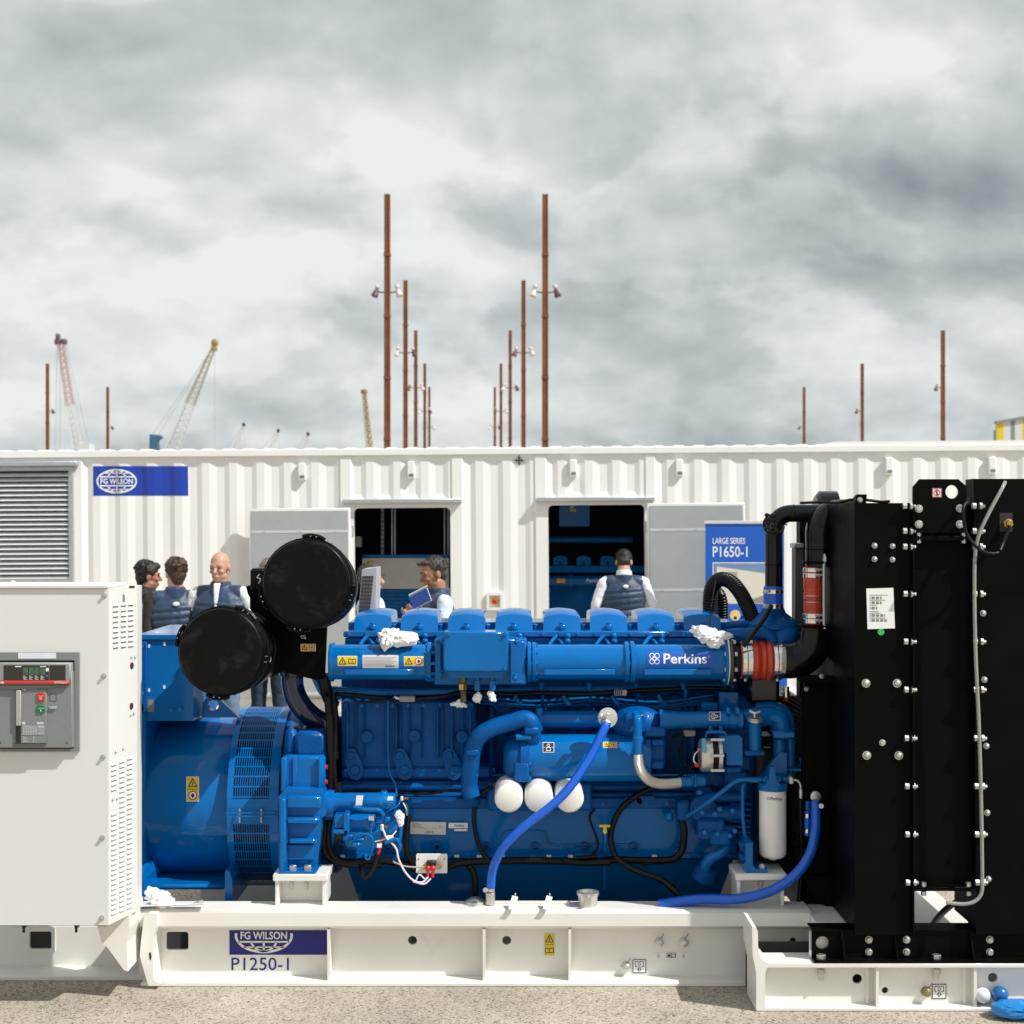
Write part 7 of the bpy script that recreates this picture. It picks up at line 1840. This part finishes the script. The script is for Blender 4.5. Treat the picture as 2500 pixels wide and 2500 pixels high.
def person(label, xpx, Y, top, theta, skin, hair, hstyle, torso, shirt, trous, arms, headrot=(0, 0), z0=0.0, build=1.0, group='people around the container', sleeve=1.0, collar=None, badge=False, tilt=0.0):
    S = (top - z0) / 1.81
    r = empty('person', (X_(xpx, Y), Y, z0), label, 'person', group, rot=(0, 0, math.radians(theta)), world=False)
    r.scale = (S, S, S)
    k = build
    # --- one continuous body
    b = MB()
    HM = Matrix.Rotation(math.radians(headrot[1]), 3, 'Z') @ Matrix.Rotation(math.radians(headrot[0]), 3, 'X')
    piv = V((0, -.005, 1.53))
    def h(p):
        q_ = V(p); q_ = V((q_.x * 1.05, q_.y * 1.0, q_.z)) - piv
        return HM @ q_ + piv + V((0, 0, -.022))
    ell(b, h((0, .018, 1.715)), (.080, .098, .096), HM); ell(b, h((0, -.028, 1.685)), (.069, .062, .085), HM); ell(b, h((0, -.022, 1.625)), (.060, .065, .055), HM); ell(b, h((.04, -.01, 1.612)), (.026, .04, .03), HM); ell(b, h((-.04, -.01, 1.612)), (.026, .04, .03), HM)
    ell(b, h((0, -.062, 1.588)), (.026, .024, .020), HM)
    caps(b, h((0, -.088, 1.69)), .009, h((0, -.112, 1.655)), .014, 10); ell(b, h((0, -.104, 1.648)), (.018, .012, .010), HM)
    for sg_ in (-1, 1):
        ell(b, h((sg_ * .030, -.078, 1.706)), (.026, .016, .010), HM)
        ell(b, h((sg_ * .078, .015, 1.672)), (.010, .022, .034), HM)
        ell(b, h((sg_ * .04, -.066, 1.655)), (.022, .02, .018), HM)
    ell(b, h((0, -.088, 1.617)), (.024, .010, .008), HM); ell(b, h((0, -.086, 1.607)), (.021, .010, .008), HM)
    caps(b, h((0, .012, 1.60)), .066, (0, .014, 1.46), .076)
    ell(b, (0, 0, 1.30), (.165 * k, .105, .20)); ell(b, (0, 0, 1.05), (.145 * k, .10, .18)); caps(b, (-.15 * k, .005, 1.445), .05, (.15 * k, .005, 1.445), .05)
    for sg_ in (-1, 1):
        caps(b, (sg_ * .09, 0, .92), .078, (sg_ * .10, -.01, .50), .052); caps(b, (sg_ * .10, -.01, .50), .052, (sg_ * .105, .02, .10), .038); ell(b, (sg_ * .107, -.03, .05), (.042, .10, .04))
    for (el_, wr_, fd, fu), sg_ in zip(arms, (-1, 1)):
        sh_ = (sg_ * .185 * k, .005, 1.43)
        caps(b, sh_, .048, el_, .040); caps(b, el_, .039, wr_, .027); hand(b, wr_, fd, fu)
    body = remesh('body', b, skin, r, .0075, 2)
    # --- face details
    e_ = MB()
    for sg_ in (-1, 1): ell(e_, h((sg_ * .031, -.0865, 1.688)), (.012, .006, .006), HM, 10, 7)
    e_.build('eyes', EYEM, r)
    if hair and hstyle != 'bald':
        e_ = MB()
        for sg_ in (-1, 1): caps(e_, h((sg_ * .014, -.095, 1.712)), .005, h((sg_ * .050, -.082, 1.711)), .004, 8)
        e_.build('eyebrows', hair, r)
    else:
        e_ = MB()
        for sg_ in (-1, 1): caps(e_, h((sg_ * .014, -.094, 1.711)), .004, h((sg_ * .048, -.082, 1.710)), .003, 8)
        e_.build('eyebrows', mat('shadow brow', (.20, .10, .065), .6), r)
    e_ = MB(); ell(e_, h((0, -.0955, 1.612)), (.019, .004, .004), HM, 12, 7); e_.build('mouth', LIP, r)
    # --- hair
    if hstyle == 'full':
        hb_ = MB(); ell(hb_, h((0, .026, 1.728)), (0.0933, 0.1020, 0.0979), HM); ell(hb_, h((0, .060, 1.672)), (.074, .062, .075), HM); ell(hb_, h((0, -.045, 1.772)), (.064, .050, .034), HM); ell(hb_, h((0, .07, 1.62)), (.052, .036, .04), HM)
        for q in range(26):
            a = random.uniform(0, 2 * PI); t_ = random.uniform(.25, 1.35)
            ell(hb_, h((.082 * math.sin(a) * math.sin(t_), .03 + .095 * math.cos(a) * abs(math.sin(t_)) * (1 if math.cos(a) > 0 else .8), 1.725 + .095 * math.cos(t_))), (.024, .024, .018), HM, 8, 6)
        def cut(me): pass
        remesh('hair', hb_, hair, r, .007, 1, tousle)
    elif hstyle == 'short':
        hb_ = MB(); ell(hb_, h((0, .030, 1.731)), (0.0868, 0.0959, 0.0918), HM); ell(hb_, h((0, .062, 1.675)), (.070, .056, .07), HM); ell(hb_, h((0, -.030, 1.780)), (.056, .042, .022), HM)
        for q in range(18):
            a = random.uniform(-1, 1); t_ = random.uniform(-.09, .09)
            ell(hb_, h((a * .05, t_, 1.786 - t_ * t_)), (.016, .018, .013), HM, 8, 6)
        remesh('hair', hb_, hair, r, .007, 1, tousle)
    elif hstyle == 'cropped':
        hb_ = MB(); ell(hb_, h((0, .026, 1.73)), (0.0852, 0.0949, 0.0877), HM); ell(hb_, h((0, .05, 1.68)), (.072, .062, .07), HM); ell(hb_, h((0, .0, 1.79)), (.055, .075, .035), HM)
        remesh('hair', hb_, hair, r, .007, 1, tousle)
    if hstyle != 'bald':
        lk = MB(); rl = random.Random(int(xpx))
        dens_ = {'full': 260, 'short': 200, 'cropped': 120}[hstyle]; ln_ = {'full': .030, 'short': .022, 'cropped': .010}[hstyle]
        for q in range(dens_):
            a = rl.uniform(0, 2 * PI); t_ = rl.uniform(0, 1.75); ct, st_ = math.cos(t_), math.sin(t_)
            if math.cos(a) < -.2 and t_ > .75: continue
            nrm = V((math.sin(a) * st_, math.cos(a) * st_, ct)); bp_ = V((nrm.x * .086, .028 + nrm.y * .095, 1.728 + nrm.z * .09))
            tg = V((rl.uniform(-1, 1), rl.uniform(-.6, 1), -.8 + .8 * ct)); tg = (tg - nrm * tg.dot(nrm)).normalized(); sd_ = nrm.cross(tg) * .0035
            tip = bp_ + tg * ln_ * rl.uniform(.6, 1.3) + nrm * .009
            lk.add([h(bp_ - sd_ - nrm * .004), h(bp_ + sd_ - nrm * .004), h((bp_ + tip) / 2 + sd_ * .8 + nrm * .006), h(tip), h((bp_ + tip) / 2 - sd_ * .8 + nrm * .006)], [(0, 1, 2, 3, 4)])
        tag(lk.build('hair_strands', hair, r, 0), kind='stuff')
    # --- shirt (torso and sleeves)
    sh = MB(); ell(sh, (0, 0, 1.30), (.178 * k, .118, .205)); ell(sh, (0, 0, 1.06), (.160 * k, .114, .185)); caps(sh, (-.155 * k, .005, 1.447), .060, (.155 * k, .005, 1.447), .060)
    caps(sh, (0, .012, 1.46), .082, (0, .010, 1.505), .078)
    for (el_, wr_, fd, fu), sg_ in zip(arms, (-1, 1)):
        e2, w2 = V(el_), V(wr_); caps(sh, (sg_ * .180 * k, .005, 1.425), .064, e2, .054)
        if sleeve > 0: caps(sh, e2, .049, e2.lerp(w2, sleeve * .93), .038)
    def wrinkle(me):
        N_ = [v.normal.copy() for v in me.vertices]; C_ = [v.co.copy() for v in me.vertices]
        me.vertices.foreach_set('co', [q for c, n_ in zip(C_, N_) for q in (c + n_ * (noise.noise(c * 14) * .007 - abs(noise.noise(V((c.x * 9, c.y * 9, c.z * 26)))) * .007 + noise.noise(c * 40) * .002))])
    remesh('shirt', sh, shirt, r, .012, 2, wrinkle)
    # --- vest
    if torso is not None:
        ve = MB(); ell(ve, (0, 0, 1.285), (.200 * k, .142, .235)); ell(ve, (0, 0, 1.06), (.186 * k, .138, .19)); caps(ve, (-.128 * k, .006, 1.445), .070, (.128 * k, .006, 1.445), .070); ell(ve, (0, 0, .95), (.178 * k, .132, .08))
        caps(ve, (0, .014, 1.46), .094, (0, .012, 1.535), .086)
        def quilt(me):
            N_ = [v.normal.copy() for v in me.vertices]; C_ = [v.co.copy() for v in me.vertices]; out_ = []
            for c, n_ in zip(C_, N_):
                z = c.z + .012 * math.sin(c.x * 9) + noise.noise(c * 7) * .006
                if z < 1.37:
                    q_ = abs(math.sin(PI * (z - .9) / .062)); c = c + n_ * (.016 * (q_ ** .5) - .011)
                c = c + n_ * noise.noise(c * 22) * .003
                # the stand collar is cut off level
                if c.z > 1.535: c.z = 1.535 + (c.z - 1.535) * .25
                out_ += [c.x, c.y, c.z]
            me.vertices.foreach_set('co', out_)
        vo = remesh('vest', ve, torso, r, .009, 1, quilt)
        if badge:
            MB().ball((0.0, .145, 1.40), (.030, .012, .019), 18, 10).build('back_logo', WHITE, r)
        # shirt V with collar
        cv = MB()
        for q_ in range(24):
            t_ = q_ / 23; caps(cv, ((-.022 + .019 * t_), -.088 - .056 * t_ ** .6, 1.525 - .26 * t_), .009 - .004 * t_, ((.022 - .019 * t_), -.088 - .056 * t_ ** .6, 1.525 - .26 * t_), .009 - .004 * t_, 8)
        remesh('shirt_front', cv, shirt, r, .006, 2)
    if collar:
        co_ = MB()
        for q in range(24):
            g_ = 2 * PI * q / 24
            caps(co_, (.078 * math.cos(g_), .012 + .080 * math.sin(g_), 1.515 + .012 * math.sin(g_)), .013, (.070 * math.cos(g_), .012 + .072 * math.sin(g_), 1.558 + .012 * math.sin(g_)), .009, 8)
        remesh('collar', co_, collar, r, .007, 1)
    # --- trousers and shoes
    tr = MB(); ell(tr, (0, 0, .95), (.168 * k, .122, .13))
    for sg_ in (-1, 1): caps(tr, (sg_ * .088, 0, .90), .094, (sg_ * .10, -.01, .50), .070); caps(tr, (sg_ * .10, -.01, .50), .070, (sg_ * .105, .02, .12), .060)
    remesh('trousers', tr, trous, r, .013, 2, wrinkle)
    for sg_ in (-1, 1):
        so_ = MB(); ell(so_, (sg_ * .107, -.035, .045), (.048, .125, .045)); ell(so_, (sg_ * .107, .02, .07), (.045, .06, .06)); remesh('shoe', so_, SHOE, r, .012, 1)
    return r
DOWN = (((-.235, .03, 1.16), (-.235, -.04, .92), (0, -.1, -1), (-1, 0, 0)), ((.235, .03, 1.16), (.235, -.04, .92), (0, -.1, -1), (1, 0, 0)))
FOLD = (((-.235, -.02, 1.16), (-.10, -.20, 1.10), (1, -.3, .1), (0, -1, 0)), ((.235, -.02, 1.16), (.10, -.22, 1.08), (-1, -.3, 0), (0, -1, 0)))
OUT_ = (((-.30, .02, 1.20), (-.33, -.10, .98), (0, -.3, -1), (-1, 0, 0)), ((.30, .02, 1.20), (.33, -.10, .98), (0, -.3, -1), (1, 0, 0)))
HOLD = (((-.235, -.03, 1.15), (-.17, -.27, 1.20), (.3, -1, .15), (-.6, 0, .3)), ((.235, -.03, 1.15), (.12, -.26, 1.16), (-.3, -1, .1), (.5, 0, -.8)))
READ = (((-.235, -.03, 1.17), (-.06, -.15, 1.32), (.35, -1, .15), (-.5, -.2, -.8)), ((.245, -.03, 1.17), (.07, -.12, 1.345), (-.3, -1, .25), (.6, 0, -.7)))
p1 = person('black haired man in dark hood and pale shirt turned right behind the cabinet', 361, 12.9, Z_(1366, 12.9), 118, SKB, HBK, 'full', None, SHB, JEANL, FOLD, (4, -8), build=.95, collar=DRK, sleeve=.4)
hd_ = MB()
for q in range(14):
    g_ = PI * q / 13
    caps(hd_, (.10 * math.cos(g_), .03 + .09 * math.sin(g_), 1.475), .035, (.085 * math.cos(g_), .05 + .08 * math.sin(g_), 1.53), .028, 8)
remesh('hood', hd_, DRK, p1, .012, 2)
p2 = person('brown haired man with dark sleeves under navy vest, seen from behind', 428, 12.6, Z_(1358, 12.6), 196, SKC, HBR, 'full', VEST, DRK, REDT, DOWN, (2, 16), badge=True, build=1.2)
p3 = person('bald man in navy vest and white shirt facing the camera', 538, 12.55, Z_(1342, 12.55), -6, SKA, None, 'bald', VEST, SHW, JEANL, OUT_, (6, -6), build=1.2)
p4 = person('sandy haired person in dark jeans mostly hidden behind the upper air cleaner', 657, 12.9, Z_(1361, 12.9), 170, SKC, HBL, 'cropped', VEST, SHW, JEAN, DOWN, (6, 0))
p5 = person('person in pale shirt and glasses mostly hidden behind the grey vent hood', 906, 12.3, Z_(1372, 12.3), 75, SKC, HGR, 'cropped', None, SHB, JEAN, HOLD, (0, 0), sleeve=.5)
gl = MB()
for sg_ in (-1, 1):
    gl.tube([(sg_ * .072, -.01, 1.69), (sg_ * .066, -.09, 1.69)], .002, 6, smooth=False)
    gl.lathe((sg_ * .033, -.102, 1.688), (0, -1, 0), [(0, .021), (.002, .021), (.002, .018), (0, .018)], 16, caps=False)
gl.build('glasses', INK, p5)
p6 = person('dark haired man in navy vest reading from a notebook at the left doorway', 1068, 11.6, Z_(1353, 11.6), -72, SKB, HGR, 'short', VEST, SHB, JEAN, READ, (14, 4), build=1.15, sleeve=.25)
p7 = person('man in navy quilted vest and white sleeves with bowed head at the right doorway', 1523, 15.55, Z_(1336, 15.55), 184, SKA, HBK, 'cropped', VEST, SHW, JEAN, OUT_, (26, -10), badge=True, build=1.22, collar=SHW)
flush()
# --- notebook held by the man at the left doorway
c6 = P(1026, 1462, 11.36)
nb = empty('notebook', c6, 'open blue covered notebook with pen held by the man at the left doorway', 'notebook', rot=(math.radians(-22), math.radians(-27), math.radians(-12)), world=False)
MB().box(-.08, .08, -.006, -.003, -.055, .055, .001).build('front_cover', mat('blue notebook cover', (.008, .05, .24), .5), nb)
MB().box(-.078, .078, -.0025, .014, -.053, .062, .001).build('pages', WHITE, nb)
MB().box(-.08, .08, .0145, .0175, -.055, .055, .001).build('back_cover', MATS['blue notebook cover'], nb)
MB().cyl((-.07, -.01, .066), (.09, -.01, .066), .006, n=10).build('pen', mat('pale pen', (.7, .72, .68), .4), nb)

# ------------------------------------------------------------------ loose things
def wrap(label, c, r, seed, spikes=5, grp='crumpled white wraps'):
    rnd = random.Random(seed); bm = bmesh.new(); bmesh.ops.create_icosphere(bm, subdivisions=4, radius=1)
    cs = [V((rnd.gauss(0, 1), rnd.gauss(0, .6), rnd.gauss(0, 1))).normalized() for _ in range(spikes)]
    for v in bm.verts:
        d = v.co.normalized(); f = .72
        for q in cs: f += .75 * max(0, d.dot(q)) ** 7
        f += .55 * abs(noise.noise(d * 1.9 + V((seed, 0, 0)))) + .38 * abs(noise.noise(d * 3.6 + V((seed, 3, 0)))) - .2 + .16 * abs(noise.noise(d * 7 + V((0, seed, 0))))
        p = d * f; v.co = V((c[0] + p.x * r[0], c[1] + p.y * r[1], c[2] + p.z * r[2]))
    me = bpy.data.meshes.new('plastic_wrap'); bm.to_mesh(me); bm.free(); me.materials.append(TISSUE)
    o = bpy.data.objects.new('plastic_wrap', me); COL.objects.link(o); return tag(o, label, 'wrap', grp)
wrap('larger crumpled white wrap tied over a fitting by the second rocker cover', P(952, 1553, 6.8), (.062, .04, .042), 3, 6)
wrap('smaller crumpled white wrap touching the larger one near the left rocker covers', P(990, 1561, 6.78), (.034, .03, .026), 5, 4)
wrap('crumpled white wrap tied under the last rocker cover by the red bellows', P(1735, 1552, 6.8), (.070, .04, .036), 9, 5)
wrap('small white wrap on the left sensor under the blue control box', P(1168, 1702, 6.74), (.017, .015, .028), 12, 3)
wrap('small white wrap on the right sensor under the blue control box', P(1201, 1698, 6.74), (.016, .015, .026), 14, 3)
wrap('small flat white wrap on the wiring below the brass fitting', P(1120, 1719, 6.8), (.026, .02, .018), 15, 3)
wrap('tiny clear wrap on the starter motor wiring', P(978, 1995, 6.76), (.020, .016, .022), 17, 4)
wrap('loose white rag lying on the skid beside the alternator', P(387, 2193, 6.6) , (.062, .04, .036), 21, 4)
o = MB().lathe(P(486, 2210, 6.66), (0, 0, 1), [(-.03, .03), (.006, .03), (.007, .02), (.024, .02), (.026, .017)], 6).build('anchor_bolt', STEEL, gs)
ps = MB(); ps.add([P(318, 2214, 6.54), P(500, 2208, 6.54), P(498, 2205, 6.6), P(318, 2208, 6.6)], [(0, 1, 2, 3)])
for i, v in enumerate(ps.v): ps.v[i] = (v[0], v[1], max(ZTp + .003, v[2]))
ps.add([(a, b_, c - .002) for a, b_, c in ps.v], [(3, 2, 1, 0)])
tag(ps.build('card_sheet', WHITE, None, 0), 'thin white card lying on the skid top beside the cabinet', 'card')
def balloon(x, y, Y, r, m, label):
    c = P(x, y, Y)
    o = MB().ball(c, (r, r, r), 28, 20).build('balloon', m, None, 60)
    return tag(o, label, 'balloon', 'balloons lying by the skid')
b1 = balloon(2399, 2430, 6.232, L_(19, 6.19), mat('white balloon rubber', (.72, .72, .80), .3, coat=.3, var=.02), 'white balloon resting against the radiator skid')
b2 = balloon(2441, 2428, 6.225, L_(21, 6.2), mat('blue balloon rubber', (.006, .12, .36), .25, coat=.4, var=.05), 'blue balloon resting against the radiator skid')
for b_ in (b1, b2): b_.location.z += 0
bg_ = bmesh.new(); bmesh.ops.create_uvsphere(bg_, u_segments=140, v_segments=70, radius=1)
cb = P(2532, 2455, 6.125)
for v in bg_.verts:
    d = v.co.copy(); d.x = math.copysign(abs(d.x) ** .45, d.x); d.z = math.copysign(abs(d.z) ** .6, d.z)
    q_ = V((d.x * 2.2 + d.z * 1.4, d.y * 1.5 + d.z * .8, d.z * 1.2 - d.x * .4))
    rd = (1 - 2.2 * abs(noise.noise(q_ * 1.3))) * .6 + (1 - 2.2 * abs(noise.noise(q_ * 2.9 + V((7, 1, 0))))) * .35
    k_ = 1 + .22 * rd
    v.co = V((cb.x + d.x * .19, cb.y + d.y * .058 * k_, max(.002, .036 + d.z * .030 * k_)))
me = bpy.data.meshes.new('plastic_bag'); bg_.to_mesh(me); bg_.free(); me.materials.append(mat('glossy blue plastic film', (.008, .22, .62), .22, coat=.5, var=.15, vs=9))
me.polygons.foreach_set('use_smooth', [True] * len(me.polygons))
bo = bpy.data.objects.new('plastic_bag', me); COL.objects.link(bo); tag(bo, 'shiny bright blue plastic bag on the ground at the right edge', 'bag')

# ------------------------------------------------------------------ loose grit on the concrete
rg = random.Random(4); gv = MB()
for k in range(420):
    Y = rg.uniform(5.7, 6.5); X = rg.uniform(-2.3, 2.2); q = rg.uniform(.0018, .0055)
    vs = [V((rg.uniform(.6, 1.2) * a * q, rg.uniform(.6, 1.2) * b_ * q, rg.uniform(.4, .9) * c * q)) for a, b_, c in ((1, 0, 0), (-1, 0, 0), (0, 1, 0), (0, -1, 0), (0, 0, 1), (0, 0, -.3))]
    gv.add([v + V((X, Y, q * .3)) for v in vs], [(0, 2, 4), (2, 1, 4), (1, 3, 4), (3, 0, 4), (2, 0, 5), (1, 2, 5), (3, 1, 5), (0, 3, 5)], rg.choice((0, 0, 1, 2)))
tag(gv.build('grit', [mat('pale grit', (.55, .51, .45), .8), mat('brown grit', (.22, .17, .12), .8), mat('grey grit', (.33, .32, .30), .8)], None, 0), 'loose pale grit scattered over the concrete', 'grit', kind='stuff')
